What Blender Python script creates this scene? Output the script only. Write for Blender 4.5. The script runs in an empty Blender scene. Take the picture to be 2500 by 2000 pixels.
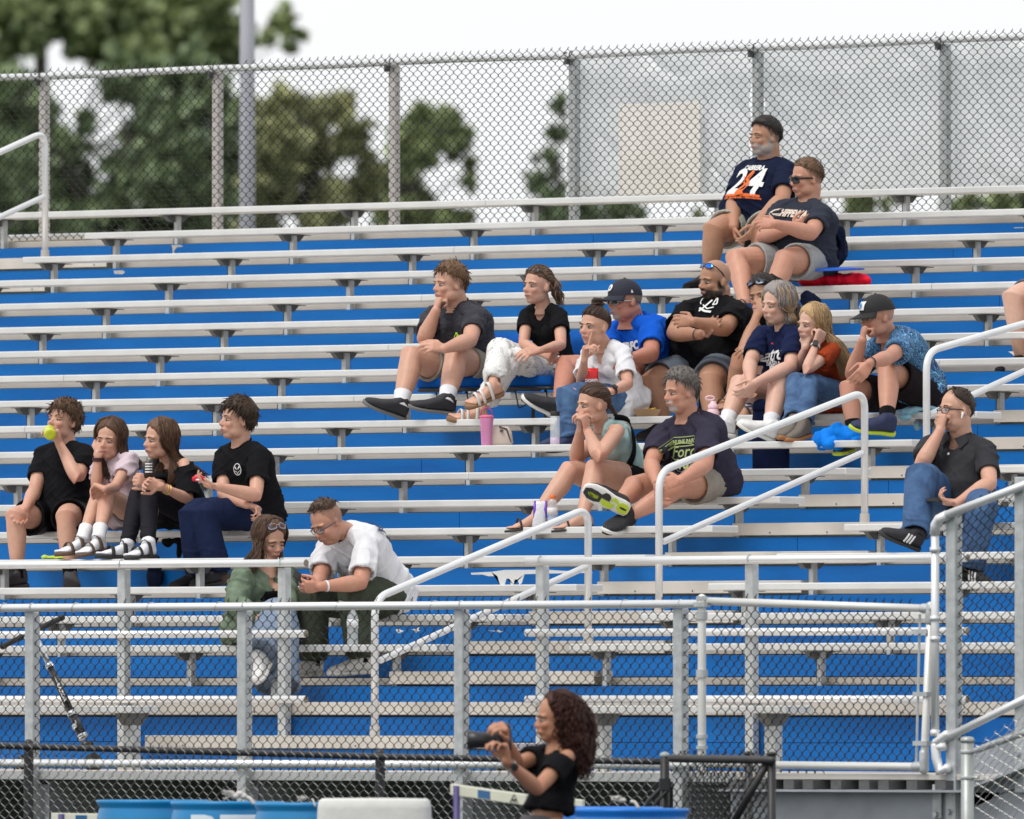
import bpy, bmesh, math, random
import numpy as np
from mathutils import Vector, Matrix, noise
from mathutils.bvhtree import BVHTree
random.seed(7); np.random.seed(7)
SC = bpy.context.scene
COL = SC.collection
R_ = math.radians
# ---------------------------------------------------------------- camera
FPX = 38000.0; YAW = .694797; PITCH = .019088
CAM = Vector((65.462358, -76.932347, 1.60))
cam_d = bpy.data.cameras.new('camera'); cam = bpy.data.objects.new('camera', cam_d); COL.objects.link(cam)
cam.location = CAM; cam.rotation_euler = (math.pi/2+PITCH, 0, YAW)
cam_d.sensor_width = 36; cam_d.lens = FPX*36/2500
cam_d.clip_start = 1; cam_d.clip_end = 6000
cam_d.dof.use_dof = True; cam_d.dof.focus_distance = 91; cam_d.dof.aperture_fstop = 7.6; cam_d.dof.aperture_blades = 0
SC.camera = cam
# ---------------------------------------------------------------- world and sun (overcast afternoon)
SUN_EL, SUN_ROT = R_(52), R_(150)
w = bpy.data.worlds.new('World'); SC.world = w; w.use_nodes = True
nt = w.node_tree; nt.nodes.clear()
sky = nt.nodes.new('ShaderNodeTexSky'); sky.sky_type = 'NISHITA'; sky.sun_disc = False
sky.sun_elevation = SUN_EL; sky.sun_rotation = SUN_ROT; sky.air_density = 1; sky.dust_density = 3
tc = nt.nodes.new('ShaderNodeTexCoord'); nz = nt.nodes.new('ShaderNodeTexNoise'); nz.inputs['Scale'].default_value = 2.2; nz.inputs['Detail'].default_value = 5
rmp = nt.nodes.new('ShaderNodeMapRange'); rmp.inputs['From Min'].default_value = .3; rmp.inputs['From Max'].default_value = .7; rmp.inputs['To Min'].default_value = 8.7; rmp.inputs['To Max'].default_value = 10.6
comb = nt.nodes.new('ShaderNodeCombineColor')
mul = nt.nodes.new('ShaderNodeVectorMath'); mul.operation = 'MULTIPLY'; mul.inputs[1].default_value = (.985, 1.0, 1.015)
mix = nt.nodes.new('ShaderNodeMixRGB'); mix.inputs[0].default_value = .90
bg = nt.nodes.new('ShaderNodeBackground'); bg.inputs['Strength'].default_value = .104
out = nt.nodes.new('ShaderNodeOutputWorld')
L = nt.links.new
L(tc.outputs['Generated'], nz.inputs['Vector']); L(nz.outputs['Fac'], rmp.inputs['Value'])
for i in range(3): L(rmp.outputs['Result'], comb.inputs[i])
L(comb.outputs[0], mul.inputs[0]); L(sky.outputs[0], mix.inputs[1]); L(mul.outputs[0], mix.inputs[2]); L(mix.outputs[0], bg.inputs['Color']); L(bg.outputs[0], out.inputs['Surface'])
sd = bpy.data.lights.new('sun', 'SUN'); sd.energy = 2.0; sd.angle = R_(22); sd.color = (1, .965, .91)
sun = bpy.data.objects.new('sun', sd); COL.objects.link(sun)
# light comes from the field side, a little from the left of the photograph
_sd = Vector((-.10, -.62, 1.0)).normalized()
sun.rotation_euler = _sd.to_track_quat('Z', 'Y').to_euler()
sky.sun_elevation = math.asin(_sd.z); sky.sun_rotation = math.atan2(_sd.x, _sd.y)
SC.view_settings.view_transform = 'Standard'; SC.view_settings.look = 'None'; SC.view_settings.gamma = 1
SC.view_settings.exposure = 0.12
SC.render.engine = 'CYCLES'
SC.cycles.max_bounces = 6; SC.cycles.transparent_max_bounces = 16; SC.cycles.use_denoising = True
# ---------------------------------------------------------------- photograph point -> place, at a chosen real depth
F_ = Vector((-math.sin(YAW)*math.cos(PITCH), math.cos(YAW)*math.cos(PITCH), math.sin(PITCH)))
RT = Vector((math.cos(YAW), math.sin(YAW), 0)); UP_ = RT.cross(F_); ZZ = Vector((0, 0, 1))
TOC = Vector((math.sin(YAW), -math.cos(YAW), 0))
def ray(px, py): return F_*FPX+RT*(px-1250)-UP_*(py-1000)
def W(px, py, Y):
    d = ray(px, py); return CAM+d*((Y-CAM.y)/d.y)
def WX(px, py, X):
    d = ray(px, py); return CAM+d*((X-CAM.x)/d.x)
def WD(px, py, D):
    return CAM+ray(px, py)*(D/FPX)
def PXY(P):
    d = Vector(P)-CAM; z = d.dot(F_); return (1250+FPX*d.dot(RT)/z, 1000-FPX*d.dot(UP_)/z, z)
def B(a, b, c): return RT*a+ZZ*b+TOC*c
# ---------------------------------------------------------------- materials
MATS = {}
def mat(name, col, rough=.6, metal=0., bump=0., bscale=60., var=0., vscale=8., spec=.5, attr=None, sheen=0., alpha=1., trans=0., sub=0., stretch=None):
    if name in MATS: return MATS[name]
    m = bpy.data.materials.new(name); m.use_nodes = True; n = m.node_tree.nodes; l = m.node_tree.links.new
    p = n['Principled BSDF']; p.inputs['Roughness'].default_value = rough; p.inputs['Metallic'].default_value = metal
    p.inputs['Specular IOR Level'].default_value = spec
    p.inputs['Base Color'].default_value = (*col, 1); p.inputs['Alpha'].default_value = alpha
    p.inputs['Sheen Weight'].default_value = sheen
    p.inputs['Transmission Weight'].default_value = trans
    if sub: p.inputs['Subsurface Weight'].default_value = sub; p.inputs['Subsurface Radius'].default_value = (.01, .004, .002); p.inputs['Subsurface Scale'].default_value = 1.
    tc = n.new('ShaderNodeTexCoord'); src = tc.outputs['Object']
    if stretch:
        mp = n.new('ShaderNodeMapping'); mp.inputs['Scale'].default_value = stretch; l(src, mp.inputs['Vector']); src = mp.outputs[0]
    csock = None
    if attr:
        a = n.new('ShaderNodeAttribute'); a.attribute_name = attr; csock = a.outputs['Color']
    if var:
        z = n.new('ShaderNodeTexNoise'); z.inputs['Scale'].default_value = vscale; z.inputs['Detail'].default_value = 6; l(src, z.inputs['Vector'])
        mr = n.new('ShaderNodeMapRange'); mr.inputs['From Min'].default_value = .25; mr.inputs['From Max'].default_value = .75
        mr.inputs['To Min'].default_value = 1-var; mr.inputs['To Max'].default_value = 1+var*.6; l(z.outputs['Fac'], mr.inputs['Value'])
        mm = n.new('ShaderNodeVectorMath'); mm.operation = 'SCALE'
        if csock: l(csock, mm.inputs[0])
        else: mm.inputs[0].default_value = col
        l(mr.outputs[0], mm.inputs['Scale']); csock = mm.outputs[0]
    if csock: l(csock, p.inputs['Base Color'])
    if bump:
        z = n.new('ShaderNodeTexNoise'); z.inputs['Scale'].default_value = bscale; z.inputs['Detail'].default_value = 4; l(src, z.inputs['Vector'])
        b = n.new('ShaderNodeBump'); b.inputs['Strength'].default_value = bump; b.inputs['Distance'].default_value = .01; l(z.outputs['Fac'], b.inputs['Height']); l(b.outputs[0], p.inputs['Normal'])
    MATS[name] = m; return m
def pattern_mat(name, build, rough=.8):
    m = bpy.data.materials.new(name); m.use_nodes = True; n = m.node_tree.nodes; l = m.node_tree.links.new
    p = n['Principled BSDF']; p.inputs['Roughness'].default_value = rough
    l(build(n, l), p.inputs['Base Color']); MATS[name] = m; return m
def ramp(n, l, fac, stops, mode='LINEAR'):
    r = n.new('ShaderNodeValToRGB'); r.color_ramp.interpolation = mode; e = r.color_ramp.elements
    e[0].position = stops[0][0]; e[0].color = (*stops[0][1], 1); e[1].position = stops[1][0]; e[1].color = (*stops[1][1], 1)
    for s in stops[2:]:
        x = e.new(s[0]); x.color = (*s[1], 1)
    l(fac, r.inputs['Fac']); return r.outputs['Color']
SEAT = mat('anodized_seat', (.70, .70, .69), .36, .35, .04, 30, .10, 5, stretch=(1, 1, 1))
PLANK = mat('mill_aluminium', (.86, .77, .67), .33, .45, .03, 40, .10, 5)
STEP = mat('step_aluminium', (.56, .53, .49), .5, .2, .08, 40, .2, 3)
STEEL = mat('galvanized_steel', (.52, .54, .54), .5, .45, .06, 50, .22, 22)
STEELD = mat('galvanized_bracket', (.13, .135, .135), .6, .4, .05, 50, .2, 30)
PIPE = mat('anodized_pipe', (.74, .745, .75), .36, .35, .02, 30, .05, 10)
BEAM = mat('steel_beam', (.38, .40, .43), .55, .3, .05, 30, .25, 4)
BLUE = mat('blue_riser_paint', (.001, .105, .37), .5, 0, .04, 25, .17, 2.2, spec=.15, stretch=(.35, 1, 4))
def _blue(n, l):
    p = n['Principled BSDF']; p.inputs['Specular IOR Level'].default_value = .22
    tc = n.new('ShaderNodeTexCoord')
    def nz(sc, scale, det=5, rough=.55):
        mp = n.new('ShaderNodeMapping'); mp.inputs['Scale'].default_value = scale; l(tc.outputs['Object'], mp.inputs['Vector']); z = n.new('ShaderNodeTexNoise'); z.inputs['Scale'].default_value = sc; z.inputs['Detail'].default_value = det; z.inputs['Roughness'].default_value = rough; l(mp.outputs[0], z.inputs['Vector']); return z.outputs['Fac']
    a = ramp(n, l, nz(1.6, (.5, 1, 3)), [(.3, (.001, .080, .30)), (.5, (.001, .104, .365)), (.7, (.004, .125, .42))])
    s_ = ramp(n, l, nz(5, (1.2, 1, 22), 6, .7), [(.66, (0, 0, 0)), (.80, (.35, .35, .35))])
    d_ = ramp(n, l, nz(26, (1, 1, 1), 3), [(.70, (0, 0, 0)), (.78, (.5, .5, .5))])
    m1 = n.new('ShaderNodeMixRGB'); l(s_, m1.inputs[0]); l(a, m1.inputs[1]); m1.inputs[2].default_value = (.06, .22, .48, 1)
    m2 = n.new('ShaderNodeMixRGB'); l(d_, m2.inputs[0]); l(m1.outputs[0], m2.inputs[1]); m2.inputs[2].default_value = (.03, .13, .33, 1)
    return m2.outputs[0]
BLUE = pattern_mat('blue_riser_enamel', _blue, .5)
VINYL = mat('black_vinyl_wire', (.010, .011, .011), .6, spec=.3)
GWIRE = mat('galvanized_wire', (.42, .42, .41), .4, .5)
BLACKP = mat('black_pipe', (.016, .016, .017), .5, 0, .05, 40, .3, 20)
RUBBER = mat('black_rubber', (.012, .012, .013), .6)
WHITEP = mat('white_plastic', (.75, .75, .74), .4)
# ---------------------------------------------------------------- mesh helpers
def new_bm(): return bmesh.new()
def obj(name, bm, m=None, parent=None, smooth=False):
    me = bpy.data.meshes.new(name)
    if isinstance(bm, bmesh.types.BMesh): bm.to_mesh(me); bm.free()
    else: me = bm
    if m is not None and not me.materials: me.materials.append(m)
    if smooth: me.polygons.foreach_set('use_smooth', [True]*len(me.polygons))
    o = bpy.data.objects.new(name, me); COL.objects.link(o)
    if parent is not None:
        o.parent = parent; o.matrix_parent_inverse = parent.matrix_basis.inverted()
    return o
def thing(name, label, cat, loc=(0, 0, 0), group=None):
    o = bpy.data.objects.new(name, None); COL.objects.link(o); o.location = loc; o.empty_display_size = .1
    o['label'] = label; o['category'] = cat
    if group: o['group'] = group
    bpy.context.view_layer.update() if False else None
    o.matrix_basis = Matrix.Translation(loc)
    return o
def tag(o, label, cat, group=None):
    o['label'] = label; o['category'] = cat
    if group: o['group'] = group
    return o
def box(bm, a, b):
    a = Vector(a); b = Vector(b); c = (a+b)/2; s = b-a
    return bmesh.ops.create_cube(bm, size=1, matrix=Matrix.Translation(c) @ Matrix.Diagonal((abs(s.x), abs(s.y), abs(s.z), 1)))['verts']
def bev(bm, off=.004, seg=2):
    bmesh.ops.bevel(bm, geom=bm.edges[:], offset=off, segments=seg, affect='EDGES', profile=.5, clamp_overlap=True)
def frames(pts):
    n = len(pts); T = []
    for i in range(n):
        a = pts[max(0, i-1)]; b = pts[min(n-1, i+1)]; t = (b-a); T.append(t.normalized() if t.length > 1e-9 else Vector((0, 0, 1)))
    ref = Vector((0, 0, 1)) if abs(T[0].z) < .9 else Vector((1, 0, 0))
    u = T[0].cross(ref).normalized(); res = []
    for i in range(n):
        u = (u-T[i]*u.dot(T[i]))
        u = u.normalized() if u.length > 1e-6 else T[i].orthogonal().normalized()
        res.append((T[i], u, T[i].cross(u)))
    return res
def tube(bm, pts, rad, n=10, cap=True, round_caps=False, flat=None):
    pts = [Vector(p) for p in pts]
    if not hasattr(rad, '__len__'): rad = [rad]*len(pts)
    rad = list(rad)
    if round_caps:
        d0 = (pts[0]-pts[1]).normalized(); d1 = (pts[-1]-pts[-2]).normalized(); r0, r1 = rad[0], rad[-1]
        pre = [(pts[0]+d0*r0*s, r0*c) for s, c in ((.95, .25), (.7, .7), (.38, .92))]
        post = [(pts[-1]+d1*r1*s, r1*c) for s, c in ((.38, .92), (.7, .7), (.95, .25))]
        pts = [p for p, _ in pre]+pts+[p for p, _ in post]; rad = [r for _, r in pre]+rad+[r for _, r in post]
    fr = frames(pts); rings = []
    for (t, u, v), p, r in zip(fr, pts, rad):
        ra, rb = (r, r) if not hasattr(r, '__len__') else r
        if flat is not None:
            u2 = (flat-t*flat.dot(t)); u2 = u2.normalized() if u2.length > 1e-5 else u; v2 = t.cross(u2)
        else: u2, v2 = u, v
        rings.append([bm.verts.new(p+u2*(ra*math.cos(a))+v2*(rb*math.sin(a))) for a in [2*math.pi*k/n for k in range(n)]])
    for A, Bq in zip(rings, rings[1:]):
        for k in range(n): bm.faces.new((A[k], A[(k+1) % n], Bq[(k+1) % n], Bq[k]))
    if cap:
        bm.faces.new(rings[0][::-1]); bm.faces.new(rings[-1])
    return rings
def bend_path(pts, r=.12, n=7):
    pts = [Vector(p) for p in pts]; out = [pts[0]]
    for i in range(1, len(pts)-1):
        a, b, c = pts[i-1], pts[i], pts[i+1]; d1 = (a-b); d2 = (c-b); rr = min(r, d1.length*.45, d2.length*.45)
        p1 = b+d1.normalized()*rr; p2 = b+d2.normalized()*rr
        for k in range(n+1):
            t = k/n; out.append(p1*(1-t)**2+b*2*t*(1-t)+p2*t*t)
    out.append(pts[-1]); return out
def ell(bm, c, r, rot=None, n=12, m=8):
    M = Matrix.Translation(c) @ (rot.to_4x4() if rot is not None else Matrix.Identity(4)) @ Matrix.Diagonal((*r, 1))
    return bmesh.ops.create_uvsphere(bm, u_segments=n, v_segments=m, radius=1, matrix=M)['verts']
def chain_link(bm, x0, x1, zb, zt, Y, w=.069, h=.062, r=.0021, barbs=True, pt=None, skip=None):
    """woven zigzag pickets between x0..x1; pt maps (x,z,dy)->point"""
    if pt is None: pt = lambda x, z, dy: Vector((x, Y+dy, z))
    zt_f = zt if callable(zt) else (lambda x: zt); zb_f = zb if callable(zb) else (lambda x: zb)
    n = int((x1-x0)/(w/2)); hh = h/2
    for i in range(n):
        xl = x0+i*w/2; xm = xl+w/4; top = zt_f(xm); bot = zb_f(xm); k = int(round((top-bot)/hh)); pts = []
        for j in range(k+1):
            side = (j+i) % 2; z = top-j*hh
            x = xl+(w/2 if side else 0); e = .12
            jit = noise.noise(Vector((x*9, z*9, 1)))*.0018
            sx = 1 if side else -1
            x += sx*.003
            dy = (.0025 if side else -.0025)
            pts.append(pt(x+jit, z+hh*e, dy)); pts.append(pt(x+jit, z-hh*e, -dy))
        tube(bm, pts, r, 4, cap=False)
        if barbs:
            side = (i) % 2
            if side:
                p = pt(xl+w/2+.003, top, 0); tube(bm, [p, p+Vector((0, 0, .014))+RT*.004], r*1.3, 4)
def split_loose(o):
    # every loose piece of a fitting becomes an object of its own beside the first
    bm = new_bm(); bm.from_mesh(o.data); seen = set(); comps = []
    bm.verts.ensure_lookup_table()
    for v in bm.verts:
        if v.index in seen: continue
        st = [v]; seen.add(v.index); c = []
        while st:
            x = st.pop(); c.append(x.index)
            for e in x.link_edges:
                y = e.other_vert(x)
                if y.index not in seen: seen.add(y.index); st.append(y)
        comps.append(c)
    if len(comps) < 2: bm.free(); return
    nm = o.name.split('.')[0]; sm = o.data.polygons[0].use_smooth if o.data.polygons else False
    for c in comps:
        b2 = new_bm(); mp = {}
        for i in c: mp[i] = b2.verts.new(bm.verts[i].co)
        fs = set()
        for i in c:
            for f in bm.verts[i].link_faces: fs.add(f)
        for f in fs: b2.faces.new([mp[v.index] for v in f.verts])
        n = obj(nm, b2, o.data.materials[0], o.parent, sm)
    bm.free(); bpy.data.objects.remove(o)
def finish(bm):
    bmesh.ops.recalc_face_normals(bm, faces=bm.faces[:])
# ================================================================ SETTING
bm = new_bm(); bmesh.ops.create_grid(bm, x_segments=8, y_segments=8, size=2500, matrix=Matrix.Translation((0, 600, 0)))
g = obj('ground', bm, mat('turf', (.035, .06, .02), .9, 0, .4, 8, .4, 3)); g['kind'] = 'structure'
bm = new_bm(); box(bm, (-60, -24.5, -.05), (70, -13.9, .004))
g = obj('running_track', bm, mat('track_rubber', (.05, .055, .07), .85, 0, .3, 60, .2, 6)); g['kind'] = 'structure'
# ================================================================ BLEACHERS
S = 1.5223; RUN = .61; RISE = .17143
def seat_z(k): return 4.862-RISE*k
def T_z(k): return 4.675-RISE*k
STAND = thing('bleachers', 'long aluminium bleachers with bench rows and blue painted risers', 'bleachers', (8, -6, 0))
def bench(k, x0, x1, ends, Y=None, zt=None):
    Y = -RUN*k if Y is None else Y; zt = seat_z(k) if zt is None else zt
    b = obj('bench', board(x0, x1, Y-.12, Y+.12, zt-.04, zt), SEAT, STAND)
    return b, Y, zt
def board(x0, x1, y0, y1, z0, z1, b=.006):
    bm = new_bm(); box(bm, (x0, y0, z0), (x1, y1, z1)); bev(bm, b, 2); return bm
def bench_post(parent, x, Y, zt, zfoot):
    bm = new_bm()
    box(bm, (x-.006, Y-.02, zfoot), (x+.028, Y+.02, zt-.042)); box(bm, (x-.006, Y-.02, zfoot), (x, Y+.035, zt-.042))
    p = obj('post', bm, STEEL, parent)
    bm = new_bm()
    # trapezoid gusset carrying the board, with a flange
    zz = zt-.0425
    prof = [(-.115, zz), (.115, zz), (.072, zz-.038), (.062, zz-.044), (-.062, zz-.044), (-.075, zz-.036)]
    f = []
    for xx in (x-.022, x+.012):
        f.append([bm.verts.new((xx, Y+a, z)) for a, z in prof])
    bm.faces.new(f[0]); bm.faces.new(f[1][::-1])
    for i in range(6): bm.faces.new((f[0][i], f[1][i], f[1][(i+1) % 6], f[0][(i+1) % 6]))
    box(bm, (x-.05, Y-.115, zz-.004), (x+.05, Y+.135, zz)); finish(bm)
    obj('bracket', bm, STEELD, p)
AL, AR = 9.54, 10.497
for k in range(0, 18):
    secs = [(-1.68, AL), (AR, 17.2)] if k else [(-6.5, AL), (AR, 17.2)]
    if k in (0,): secs = [(-6.5, 17.2)]
    if 1 <= k <= 9: secs.append((-6.5, -2.68))
    for x0, x1 in secs:
        # only the stretch the photo could see, boards butt end to end
        vis0 = W(-80, 1000, -RUN*k).x-.6; vis1 = W(2580, 1000, -RUN*k).x+.6
        if x1 < vis0 or x0 > vis1: continue
        a = max(x0, vis0-2.); b = min(x1, vis1+2.)
        joints = [j for j in ([1.22-.0+((k*1.9) % 3.3)*1.52, 5.7+((k*2.3) % 2.7)]) if a+.8 < j < b-.8]
        bnd = [a]+sorted(joints)+[b]
        first = True
        for p, q in zip(bnd, bnd[1:]):
            if q-p < .3: continue
            o, Y, zt = bench(k, p+(.0012 if p != a else 0), q-(.0012 if q != b else 0), None)
            n0 = math.ceil((p-.02)/S); n1 = math.floor((q-.02)/S)
            for n in range(n0, n1+1):
                if vis0-.3 < n*S < vis1+.3: bench_post(o, n*S, Y, zt, T_z(k)-.12)
            # posts near free ends
            if q == AL or (p == a and a == AR):
                pass
# front benches on the walkway with wide posts
zb19 = 1.605
for x0, x1 in ((5.2, W(320, 1720, -12.07).x), (W(1375, 1720, -12.07).x, W(1916, 1720, -12.07).x)):
    o, Y, zt = bench(19, x0, x1, None, -11.95, zb19)
    for xx in ([W(px, 1760, -11.95).x for px in ((322,) if x0 < 8 else (1472, 1888))]):
        bm = new_bm(); box(bm, (xx-.036, Y-.036, 1.23), (xx+.036, Y+.036, zt-.105)); bev(bm, .004, 1)
        p = obj('post', bm, STEEL, o)
        bm = new_bm(); prof = [(-.11, zt-.041), (.11, zt-.041), (.045, zt-.108), (-.045, zt-.108)]
        f = [[bm.verts.new((xx+dx, Y+a, z)) for a, z in prof] for dx in (-.035, .035)]
        bm.faces.new(f[0]); bm.faces.new(f[1][::-1])
        for i in range(4): bm.faces.new((f[0][i], f[1][i], f[1][(i+1) % 4], f[0][(i+1) % 4]))
        finish(bm); obj('bracket', bm, STEELD, p)
# treads, risers
XL, XR = -7.0, 17.4
for k in range(0, 19):
    zt = T_z(k); Y = -RUN*k
    x0 = max(XL, W(-120, 1000, Y).x-2.5); x1 = min(XR, W(2600, 1000, Y).x+2.5)
    yb = Y+.05+RUN-.012 if k else .47
    tread = obj('tread', board(x0, x1, Y+.05, yb, zt-.042, zt, .003), PLANK, STAND)
    if k < 18:
        zbot = T_z(k+1)
        rj = [j for j in (2.05+((k*3.1) % 5)*1.1, 7.8+((k*1.7) % 3.1), 12.6+((k*2.9) % 3)) if x0+.4 < j < x1-.4]
        bnd = [x0]+sorted(rj)+[x1]
        for p, q in zip(bnd, bnd[1:]):
            if q-p < .1: continue
            obj('riser', board(p+.0015, q-.0015, Y-.032, Y-.012, zbot+.006, zt-.046, .002), BLUE, STAND)
# front wall of two blue boards down to the walkway
x0, x1 = 4.6, 16.6
obj('riser', board(x0, x1, -11.012, -10.992, 1.405, T_z(18)-.046, .002), BLUE, STAND)
obj('riser', board(x0, x1, -11.012, -10.992, 1.25, 1.402, .002), BLUE, STAND)
# wide nosing along the walkway edge of tread 18
def nosing(x0, x1, k, zt=None, Y=None):
    zt = T_z(k) if zt is None else zt; Y = -RUN*k if Y is None else Y
    bm = new_bm(); box(bm, (x0, Y-.046, zt-.034), (x1, Y-.036, zt+.036)); box(bm, (x0, Y-.035, zt+.002), (x1, Y+.12, zt+.036))
    bev(bm, .002, 1)
    n = obj('aisle_step', bm, STEP, STAND)
    bm = new_bm(); xx = x0+.28
    while xx < x1-.1:
        bmesh.ops.create_cone(bm, segments=8, radius1=.006, radius2=.0035, depth=.004, cap_ends=True, matrix=Matrix.Translation((xx, Y-.048, zt-.020)) @ Matrix.Rotation(math.pi/2, 4, 'X'))
        xx += .42
    obj('bolts', bm, STEELD, n)
nosing(x0, x1, 18)
nosing(9.13-.75, 10.9, 19, 1.404, -11.59)
obj('riser', board(9.13-.75, 10.9, -11.622, -11.602, 1.25, 1.365, .002), BLUE, STAND)
obj('tread', board(9.13-.75, 10.9, -11.465, -11.02, 1.36, 1.40, .003), PLANK, STAND)
for k in range(3, 18): nosing(9.13, 10.617, k)
for k in range(1, 6): nosing(-3.2, -1.555, k)
# peeled paint on the risers
PEEL = mat('bare_metal_peel', (.62, .62, .61), .5, .2)
def peel(px, py, k, poly, sx=1.):
    c = W(px, py, -RUN*k-.034); bm = new_bm()
    vs = [bm.verts.new((c.x+a*sx/300, -RUN*k-.0335, c.z-b/400)) for a, b in poly]; bm.faces.new(vs)
    bmesh.ops.triangulate(bm, faces=bm.faces[:]); finish(bm); obj('peeled_paint', bm, PEEL, STAND)
random.seed(3)
peel(1265, 1400, 15, [(-105, -2), (-60, -4), (-30, -8), (60, -8), (100, -5), (160, -4), (165, 0), (60, 1), (14, 2), (8, 22), (3, 26), (-2, 14), (-8, 14), (-10, 26), (-16, 26), (-20, 12), (-26, 12), (-30, 26), (-40, 26), (-46, 6), (-66, 6), (-76, 3), (-104, 2)])
peel(975, 1540, 17, [(-8, -3), (0, -5), (4, -1), (10, 0), (4, 4), (2, 6), (-2, 4), (-5, 5)])
peel(1015, 1538, 17, [(-10, 0), (0, -3), (8, -6), (6, 0), (10, 2), (4, 3), (2, 6), (-2, 5), (-3, 1)])
peel(1210, 1541, 17, [(-18, -1), (0, -1), (8, -3), (10, 0), (18, 1), (8, 3), (2, 1)])
peel(425, 606, 1, [(-8, -8), (14, -8), (24, -4), (10, -2), (2, 4), (0, 14), (-4, 14), (-5, -2)])
peel(296, 665, 2, [(-20, -5), (4, -5), (10, 0), (4, 5), (-18, 4)])
peel(2478, 862, 5, [(-16, -4), (6, -4), (4, 3), (-2, 7), (-8, 2)])
peel(2490, 556, 1, [(-14, -1), (8, -1), (8, 1), (-14, 1)])
# front walkway deck
DECKZ = 1.25
obj('tread', board(4.2, 13.4, -12.55, -11.02, DECKZ-.05, DECKZ, .003), PLANK, STAND)
obj('fascia', board(4.2, 13.36, -12.575, -12.555, 1.198, 1.247, .002), SEAT, STAND)
# steel frame beams under the walkway (seen through the front fence)
for xx in (6.84, 8.36, 9.88, 11.41, 12.93):
    bm = new_bm(); box(bm, (xx+.085, -12.52, .86), (xx+.1, -9.4, 1.19)); box(bm, (xx+.03, -12.53, .86), (xx+.1, -12.515, 1.17))
    for zz in (1.07, .93):
        bmesh.ops.create_cone(bm, segments=6, radius1=.018, radius2=.016, depth=.02, cap_ends=True, matrix=Matrix.Translation((xx+.112, -12.33, zz)) @ Matrix.Rotation(math.pi/2, 4, 'Y'))
    obj('beam', bm, BEAM, STAND)
# entrance platform to the right: deck on joists over a deep steel beam, then a stair stringer rising to the right
bm = new_bm(); box(bm, (13.36, -12.60, .45), (15.35, -12.585, 1.15)); box(bm, (13.36, -12.72, 1.15), (15.0, -12.585, 1.162))
v = [(15.0, -12.72, 1.15), (15.7, -12.72, 1.36), (15.7, -12.585, 1.36), (15.0, -12.585, 1.15)]
a = [bm.verts.new(p) for p in v]; b_ = [bm.verts.new((p[0], p[1], p[2]+.012)) for p in v]
bm.faces.new(a); bm.faces.new(b_)
for i in range(4): bm.faces.new((a[i], a[(i+1) % 4], b_[(i+1) % 4], b_[i]))
finish(bm); obj('beam', bm, BEAM, STAND)
bm = new_bm()
for i in range(9):
    xx = 13.42+i*.17+(i % 3)*.02; box(bm, (xx, -12.70, 1.165), (xx+.07, -11.1, 1.212))
obj('joists', bm, STEELD, STAND)
obj('tread', board(13.40, 15.3, -12.62, -11.02, 1.214, 1.245, .003), STEP, STAND)
def slab(pts, y0, y1):
    bm = new_bm(); a = [bm.verts.new((x, y0, z)) for x, z in pts]; b = [bm.verts.new((x, y1, z)) for x, z in pts]; n = len(pts)
    bm.faces.new(a); bm.faces.new(b[::-1])
    for i in range(n): bm.faces.new((a[i], b[i], b[(i+1) % n], a[(i+1) % n]))
    finish(bm); return bm
def at2(px, py, Y): p = W(px, py, Y); return (p.x, p.z)
YS = -12.6
obj('beam', slab([at2(2352, 1838, YS), at2(2352, 2060, YS), at2(2352, 1978, YS), at2(2560, 1888, YS), at2(2560, 1752, YS)][0:1]+[at2(2352, 1983, YS), at2(2560, 1886, YS), at2(2560, 1748, YS)], YS, YS+.02), BEAM, STAND)
bm = new_bm(); p1 = W(2292, 1935, YS); box(bm, (p1.x-.03, YS-.02, W(0, 1985, YS).z), (p1.x+.03, YS-.006, W(0, 1906, YS).z)); bev(bm, .003, 1)
for zz in (1916, 1975):
    z = W(0, zz, YS).z; bmesh.ops.create_cone(bm, segments=6, radius1=.016, radius2=.014, depth=.02, cap_ends=True, matrix=Matrix.Translation((p1.x, YS-.03, z)) @ Matrix.Rotation(math.pi/2, 4, 'X'))
obj('splice_plate', bm, STEEL, STAND)
# added dark wall: hides the bright view underneath, its colour stands for deep shade
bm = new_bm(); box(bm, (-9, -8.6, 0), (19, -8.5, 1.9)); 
wl = obj('wall', bm, mat('shade_wall', (.02, .02, .022), .95, 0, .2, 4, .3, 2)); tag(wl, 'added dark wall standing in for the shade under the bleachers', 'wall')

# ================================================================ RAILINGS
def handrail(pts, low, label, X=9.9, base2=True):
    t = thing('handrail', label, 'handrail', tuple(Vector(pts[0])), 'aisle handrails of bent silver pipe')
    bm = new_bm(); tube(bm, bend_path(pts, .11, 8), .021, 14); obj('rail', bm, PIPE, t, True)
    bm = new_bm(); tube(bm, low, .019, 12, round_caps=True); obj('lower_rail', bm, PIPE, t, True)
    for q in (pts[0], pts[-1]):
        if q is pts[-1] and not base2: continue
        bm = new_bm(); bmesh.ops.create_cone(bm, segments=14, radius1=.029, radius2=.027, depth=.05, cap_ends=True, matrix=Matrix.Translation(Vector(q)+Vector((0, 0, .028)))); obj('socket', bm, STEP, t)
XA = 9.9
def wx(px, py): return WX(px, py, XA)
def vert(p, z): return Vector((p.x, p.y, z))
b1 = wx(1609, 1490); t1 = wx(1612, 1152); t2 = wx(2098, 955); b2 = wx(2111, 1272)
handrail([vert(b1, T_z(15)+.036), vert(b1, t1.z), vert(b2, t2.z), vert(b2, T_z(12)+.036)], [wx(1622, 1322), wx(2103, 1107)], 'bent silver handrail mid aisle beside the man in the faded plum tee')
b1 = wx(915, 1800); t1 = wx(925, 1462); t2 = wx(1425, 1240); b2 = wx(1436, 1565)
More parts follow.
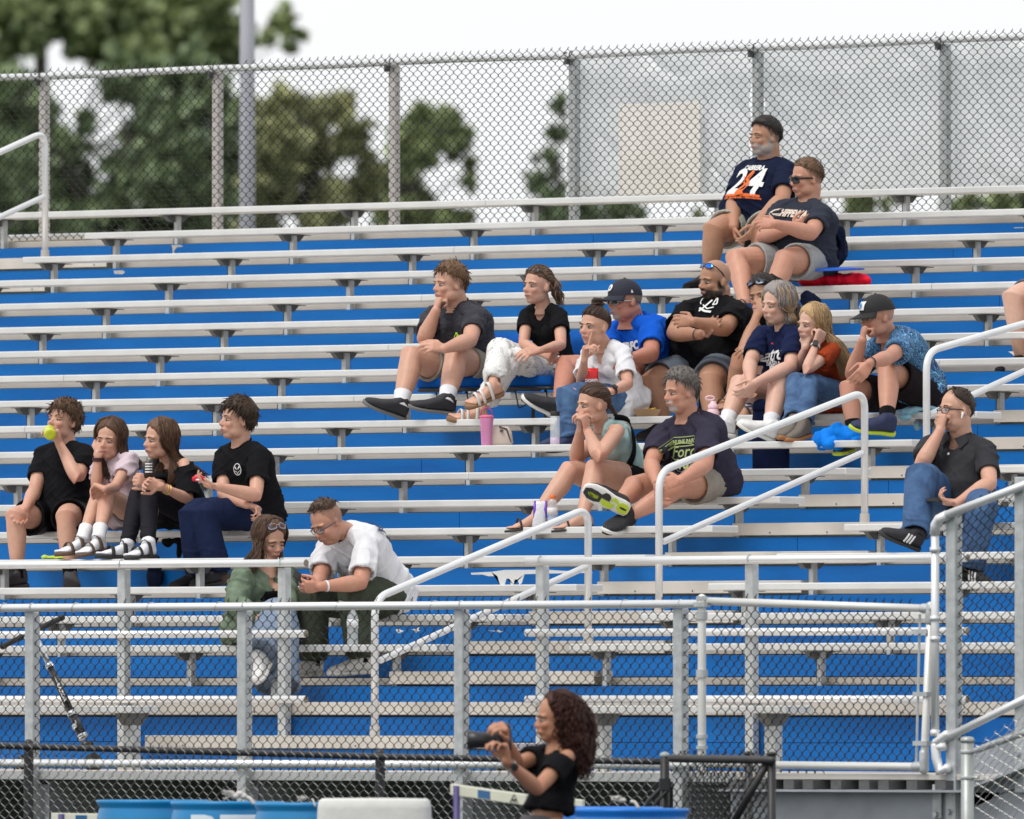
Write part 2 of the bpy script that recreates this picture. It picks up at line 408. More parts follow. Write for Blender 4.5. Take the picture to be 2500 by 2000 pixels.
handrail([vert(b1, 1.44), vert(b1, t1.z), vert(b2, t2.z), vert(b2, T_z(16)+.036)], [wx(930, 1612), wx(1430, 1384)], 'lowest bent silver handrail, rising right from the man in the white shirt')
b1 = wx(2262, 1000); t1 = wx(2266, 868)
h3b = vert(b1, T_z(11)+.036)
d = (wx(2500, 795)-t1); t2 = t1+d*1.8
handrail([h3b, vert(b1, t1.z+.02), t2, vert(t2, T_z(8))], [wx(2275, 1010), wx(2275, 1010)+(wx(2500, 900)-wx(2380, 955))*2.9], 'upper silver handrail rising out of the right edge behind the leaf print shirt')
XA = -2.16
b1 = wx(110, 620); t1 = wx(106, 340)
t0 = t1+(wx(0, 405)-wx(85, 370)).normalized()*1.6
handrail([vert(t0, T_z(4)), t0, vert(b1, t1.z+.05), vert(b1, T_z(1)+.036)], [wx(108, 480), wx(108, 480)+(wx(0, 530)-wx(108, 480)).normalized()*1.5], 'bent silver handrail at the top left in front of the back fence')
XA = 9.9
def sq_post(bm, x, Y, z0, z1, s=.056):
    box(bm, (x-s/2, Y-s/2, z0), (x+s/2, Y+s/2, z1)); bev(bm, .004, 1)
def clip(bm, x, Y, z):  # strap over the pipe
    tube(bm, [(x+.012+.001*i, Y+.027*math.cos(a), z+.027*math.sin(a)) for i, a in enumerate([math.pi*j/8-.2 for j in range(11)])], .004, 5)
# guard rail with three pipes, two runs
for x0, x1, posts, ends, lab in ((4.4, 9.1, (6.53, 7.72, 8.91), 9.1, 'three pipe silver guard rail in front of the woman in the denim jacket'),
                           (10.7, 13.78, (10.78, 12.26), 10.7, 'silver guard rail of three pipes with square posts below the man in the grey polo')):
    t = thing('guard_rail', lab, 'railing', (x0, -11.06, 1.25), 'guard rails in front of the benches')
    for z, y in ((2.40, -11.10), (2.006, -11.10), (1.64, -11.10)):
        bm = new_bm(); tube(bm, [(x0, y, z), (x1, y, z)], .0215, 14); obj('pipe', bm, PIPE, t, True)
        bm = new_bm(); e = x1; bmesh.ops.create_cone(bm, segments=14, radius1=.0195, radius2=.0195, depth=.004, cap_ends=True, matrix=Matrix.Translation((x1+.003, y, z)) @ Matrix.Rotation(math.pi/2, 4, 'Y')); obj('pipe_end', bm, mat('dull_bronze_cap', (.25, .22, .18), .6, .3), t)
    for x in posts:
        bm = new_bm(); sq_post(bm, x, -11.06, 1.25 if z else 0, 2.375); p = obj('post', bm, STEEL, t)
        bm = new_bm(); clip(bm, x, -11.10, 2.40); obj('pipe_strap', bm, STEEL, p)
# front chain link fence
YF = -12.6; FT = 2.143; FB = 1.288
def wz(py, Y=YF): return W(1250, py, Y).z
t = thing('chain_link_fence', 'long silver framed fence with black mesh along the front walkway', 'fence', (6, YF, .8), 'chain link fences')
bm = new_bm(); tube(bm, [(4.2, YF-.045, FT), (13.19, YF-.045, FT+.004)], .0225, 14); obj('top_rail', bm, PIPE, t, True)
bm = new_bm(); tube(bm, [(4.2, YF-.045, FB), (13.17, YF-.045, FB)], .0225, 14); obj('bottom_rail', bm, PIPE, t, True)
for px in (-460, 79, 597, 1127, 1662):
    x = W(px, 1700, YF).x; bm = new_bm(); sq_post(bm, x, YF, .93, FT-.02, .062); p = obj('post', bm, STEEL, t)
    bm = new_bm(); clip(bm, x+.02, YF-.045, FT); obj('pipe_strap', bm, STEEL, p)
bm = new_bm(); chain_link(bm, 6.9, 13.2, 1.262, FT+.036, YF-.012, w=.0625, h=.066, r=.0023); obj('mesh', bm, VINYL, t)
bm = new_bm()
for px in (20, 195, 378, 545, 680, 840, 1070, 1245, 1535):
    x = W(px, 1480, YF).x
    for zz in (FT, FB):
        tube(bm, [(x+.01*math.sin(a), YF-.045+.025*math.cos(a), zz+.025*math.sin(a)) for a in [2*math.pi*j/12 for j in range(13)]], .0017, 4)
    tube(bm, [(x, YF-.06, FT+.022), (x+.02, YF-.06, FT+.03), (x+.045, YF-.06, FT+.026)], .0016, 4)
obj('wire_ties', bm, GWIRE, t)
# gate
t = thing('gate', 'chain link gate in a white pipe frame between the fence and the stair post', 'gate', (13.2, YF, 1.2))
g0 = W(1728, 1468, YF-.03); g1 = W(2272, 1486, YF-.03); g2 = W(2256, 1872, YF-.03); g3 = W(1728, 1866, YF-.03)
bm = new_bm(); tube(bm, [g0-RT*.0, Vector((g1.x-.03, g1.y, g1.z)), g2+Vector((0, 0, .05))][0:2], .0215, 14); tube(bm, bend_path([g1, g2, g3], .02, 3), .021, 14); obj('frame', bm, mat('pale_pipe', (.70, .70, .67), .4, .2, 0, 10, .04, 8), t, True)
bm = new_bm()
for a, b in ((g1+Vector((-.05, 0, 0)), g1+Vector((.01, 0, -.0))), (g1+Vector((0, 0, .012)), g1+Vector((-.004, 0, -.07))), (g2+Vector((-.06, 0, 0)), g2), (g2+Vector((0, 0, .07)), g2+Vector((0, 0, -.015)))):
    tube(bm, [a, b], .0265, 12, round_caps=True)
obj('elbow_fitting', bm, STEEL, t, True)
def topz(x): return g0.z+(g1.z-g0.z)*(x-g0.x)/(g1.x-g0.x)+.032
bm = new_bm(); chain_link(bm, g0.x+.02, g1.x-.10, 1.262, topz, YF-.012, w=.058, h=.066, r=.0026); obj('mesh', bm, VINYL, t)
bm = new_bm(); a = W(2246, 1500, YF-.01); b = W(2237, 1872, YF-.01); tube(bm, [a, b], .007, 6)
for py in (1542, 1695, 1815):
    q = W(2262, py, YF-.03); box(bm, q+Vector((-.07, -.03, -.012)), q+Vector((.025, .03, .012)))
obj('tension_bar', bm, STEEL, t)
# gate post, stair-side pipe post and rail
t = thing('gate_post', 'white round pipe post with grey clamps where the gate hangs', 'post', (13.2, YF, 1.2))
bm = new_bm(); x = W(1728, 1700, YF).x; tube(bm, [(x, YF-.05, 1.255), (x, YF-.05, FT+.035)], .0225, 14, round_caps=True); obj('pipe', bm, MATS['pale_pipe'], t, True)
bm = new_bm()
for z0, z1, rr in ((FT-.012, FT+.012, .045), (wz(1515), wz(1497), .031), (wz(1655), wz(1636), .032), (wz(1802), wz(1793), .031), (wz(1828), wz(1820), .031), (FT+.026, FT+.045, .03)):
    bmesh.ops.create_cone(bm, segments=14, radius1=rr, radius2=rr, depth=abs(z1-z0), cap_ends=True, matrix=Matrix.Translation((x, YF-.05, (z0+z1)/2)))
obj('clamp', bm, STEEL, t)
t = thing('stair_railing', 'railing climbing to the right edge with steel posts, pipes and black mesh', 'railing', (15, YF, 1.2))
q0 = W(2283, 1300, YF-.06); q1 = W(2283, 1788, YF-.06)
bm = new_bm(); tube(bm, [q0, q1], .0215, 14); a = W(2300, 1262, YF-.06); b = W(2560, 1162, YF-.06); tube(bm, [a, b], .0225, 14)
a2 = W(2305, 1805, YF-.04); b2 = W(2560, 1678, YF-.04); tube(bm, [a2, b2], .0215, 14); obj('pipe', bm, PIPE, t, True)
bm = new_bm(); tube(bm, [W(2282, 1306, YF-.06), W(2284, 1282, YF-.06), W(2292, 1268, YF-.06), W(2312, 1258, YF-.06)], .027, 12)
for py in (1342, 1510, 1560): bmesh.ops.create_cone(bm, segments=12, radius1=.028, radius2=.028, depth=.026, cap_ends=True, matrix=Matrix.Translation(W(2283, py, YF-.06)))
tube(bm, [W(2283, 1782, YF-.06), W(2283, 1798, YF-.06)], .026, 12); tube(bm, [W(2286, 1812, YF-.06), W(2310, 1794, YF-.05)], .024, 12, round_caps=True)
tube(bm, [W(2284, 1822, YF-.06), W(2286, 1850, YF-.06), W(2294, 1884, YF-.06), W(2312, 1876, YF-.05)], .026, 12, round_caps=True); tube(bm, [W(2284, 1826, YF-.06), W(2310, 1822, YF-.05)], .023, 10)
obj('elbow_fitting', bm, PIPE, t, True)
for px, py0, py1 in ((2329, 1262, 1996), (2497, 1180, 1930)):
    x = W(px, 1700, YF).x; bm = new_bm(); sq_post(bm, x, YF, wz(py1), wz(py0), .064); p = obj('post', bm, STEEL, t)
    bm = new_bm()
    for zz in (1915, 1976):
        bmesh.ops.create_cone(bm, segments=8, radius1=.017, radius2=.013, depth=.02, cap_ends=True, matrix=Matrix.Translation((x-.005, YF-.04, wz(zz)+(0 if px < 2400 else .17))) @ Matrix.Rotation(math.pi/2, 4, 'X'))
    obj('bolts', bm, BEAM, p)
sl = (b.z-a.z)/(b.x-a.x)
bm = new_bm(); chain_link(bm, W(2292, 1500, YF).x, W(2560, 1500, YF).x, lambda x: a2.z+(b2.z-a2.z)*(x-a2.x)/(b2.x-a2.x)-.03, lambda x: a.z+sl*(x-a.x)+.02, YF-.0, w=.056, h=.066, r=.0026, pt=lambda X, z, dy: Vector((X, YF+dy, z+(X-a.x)*.10)))
obj('mesh', bm, VINYL, t)
# back fence on the top row with plastic sheets
t = thing('chain_link_fence', 'back fence of black mesh on silver posts along the top row', 'fence', (1, .4, 4.7), 'chain link fences')
YB = .39; BT = 5.79; BB = 4.715
bt = lambda x: 5.80+(x-1)*.004
bm = new_bm(); tube(bm, [(x, YB, bt(x)+.004*math.sin(x*3)) for x in np.linspace(-6, 8.5, 30)], .0235, 14); obj('top_rail', bm, PIPE, t, True)
bm = new_bm(); tube(bm, [(-6, YB, BB), (8.5, YB, BB)], .0215, 14); obj('bottom_rail', bm, PIPE, t, True)
TAN = mat('weathered_post', (.56, .52, .50), .6, .1, .05, 30, .1, 10)
for n in range(-4, 6):
    x = n*S-.02; bm = new_bm(); sq_post(bm, x, YB+.05, T_z(0)-.3, bt(x)-.02, .056); p = obj('post', bm, TAN if n < 1 else STEEL, t)
    bm = new_bm(); clip(bm, x, YB, bt(x)); box(bm, (x-.03, YB-.02, bt(x)-.06), (x-.012, YB+.02, bt(x)+.02)); obj('pipe_strap', bm, STEELD, p)
bm = new_bm(); chain_link(bm, -3.9, 5.9, BB-.03, lambda x: bt(x)+.04, YB-.03, w=.0685, h=.0625, r=.0024); obj('mesh', bm, VINYL, t)
# ---- plastic sheets
def sheet_mat():
    m = bpy.data.materials.new('cloudy_plastic'); m.use_nodes = True; n = m.node_tree.nodes; l = m.node_tree.links.new
    n.clear(); o = n.new('ShaderNodeOutputMaterial'); pr = n.new('ShaderNodeBsdfPrincipled'); tr = n.new('ShaderNodeBsdfTranslucent'); tp = n.new('ShaderNodeBsdfTransparent')
    tc = n.new('ShaderNodeTexCoord'); nz = n.new('ShaderNodeTexNoise'); nz.inputs['Scale'].default_value = 3.; nz.inputs['Detail'].default_value = 5; nz.inputs['Distortion'].default_value = 1.2; l(tc.outputs['Object'], nz.inputs['Vector'])
    c = ramp(n, l, nz.outputs['Fac'], [(.3, (.76, .78, .81)), (.55, (.84, .86, .88)), (.75, (.91, .92, .93))])
    l(c, pr.inputs['Base Color']); pr.inputs['Roughness'].default_value = .28; l(c, tr.inputs['Color'])
    m1 = n.new('ShaderNodeMixShader'); m1.inputs[0].default_value = .35; l(pr.outputs[0], m1.inputs[1]); l(tr.outputs[0], m1.inputs[2])
    m2 = n.new('ShaderNodeMixShader'); m2.inputs[0].default_value = .16; l(m1.outputs[0], m2.inputs[1]); l(tp.outputs[0], m2.inputs[2]); l(m2.outputs[0], o.inputs['Surface'])
    MATS['cloudy_plastic'] = m; return m
PL = sheet_mat()
def sheet(c0, c1, c2, c3, label, seed, nx=110, ny=70, Y=YB+.115):
    # corners in photo points: top-left, top-right, bottom-right, bottom-left, lying behind the fence posts
    q = [W(*c, Y) for c in (c0, c1, c2, c3)]; bm = new_bm(); V = []
    for j in range(ny+1):
        row = []; v = j/ny
        for i in range(nx+1):
            u_ = i/nx; p = (q[0]*(1-u_)+q[1]*u_)*(1-v)+(q[3]*(1-u_)+q[2]*u_)*v
            s = Vector((p.x*1.1+seed, p.z*1.3, seed))
            fold = (1-abs(noise.noise(Vector(((p.x+p.z*.8)*2.2+seed, (p.x-p.z)*.6, 3))))*2.)**3*.020
            dy = noise.noise(s*1.6)*.035+noise.noise(s*5)*.014+fold*2.0+noise.noise(s*14)*.004
            row.append(bm.verts.new((p.x, p.y+.02+dy, p.z-.012*math.sin(v*3)*math.sin(u_*20+seed)*(1 if v > .9 else .0))))
        V.append(row)
    for j in range(ny):
        for i in range(nx): bm.faces.new((V[j][i], V[j][i+1], V[j+1][i+1], V[j+1][i]))
    tag(obj('plastic_sheet', bm, PL, None, True), label, 'plastic sheet', 'plastic sheets tied behind the back fence')
sheet((1402, 124), (1828, 108), (1826, 478), (1372, 486), 'cloudy plastic sheet behind the cream panel, leftmost on the back fence', 1)
sheet((1862, 107), (2290, 95), (2288, 462), (1838, 478), 'cloudy plastic sheet with long diagonal creases behind the seated men', 5)
sheet((2312, 95), (2620, 84), (2620, 462), (2292, 466), 'cloudy plastic sheet reaching the right edge of the picture', 9)
bm = new_bm(); a = W(1512, 255, .47); b = W(1710, 472, .47); box(bm, (a.x, .468, b.z), (b.x, .472, a.z))  # added before the sheet; imitates the pale rectangle that shows through from behind
tag(obj('cloth_panel', bm, mat('cream_panel', (.86, .82, .77), .8, 0, .1, 5, .12, 3)), 'added cream panel for the pale rectangle showing through the leftmost plastic sheet', 'panel')
# bright tears in the sheets
bm = new_bm()
for px, py, a0, L_ in ((1467, 235, 1.2, .045), (1583, 235, 1.1, .05), (1720, 235, 1.1, .03), (1585, 385, 1.2, .04), (1718, 390, 1.0, .06), (1745, 390, 2.1, .05), (2045, 400, .9, .05), (2215, 405, 2.4, .05), (2350, 410, 2.2, .05), (2040, 215, 1., .03), (1896, 232, .3, .02), (2358, 208, 1.8, .03)):
    p = W(px, py, YB+.095)
    pts = [p+RT*(math.cos(a0)*s*L_+.006*math.sin(s*3))+ZZ*(-math.sin(a0)*s*L_) for s in np.linspace(-1, 1, 6)]
    tube(bm, pts, [.001, .004, .006, .006, .004, .001], 5)
obj('torn_flaps', bm, WHITEP, t)
# ================================================================ BACKGROUND
LEAF = []
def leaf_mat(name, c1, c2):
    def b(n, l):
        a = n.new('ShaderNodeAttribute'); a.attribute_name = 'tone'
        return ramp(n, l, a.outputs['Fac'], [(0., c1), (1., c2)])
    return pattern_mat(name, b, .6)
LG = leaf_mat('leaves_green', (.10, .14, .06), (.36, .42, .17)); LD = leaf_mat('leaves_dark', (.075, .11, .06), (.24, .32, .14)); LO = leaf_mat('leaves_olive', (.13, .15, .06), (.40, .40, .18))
BARK = mat('bark', (.06, .055, .045), .9, 0, .5, 12, .4, 6)
def tree(label, D, blobs, m, trunk, dens=1.0, leaf=.20, seed=1):
    D *= 2; leaf *= 1.9; trunk = (trunk[0], trunk[1], trunk[2], trunk[3]*1.7)
    random.seed(seed); rs = np.random.RandomState(seed); s = FPX/D
    base = WD(trunk[0], 1725, D); base.z = 0
    t = thing('tree', label, 'tree', base, 'trees behind the bleachers')
    V = []; tone = []
    for px, py, r in blobs:
        c = np.array(WD(px, py, D+random.uniform(-1.5, 1.5))); rr = r/s
        r = r*1.10; rr = r/s; n = int(dens*230*(r/50)**2)
        nc = max(5, n//16)
        cl = rs.normal(size=(nc, 3)); cl /= np.linalg.norm(cl, axis=1)[:, None]; cl *= (rs.uniform(.25, 1.0, (nc, 1))**.55)*rr
        for i in range(n):
            j = rs.randint(nc); p = c+cl[j]+rs.normal(size=3)*rr*.20
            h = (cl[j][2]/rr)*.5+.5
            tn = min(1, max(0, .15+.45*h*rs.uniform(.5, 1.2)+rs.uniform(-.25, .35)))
            a = rs.normal(size=3); a /= np.linalg.norm(a); b = np.cross(a, rs.normal(size=3)); b /= np.linalg.norm(b); sz = leaf*rs.uniform(.5, 1.25)
            V += [p-a*sz*.6, p+b*sz*.45, p+a*sz*.6, p-b*sz*.45]; tone.append(tn)
    n = len(tone); me = bpy.data.meshes.new('crown')
    me.from_pydata([tuple(v) for v in V], [], [(4*i, 4*i+1, 4*i+2, 4*i+3) for i in range(n)])
    at = me.attributes.new('tone', 'FLOAT', 'FACE'); at.data.foreach_set('value', tone)
    obj('crown', me, m, t)
    bm = new_bm(); p = WD(trunk[0]+trunk[2], trunk[1], D)
    mid = (base+p)/2+Vector((.4, 0, 0))
    tube(bm, [base, mid, p], [trunk[3]*1.5, trunk[3], trunk[3]*.5], 9)
    for i, (px, py, r) in enumerate(blobs[::2]):
        q = WD(px, py, D); a = mid.lerp(p, random.uniform(.2, .95)) if q.z > mid.z else mid
        tube(bm, [a, a.lerp(q, .5)+Vector((0, 0, .2)), q], [trunk[3]*.22, trunk[3]*.12, trunk[3]*.05], 6)
    obj('trunk', bm, BARK, t)
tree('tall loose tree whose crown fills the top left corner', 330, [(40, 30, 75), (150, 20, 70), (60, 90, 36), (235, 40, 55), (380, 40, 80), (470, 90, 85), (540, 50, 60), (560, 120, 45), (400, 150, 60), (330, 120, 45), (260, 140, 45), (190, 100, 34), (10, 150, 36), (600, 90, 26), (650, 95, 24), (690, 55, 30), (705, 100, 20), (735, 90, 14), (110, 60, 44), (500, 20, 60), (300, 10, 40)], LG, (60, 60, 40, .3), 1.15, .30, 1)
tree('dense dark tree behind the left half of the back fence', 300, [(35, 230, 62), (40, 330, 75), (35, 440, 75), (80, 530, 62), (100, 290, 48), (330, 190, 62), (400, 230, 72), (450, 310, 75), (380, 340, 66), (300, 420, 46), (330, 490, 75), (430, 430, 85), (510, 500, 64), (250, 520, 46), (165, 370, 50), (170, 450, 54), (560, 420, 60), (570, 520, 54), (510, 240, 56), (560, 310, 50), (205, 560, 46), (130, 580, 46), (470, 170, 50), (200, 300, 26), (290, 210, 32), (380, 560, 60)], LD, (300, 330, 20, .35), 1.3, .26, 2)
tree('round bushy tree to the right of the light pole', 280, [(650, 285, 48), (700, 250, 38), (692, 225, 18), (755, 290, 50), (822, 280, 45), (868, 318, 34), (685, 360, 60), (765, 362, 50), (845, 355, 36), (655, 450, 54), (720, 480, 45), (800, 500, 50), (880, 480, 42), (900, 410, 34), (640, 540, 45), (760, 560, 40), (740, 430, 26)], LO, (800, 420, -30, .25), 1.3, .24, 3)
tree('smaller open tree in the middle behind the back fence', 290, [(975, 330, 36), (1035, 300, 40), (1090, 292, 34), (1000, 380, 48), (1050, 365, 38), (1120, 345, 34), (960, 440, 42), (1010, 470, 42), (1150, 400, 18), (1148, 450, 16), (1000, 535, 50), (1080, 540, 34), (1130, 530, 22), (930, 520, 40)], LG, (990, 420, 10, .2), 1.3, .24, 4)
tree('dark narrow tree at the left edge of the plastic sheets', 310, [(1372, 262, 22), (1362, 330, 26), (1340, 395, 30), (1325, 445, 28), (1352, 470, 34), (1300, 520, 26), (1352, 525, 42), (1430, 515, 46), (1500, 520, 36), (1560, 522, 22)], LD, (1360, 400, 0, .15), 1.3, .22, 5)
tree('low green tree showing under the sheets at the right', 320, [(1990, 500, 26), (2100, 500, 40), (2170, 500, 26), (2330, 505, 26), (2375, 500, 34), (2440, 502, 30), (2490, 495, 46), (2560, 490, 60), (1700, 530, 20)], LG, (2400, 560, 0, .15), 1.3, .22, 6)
p = WD(603, 1725, 150); p.z = 0
t = thing('light_pole', 'tall grey light pole behind the back fence', 'light pole', p)
bm = new_bm(); tube(bm, [p, p+ZZ*14], [.095, .055], 16); tube(bm, [p, p+ZZ*.1], .2, 12); obj('pole', bm, mat('pole_paint', (.40, .40, .45), .5, .2, 0, 8, .05, 5), t, True)
bm = new_bm(); box(bm, p+Vector((-1, -.05, 13.6)), p+Vector((1, .05, 13.72)))
for i in range(4): ell(bm, p+Vector((-.85+i*.56, -.15, 13.5)), (.16, .16, .14))
obj('lamp_bar', bm, STEEL, t)
# ================================================================ PEOPLE
CROPS = {'A': (0, 960, 3.08), 'B': (880, 620, 3.593), 'C': (1320, 640, 3.993), 'D': (1700, 620, 3.477), 'E': (1680, 270, 3.833), 'F': (1240, 880, 3.85), 'G': (540, 1200, 3.45), 'H': (2100, 880, 3.195), 'I': (1080, 1640, 4.791), 'S': (0, 0, 1.)}
def px_(c, p): o = CROPS[c]; return (o[0]+p[0]/o[2], o[1]+p[1]/o[2])
def reach(parent, px, py, L_, sign):
    d = ray(px, py).normalized(); a = CAM-parent; b = a.dot(d); c = a.dot(a)-L_*L_; q = b*b-c
    if q < 0: return CAM+d*(-b)
    return CAM+d*(-b+sign*math.sqrt(q))
def bake(bm_or_mesh, vox=.006, smooth=3, name='m', adapt=0):
    me = bpy.data.meshes.new(name)
    bmesh.ops.recalc_face_normals(bm_or_mesh, faces=bm_or_mesh.faces[:]); bm_or_mesh.to_mesh(me); bm_or_mesh.free()
    o = bpy.data.objects.new(name, me); COL.objects.link(o)
    r = o.modifiers.new('r', 'REMESH'); r.mode = 'VOXEL'; r.voxel_size = vox; r.adaptivity = adapt
    if smooth: s = o.modifiers.new('s', 'SMOOTH'); s.factor = .5; s.iterations = smooth
    dg = bpy.context.evaluated_depsgraph_get(); ev = o.evaluated_get(dg)
    res = bpy.data.meshes.new_from_object(ev, preserve_all_data_layers=False, depsgraph=dg)
    bpy.data.objects.remove(o); bpy.data.meshes.remove(me); res.name = name
    return res
def vco(me):
    a = np.empty(len(me.vertices)*3, 'f'); me.vertices.foreach_get('co', a); return a.reshape(-1, 3)
def vno(me):
    a = np.empty(len(me.vertices)*3, 'f'); me.vertices.foreach_get('normal', a); return a.reshape(-1, 3)
def setco(me, a): me.vertices.foreach_set('co', a.astype('f').ravel()); me.update()
def setcol(me, c, name='col'):
    at = me.color_attributes.new(name, 'FLOAT_COLOR', 'POINT'); z = np.ones((len(c), 4), 'f'); z[:, :3] = c; at.data.foreach_set('color', z.ravel())
def sstep(a, b, x): t = np.clip((x-a)/(b-a), 0, 1); return t*t*(3-2*t)
_rs = np.random.RandomState(5)
_NK = _rs.normal(size=(24, 3)); _NK /= np.linalg.norm(_NK, axis=1)[:, None]; _NP = _rs.uniform(0, 6.28, 24)
def fnoise(P, sc, k0=0, k=8):
    """cheap smooth noise: sum of warped sines, vectorised"""
    P = P*sc; s = np.zeros(len(P)); w = 0
    Q = P+.6*np.sin(P[:, [1, 2, 0]]*.7+1.3+k0)
    for i in range(k):
        j = (i+k0) % 24; f = 1+.35*i; a = 1/(1+.3*i); s += a*np.sin(Q @ _NK[j]*f+_NP[j]); w += a
    return s/w
def ring_loft(bm, rings, n=20):
    """rings: (centre, U half-width vector, V half-depth vector[, power])"""
    R = []
    for rg in rings:
        c, U, V = rg[0], rg[1], rg[2]; p = rg[3] if len(rg) > 3 else 2.
        row = []
        for k in range(n):
            a = 2*math.pi*k/n; ca, sa = math.cos(a), math.sin(a)
            ca = math.copysign(abs(ca)**(2/p), ca); sa = math.copysign(abs(sa)**(2/p), sa)
            row.append(bm.verts.new(c+U*ca+V*sa))
        R.append(row)
    for A, Bq in zip(R, R[1:]):
        for k in range(n): bm.faces.new((A[k], A[(k+1) % n], Bq[(k+1) % n], Bq[k]))
    bm.faces.new(R[0][::-1]); bm.faces.new(R[-1])
SKIN = {'fair': (.56, .315, .225), 'tan': (.44, .215, .13), 'ruddy': (.50, .25, .17), 'olive': (.40, .21, .13), 'pale': (.60, .37, .28), 'red': (.47, .20, .135)}
def skin_mat(): return mat('skin', (.6, .4, .3), .48, 0, .12, 160, .07, 30, spec=.4, attr='col', sub=.0)
FAB = {}
def fabric(name, col, rough=.9, var=.16, bump=.4, bscale=220): return mat('cloth_'+name, tuple(c*(.72 if max(col) < .1 else 1) for c in col), rough, 0, bump, bscale, var, 14, spec=.08, sheen=0)
def HAIRM(col, name):
    def b(n, l):
        p = n['Principled BSDF']; p.inputs['Specular IOR Level'].default_value = .25
        g = n.new('ShaderNodeNewGeometry'); tc = n.new('ShaderNodeTexCoord'); z = n.new('ShaderNodeTexNoise'); z.inputs['Scale'].default_value = 120; z.inputs['Detail'].default_value = 3; l(tc.outputs['Object'], z.inputs['Vector'])
        m = n.new('ShaderNodeMath'); m.operation = 'MULTIPLY_ADD'; m.inputs[1].default_value = .6; l(g.outputs['Random Per Island'], m.inputs[0]); m2 = n.new('ShaderNodeMath'); m2.operation = 'MULTIPLY'; m2.inputs[1].default_value = .4; l(z.outputs['Fac'], m2.inputs[0]); l(m2.outputs[0], m.inputs[2])
        return ramp(n, l, m.outputs[0], [(.05, tuple(c*.30 for c in col)), (.5, tuple(c*.62 for c in col)), (.95, tuple(min(.8, c*1.35) for c in col))])
    return pattern_mat('hair_'+name, b, .5)
def hand(bm, wrist, d, n, side, curl=(.5, .5, .55, .6), sc=1., thumb=(.5, .6), spread=.04):
    """palm, four separate unequal fingers bending towards n, thumb leaving the side"""
    d = d.normalized(); n = (n-d*n.dot(d)).normalized(); w = d.cross(n)*side   # w points to the thumb side
    K = wrist+d*.085*sc
    ring_loft(bm, [(wrist-d*.012, w*.026*sc, n*.019*sc), (wrist+d*.02*sc, w*.031*sc, n*.017*sc, 2.4), (wrist+d*.055*sc, w*.039*sc, n*.016*sc, 2.6), (K, w*.040*sc, n*.0135*sc, 2.6), (K+d*.008, w*.036*sc, n*.009*sc)], 14)
    for i, (o, L0, r0) in enumerate(((.031, .040, .0088), (.0105, .045, .0092), (-.0105, .042, .0088), (-.030, .033, .0078))):
        p = K+w*o*sc-d*(.004 if i in (0, 3) else 0); a = 0.; pts = [p-d*.012]; dd = (d+w*(spread*(1.5-i))).normalized(); rr = [r0*sc*1.05]
        for s_, seg in enumerate((L0, L0*.68, L0*.55)):
            a += curl[i]*(1., 1.15, .8)[s_]
            v = dd*math.cos(a)+n*math.sin(a); pts.append(pts[-1]+v*seg*sc*(1.25 if s_ == 0 else 1)); rr.append(r0*sc*(1, .94, .78)[s_])
        tube(bm, pts, rr, 8, round_caps=True)
    b = wrist+d*.022*sc+w*.026*sc; v1 = (d*.62+w*.78*(1-thumb[1]*.5)+n*thumb[0]*.8).normalized(); v2 = (d*.9+w*.1+n*thumb[0]).normalized()
    tube(bm, [b-w*.012, b+v1*.042*sc, b+v1*.042*sc+v2*.034*sc, b+v1*.042*sc+v2*.06*sc], [.0135*sc, .0115*sc, .0105*sc, .0085*sc], 8, round_caps=True)
SOCKR = [.04]
class Head:
    def __init__(s, c, yaw, pitch, roll, sc=1.):
        yw, pt, rl = R_(yaw), R_(pitch), R_(roll)
        f = TOC*math.cos(yw)-RT*math.sin(yw); f = f*math.cos(pt)-ZZ*math.sin(pt)
        l = ZZ.cross(f).normalized(); u = f.cross(l)
        # roll: positive tips the crown towards the right of the picture
        u2 = u*math.cos(rl)+l*math.sin(rl)*(1 if l.dot(RT) > 0 else -1); l2 = u2.cross(f).normalized()
        s.f, s.l, s.u, s.c, s.sc = f, l2, u2, c, sc
        s.M = Matrix((s.f, s.l, s.u)).transposed()
    def p(s, a, b, c): return s.c+(s.f*a+s.l*b+s.u*c)*s.sc
    def loc(s, P):
        d = (P-np.array(s.c))/s.sc; return np.stack([d@np.array(s.f), d@np.array(s.l), d@np.array(s.u)], 1)
def ellh(bm, H, c, r, n=16, m=12):
    ell(bm, H.p(*c), [x*H.sc for x in r], H.M, n, m)
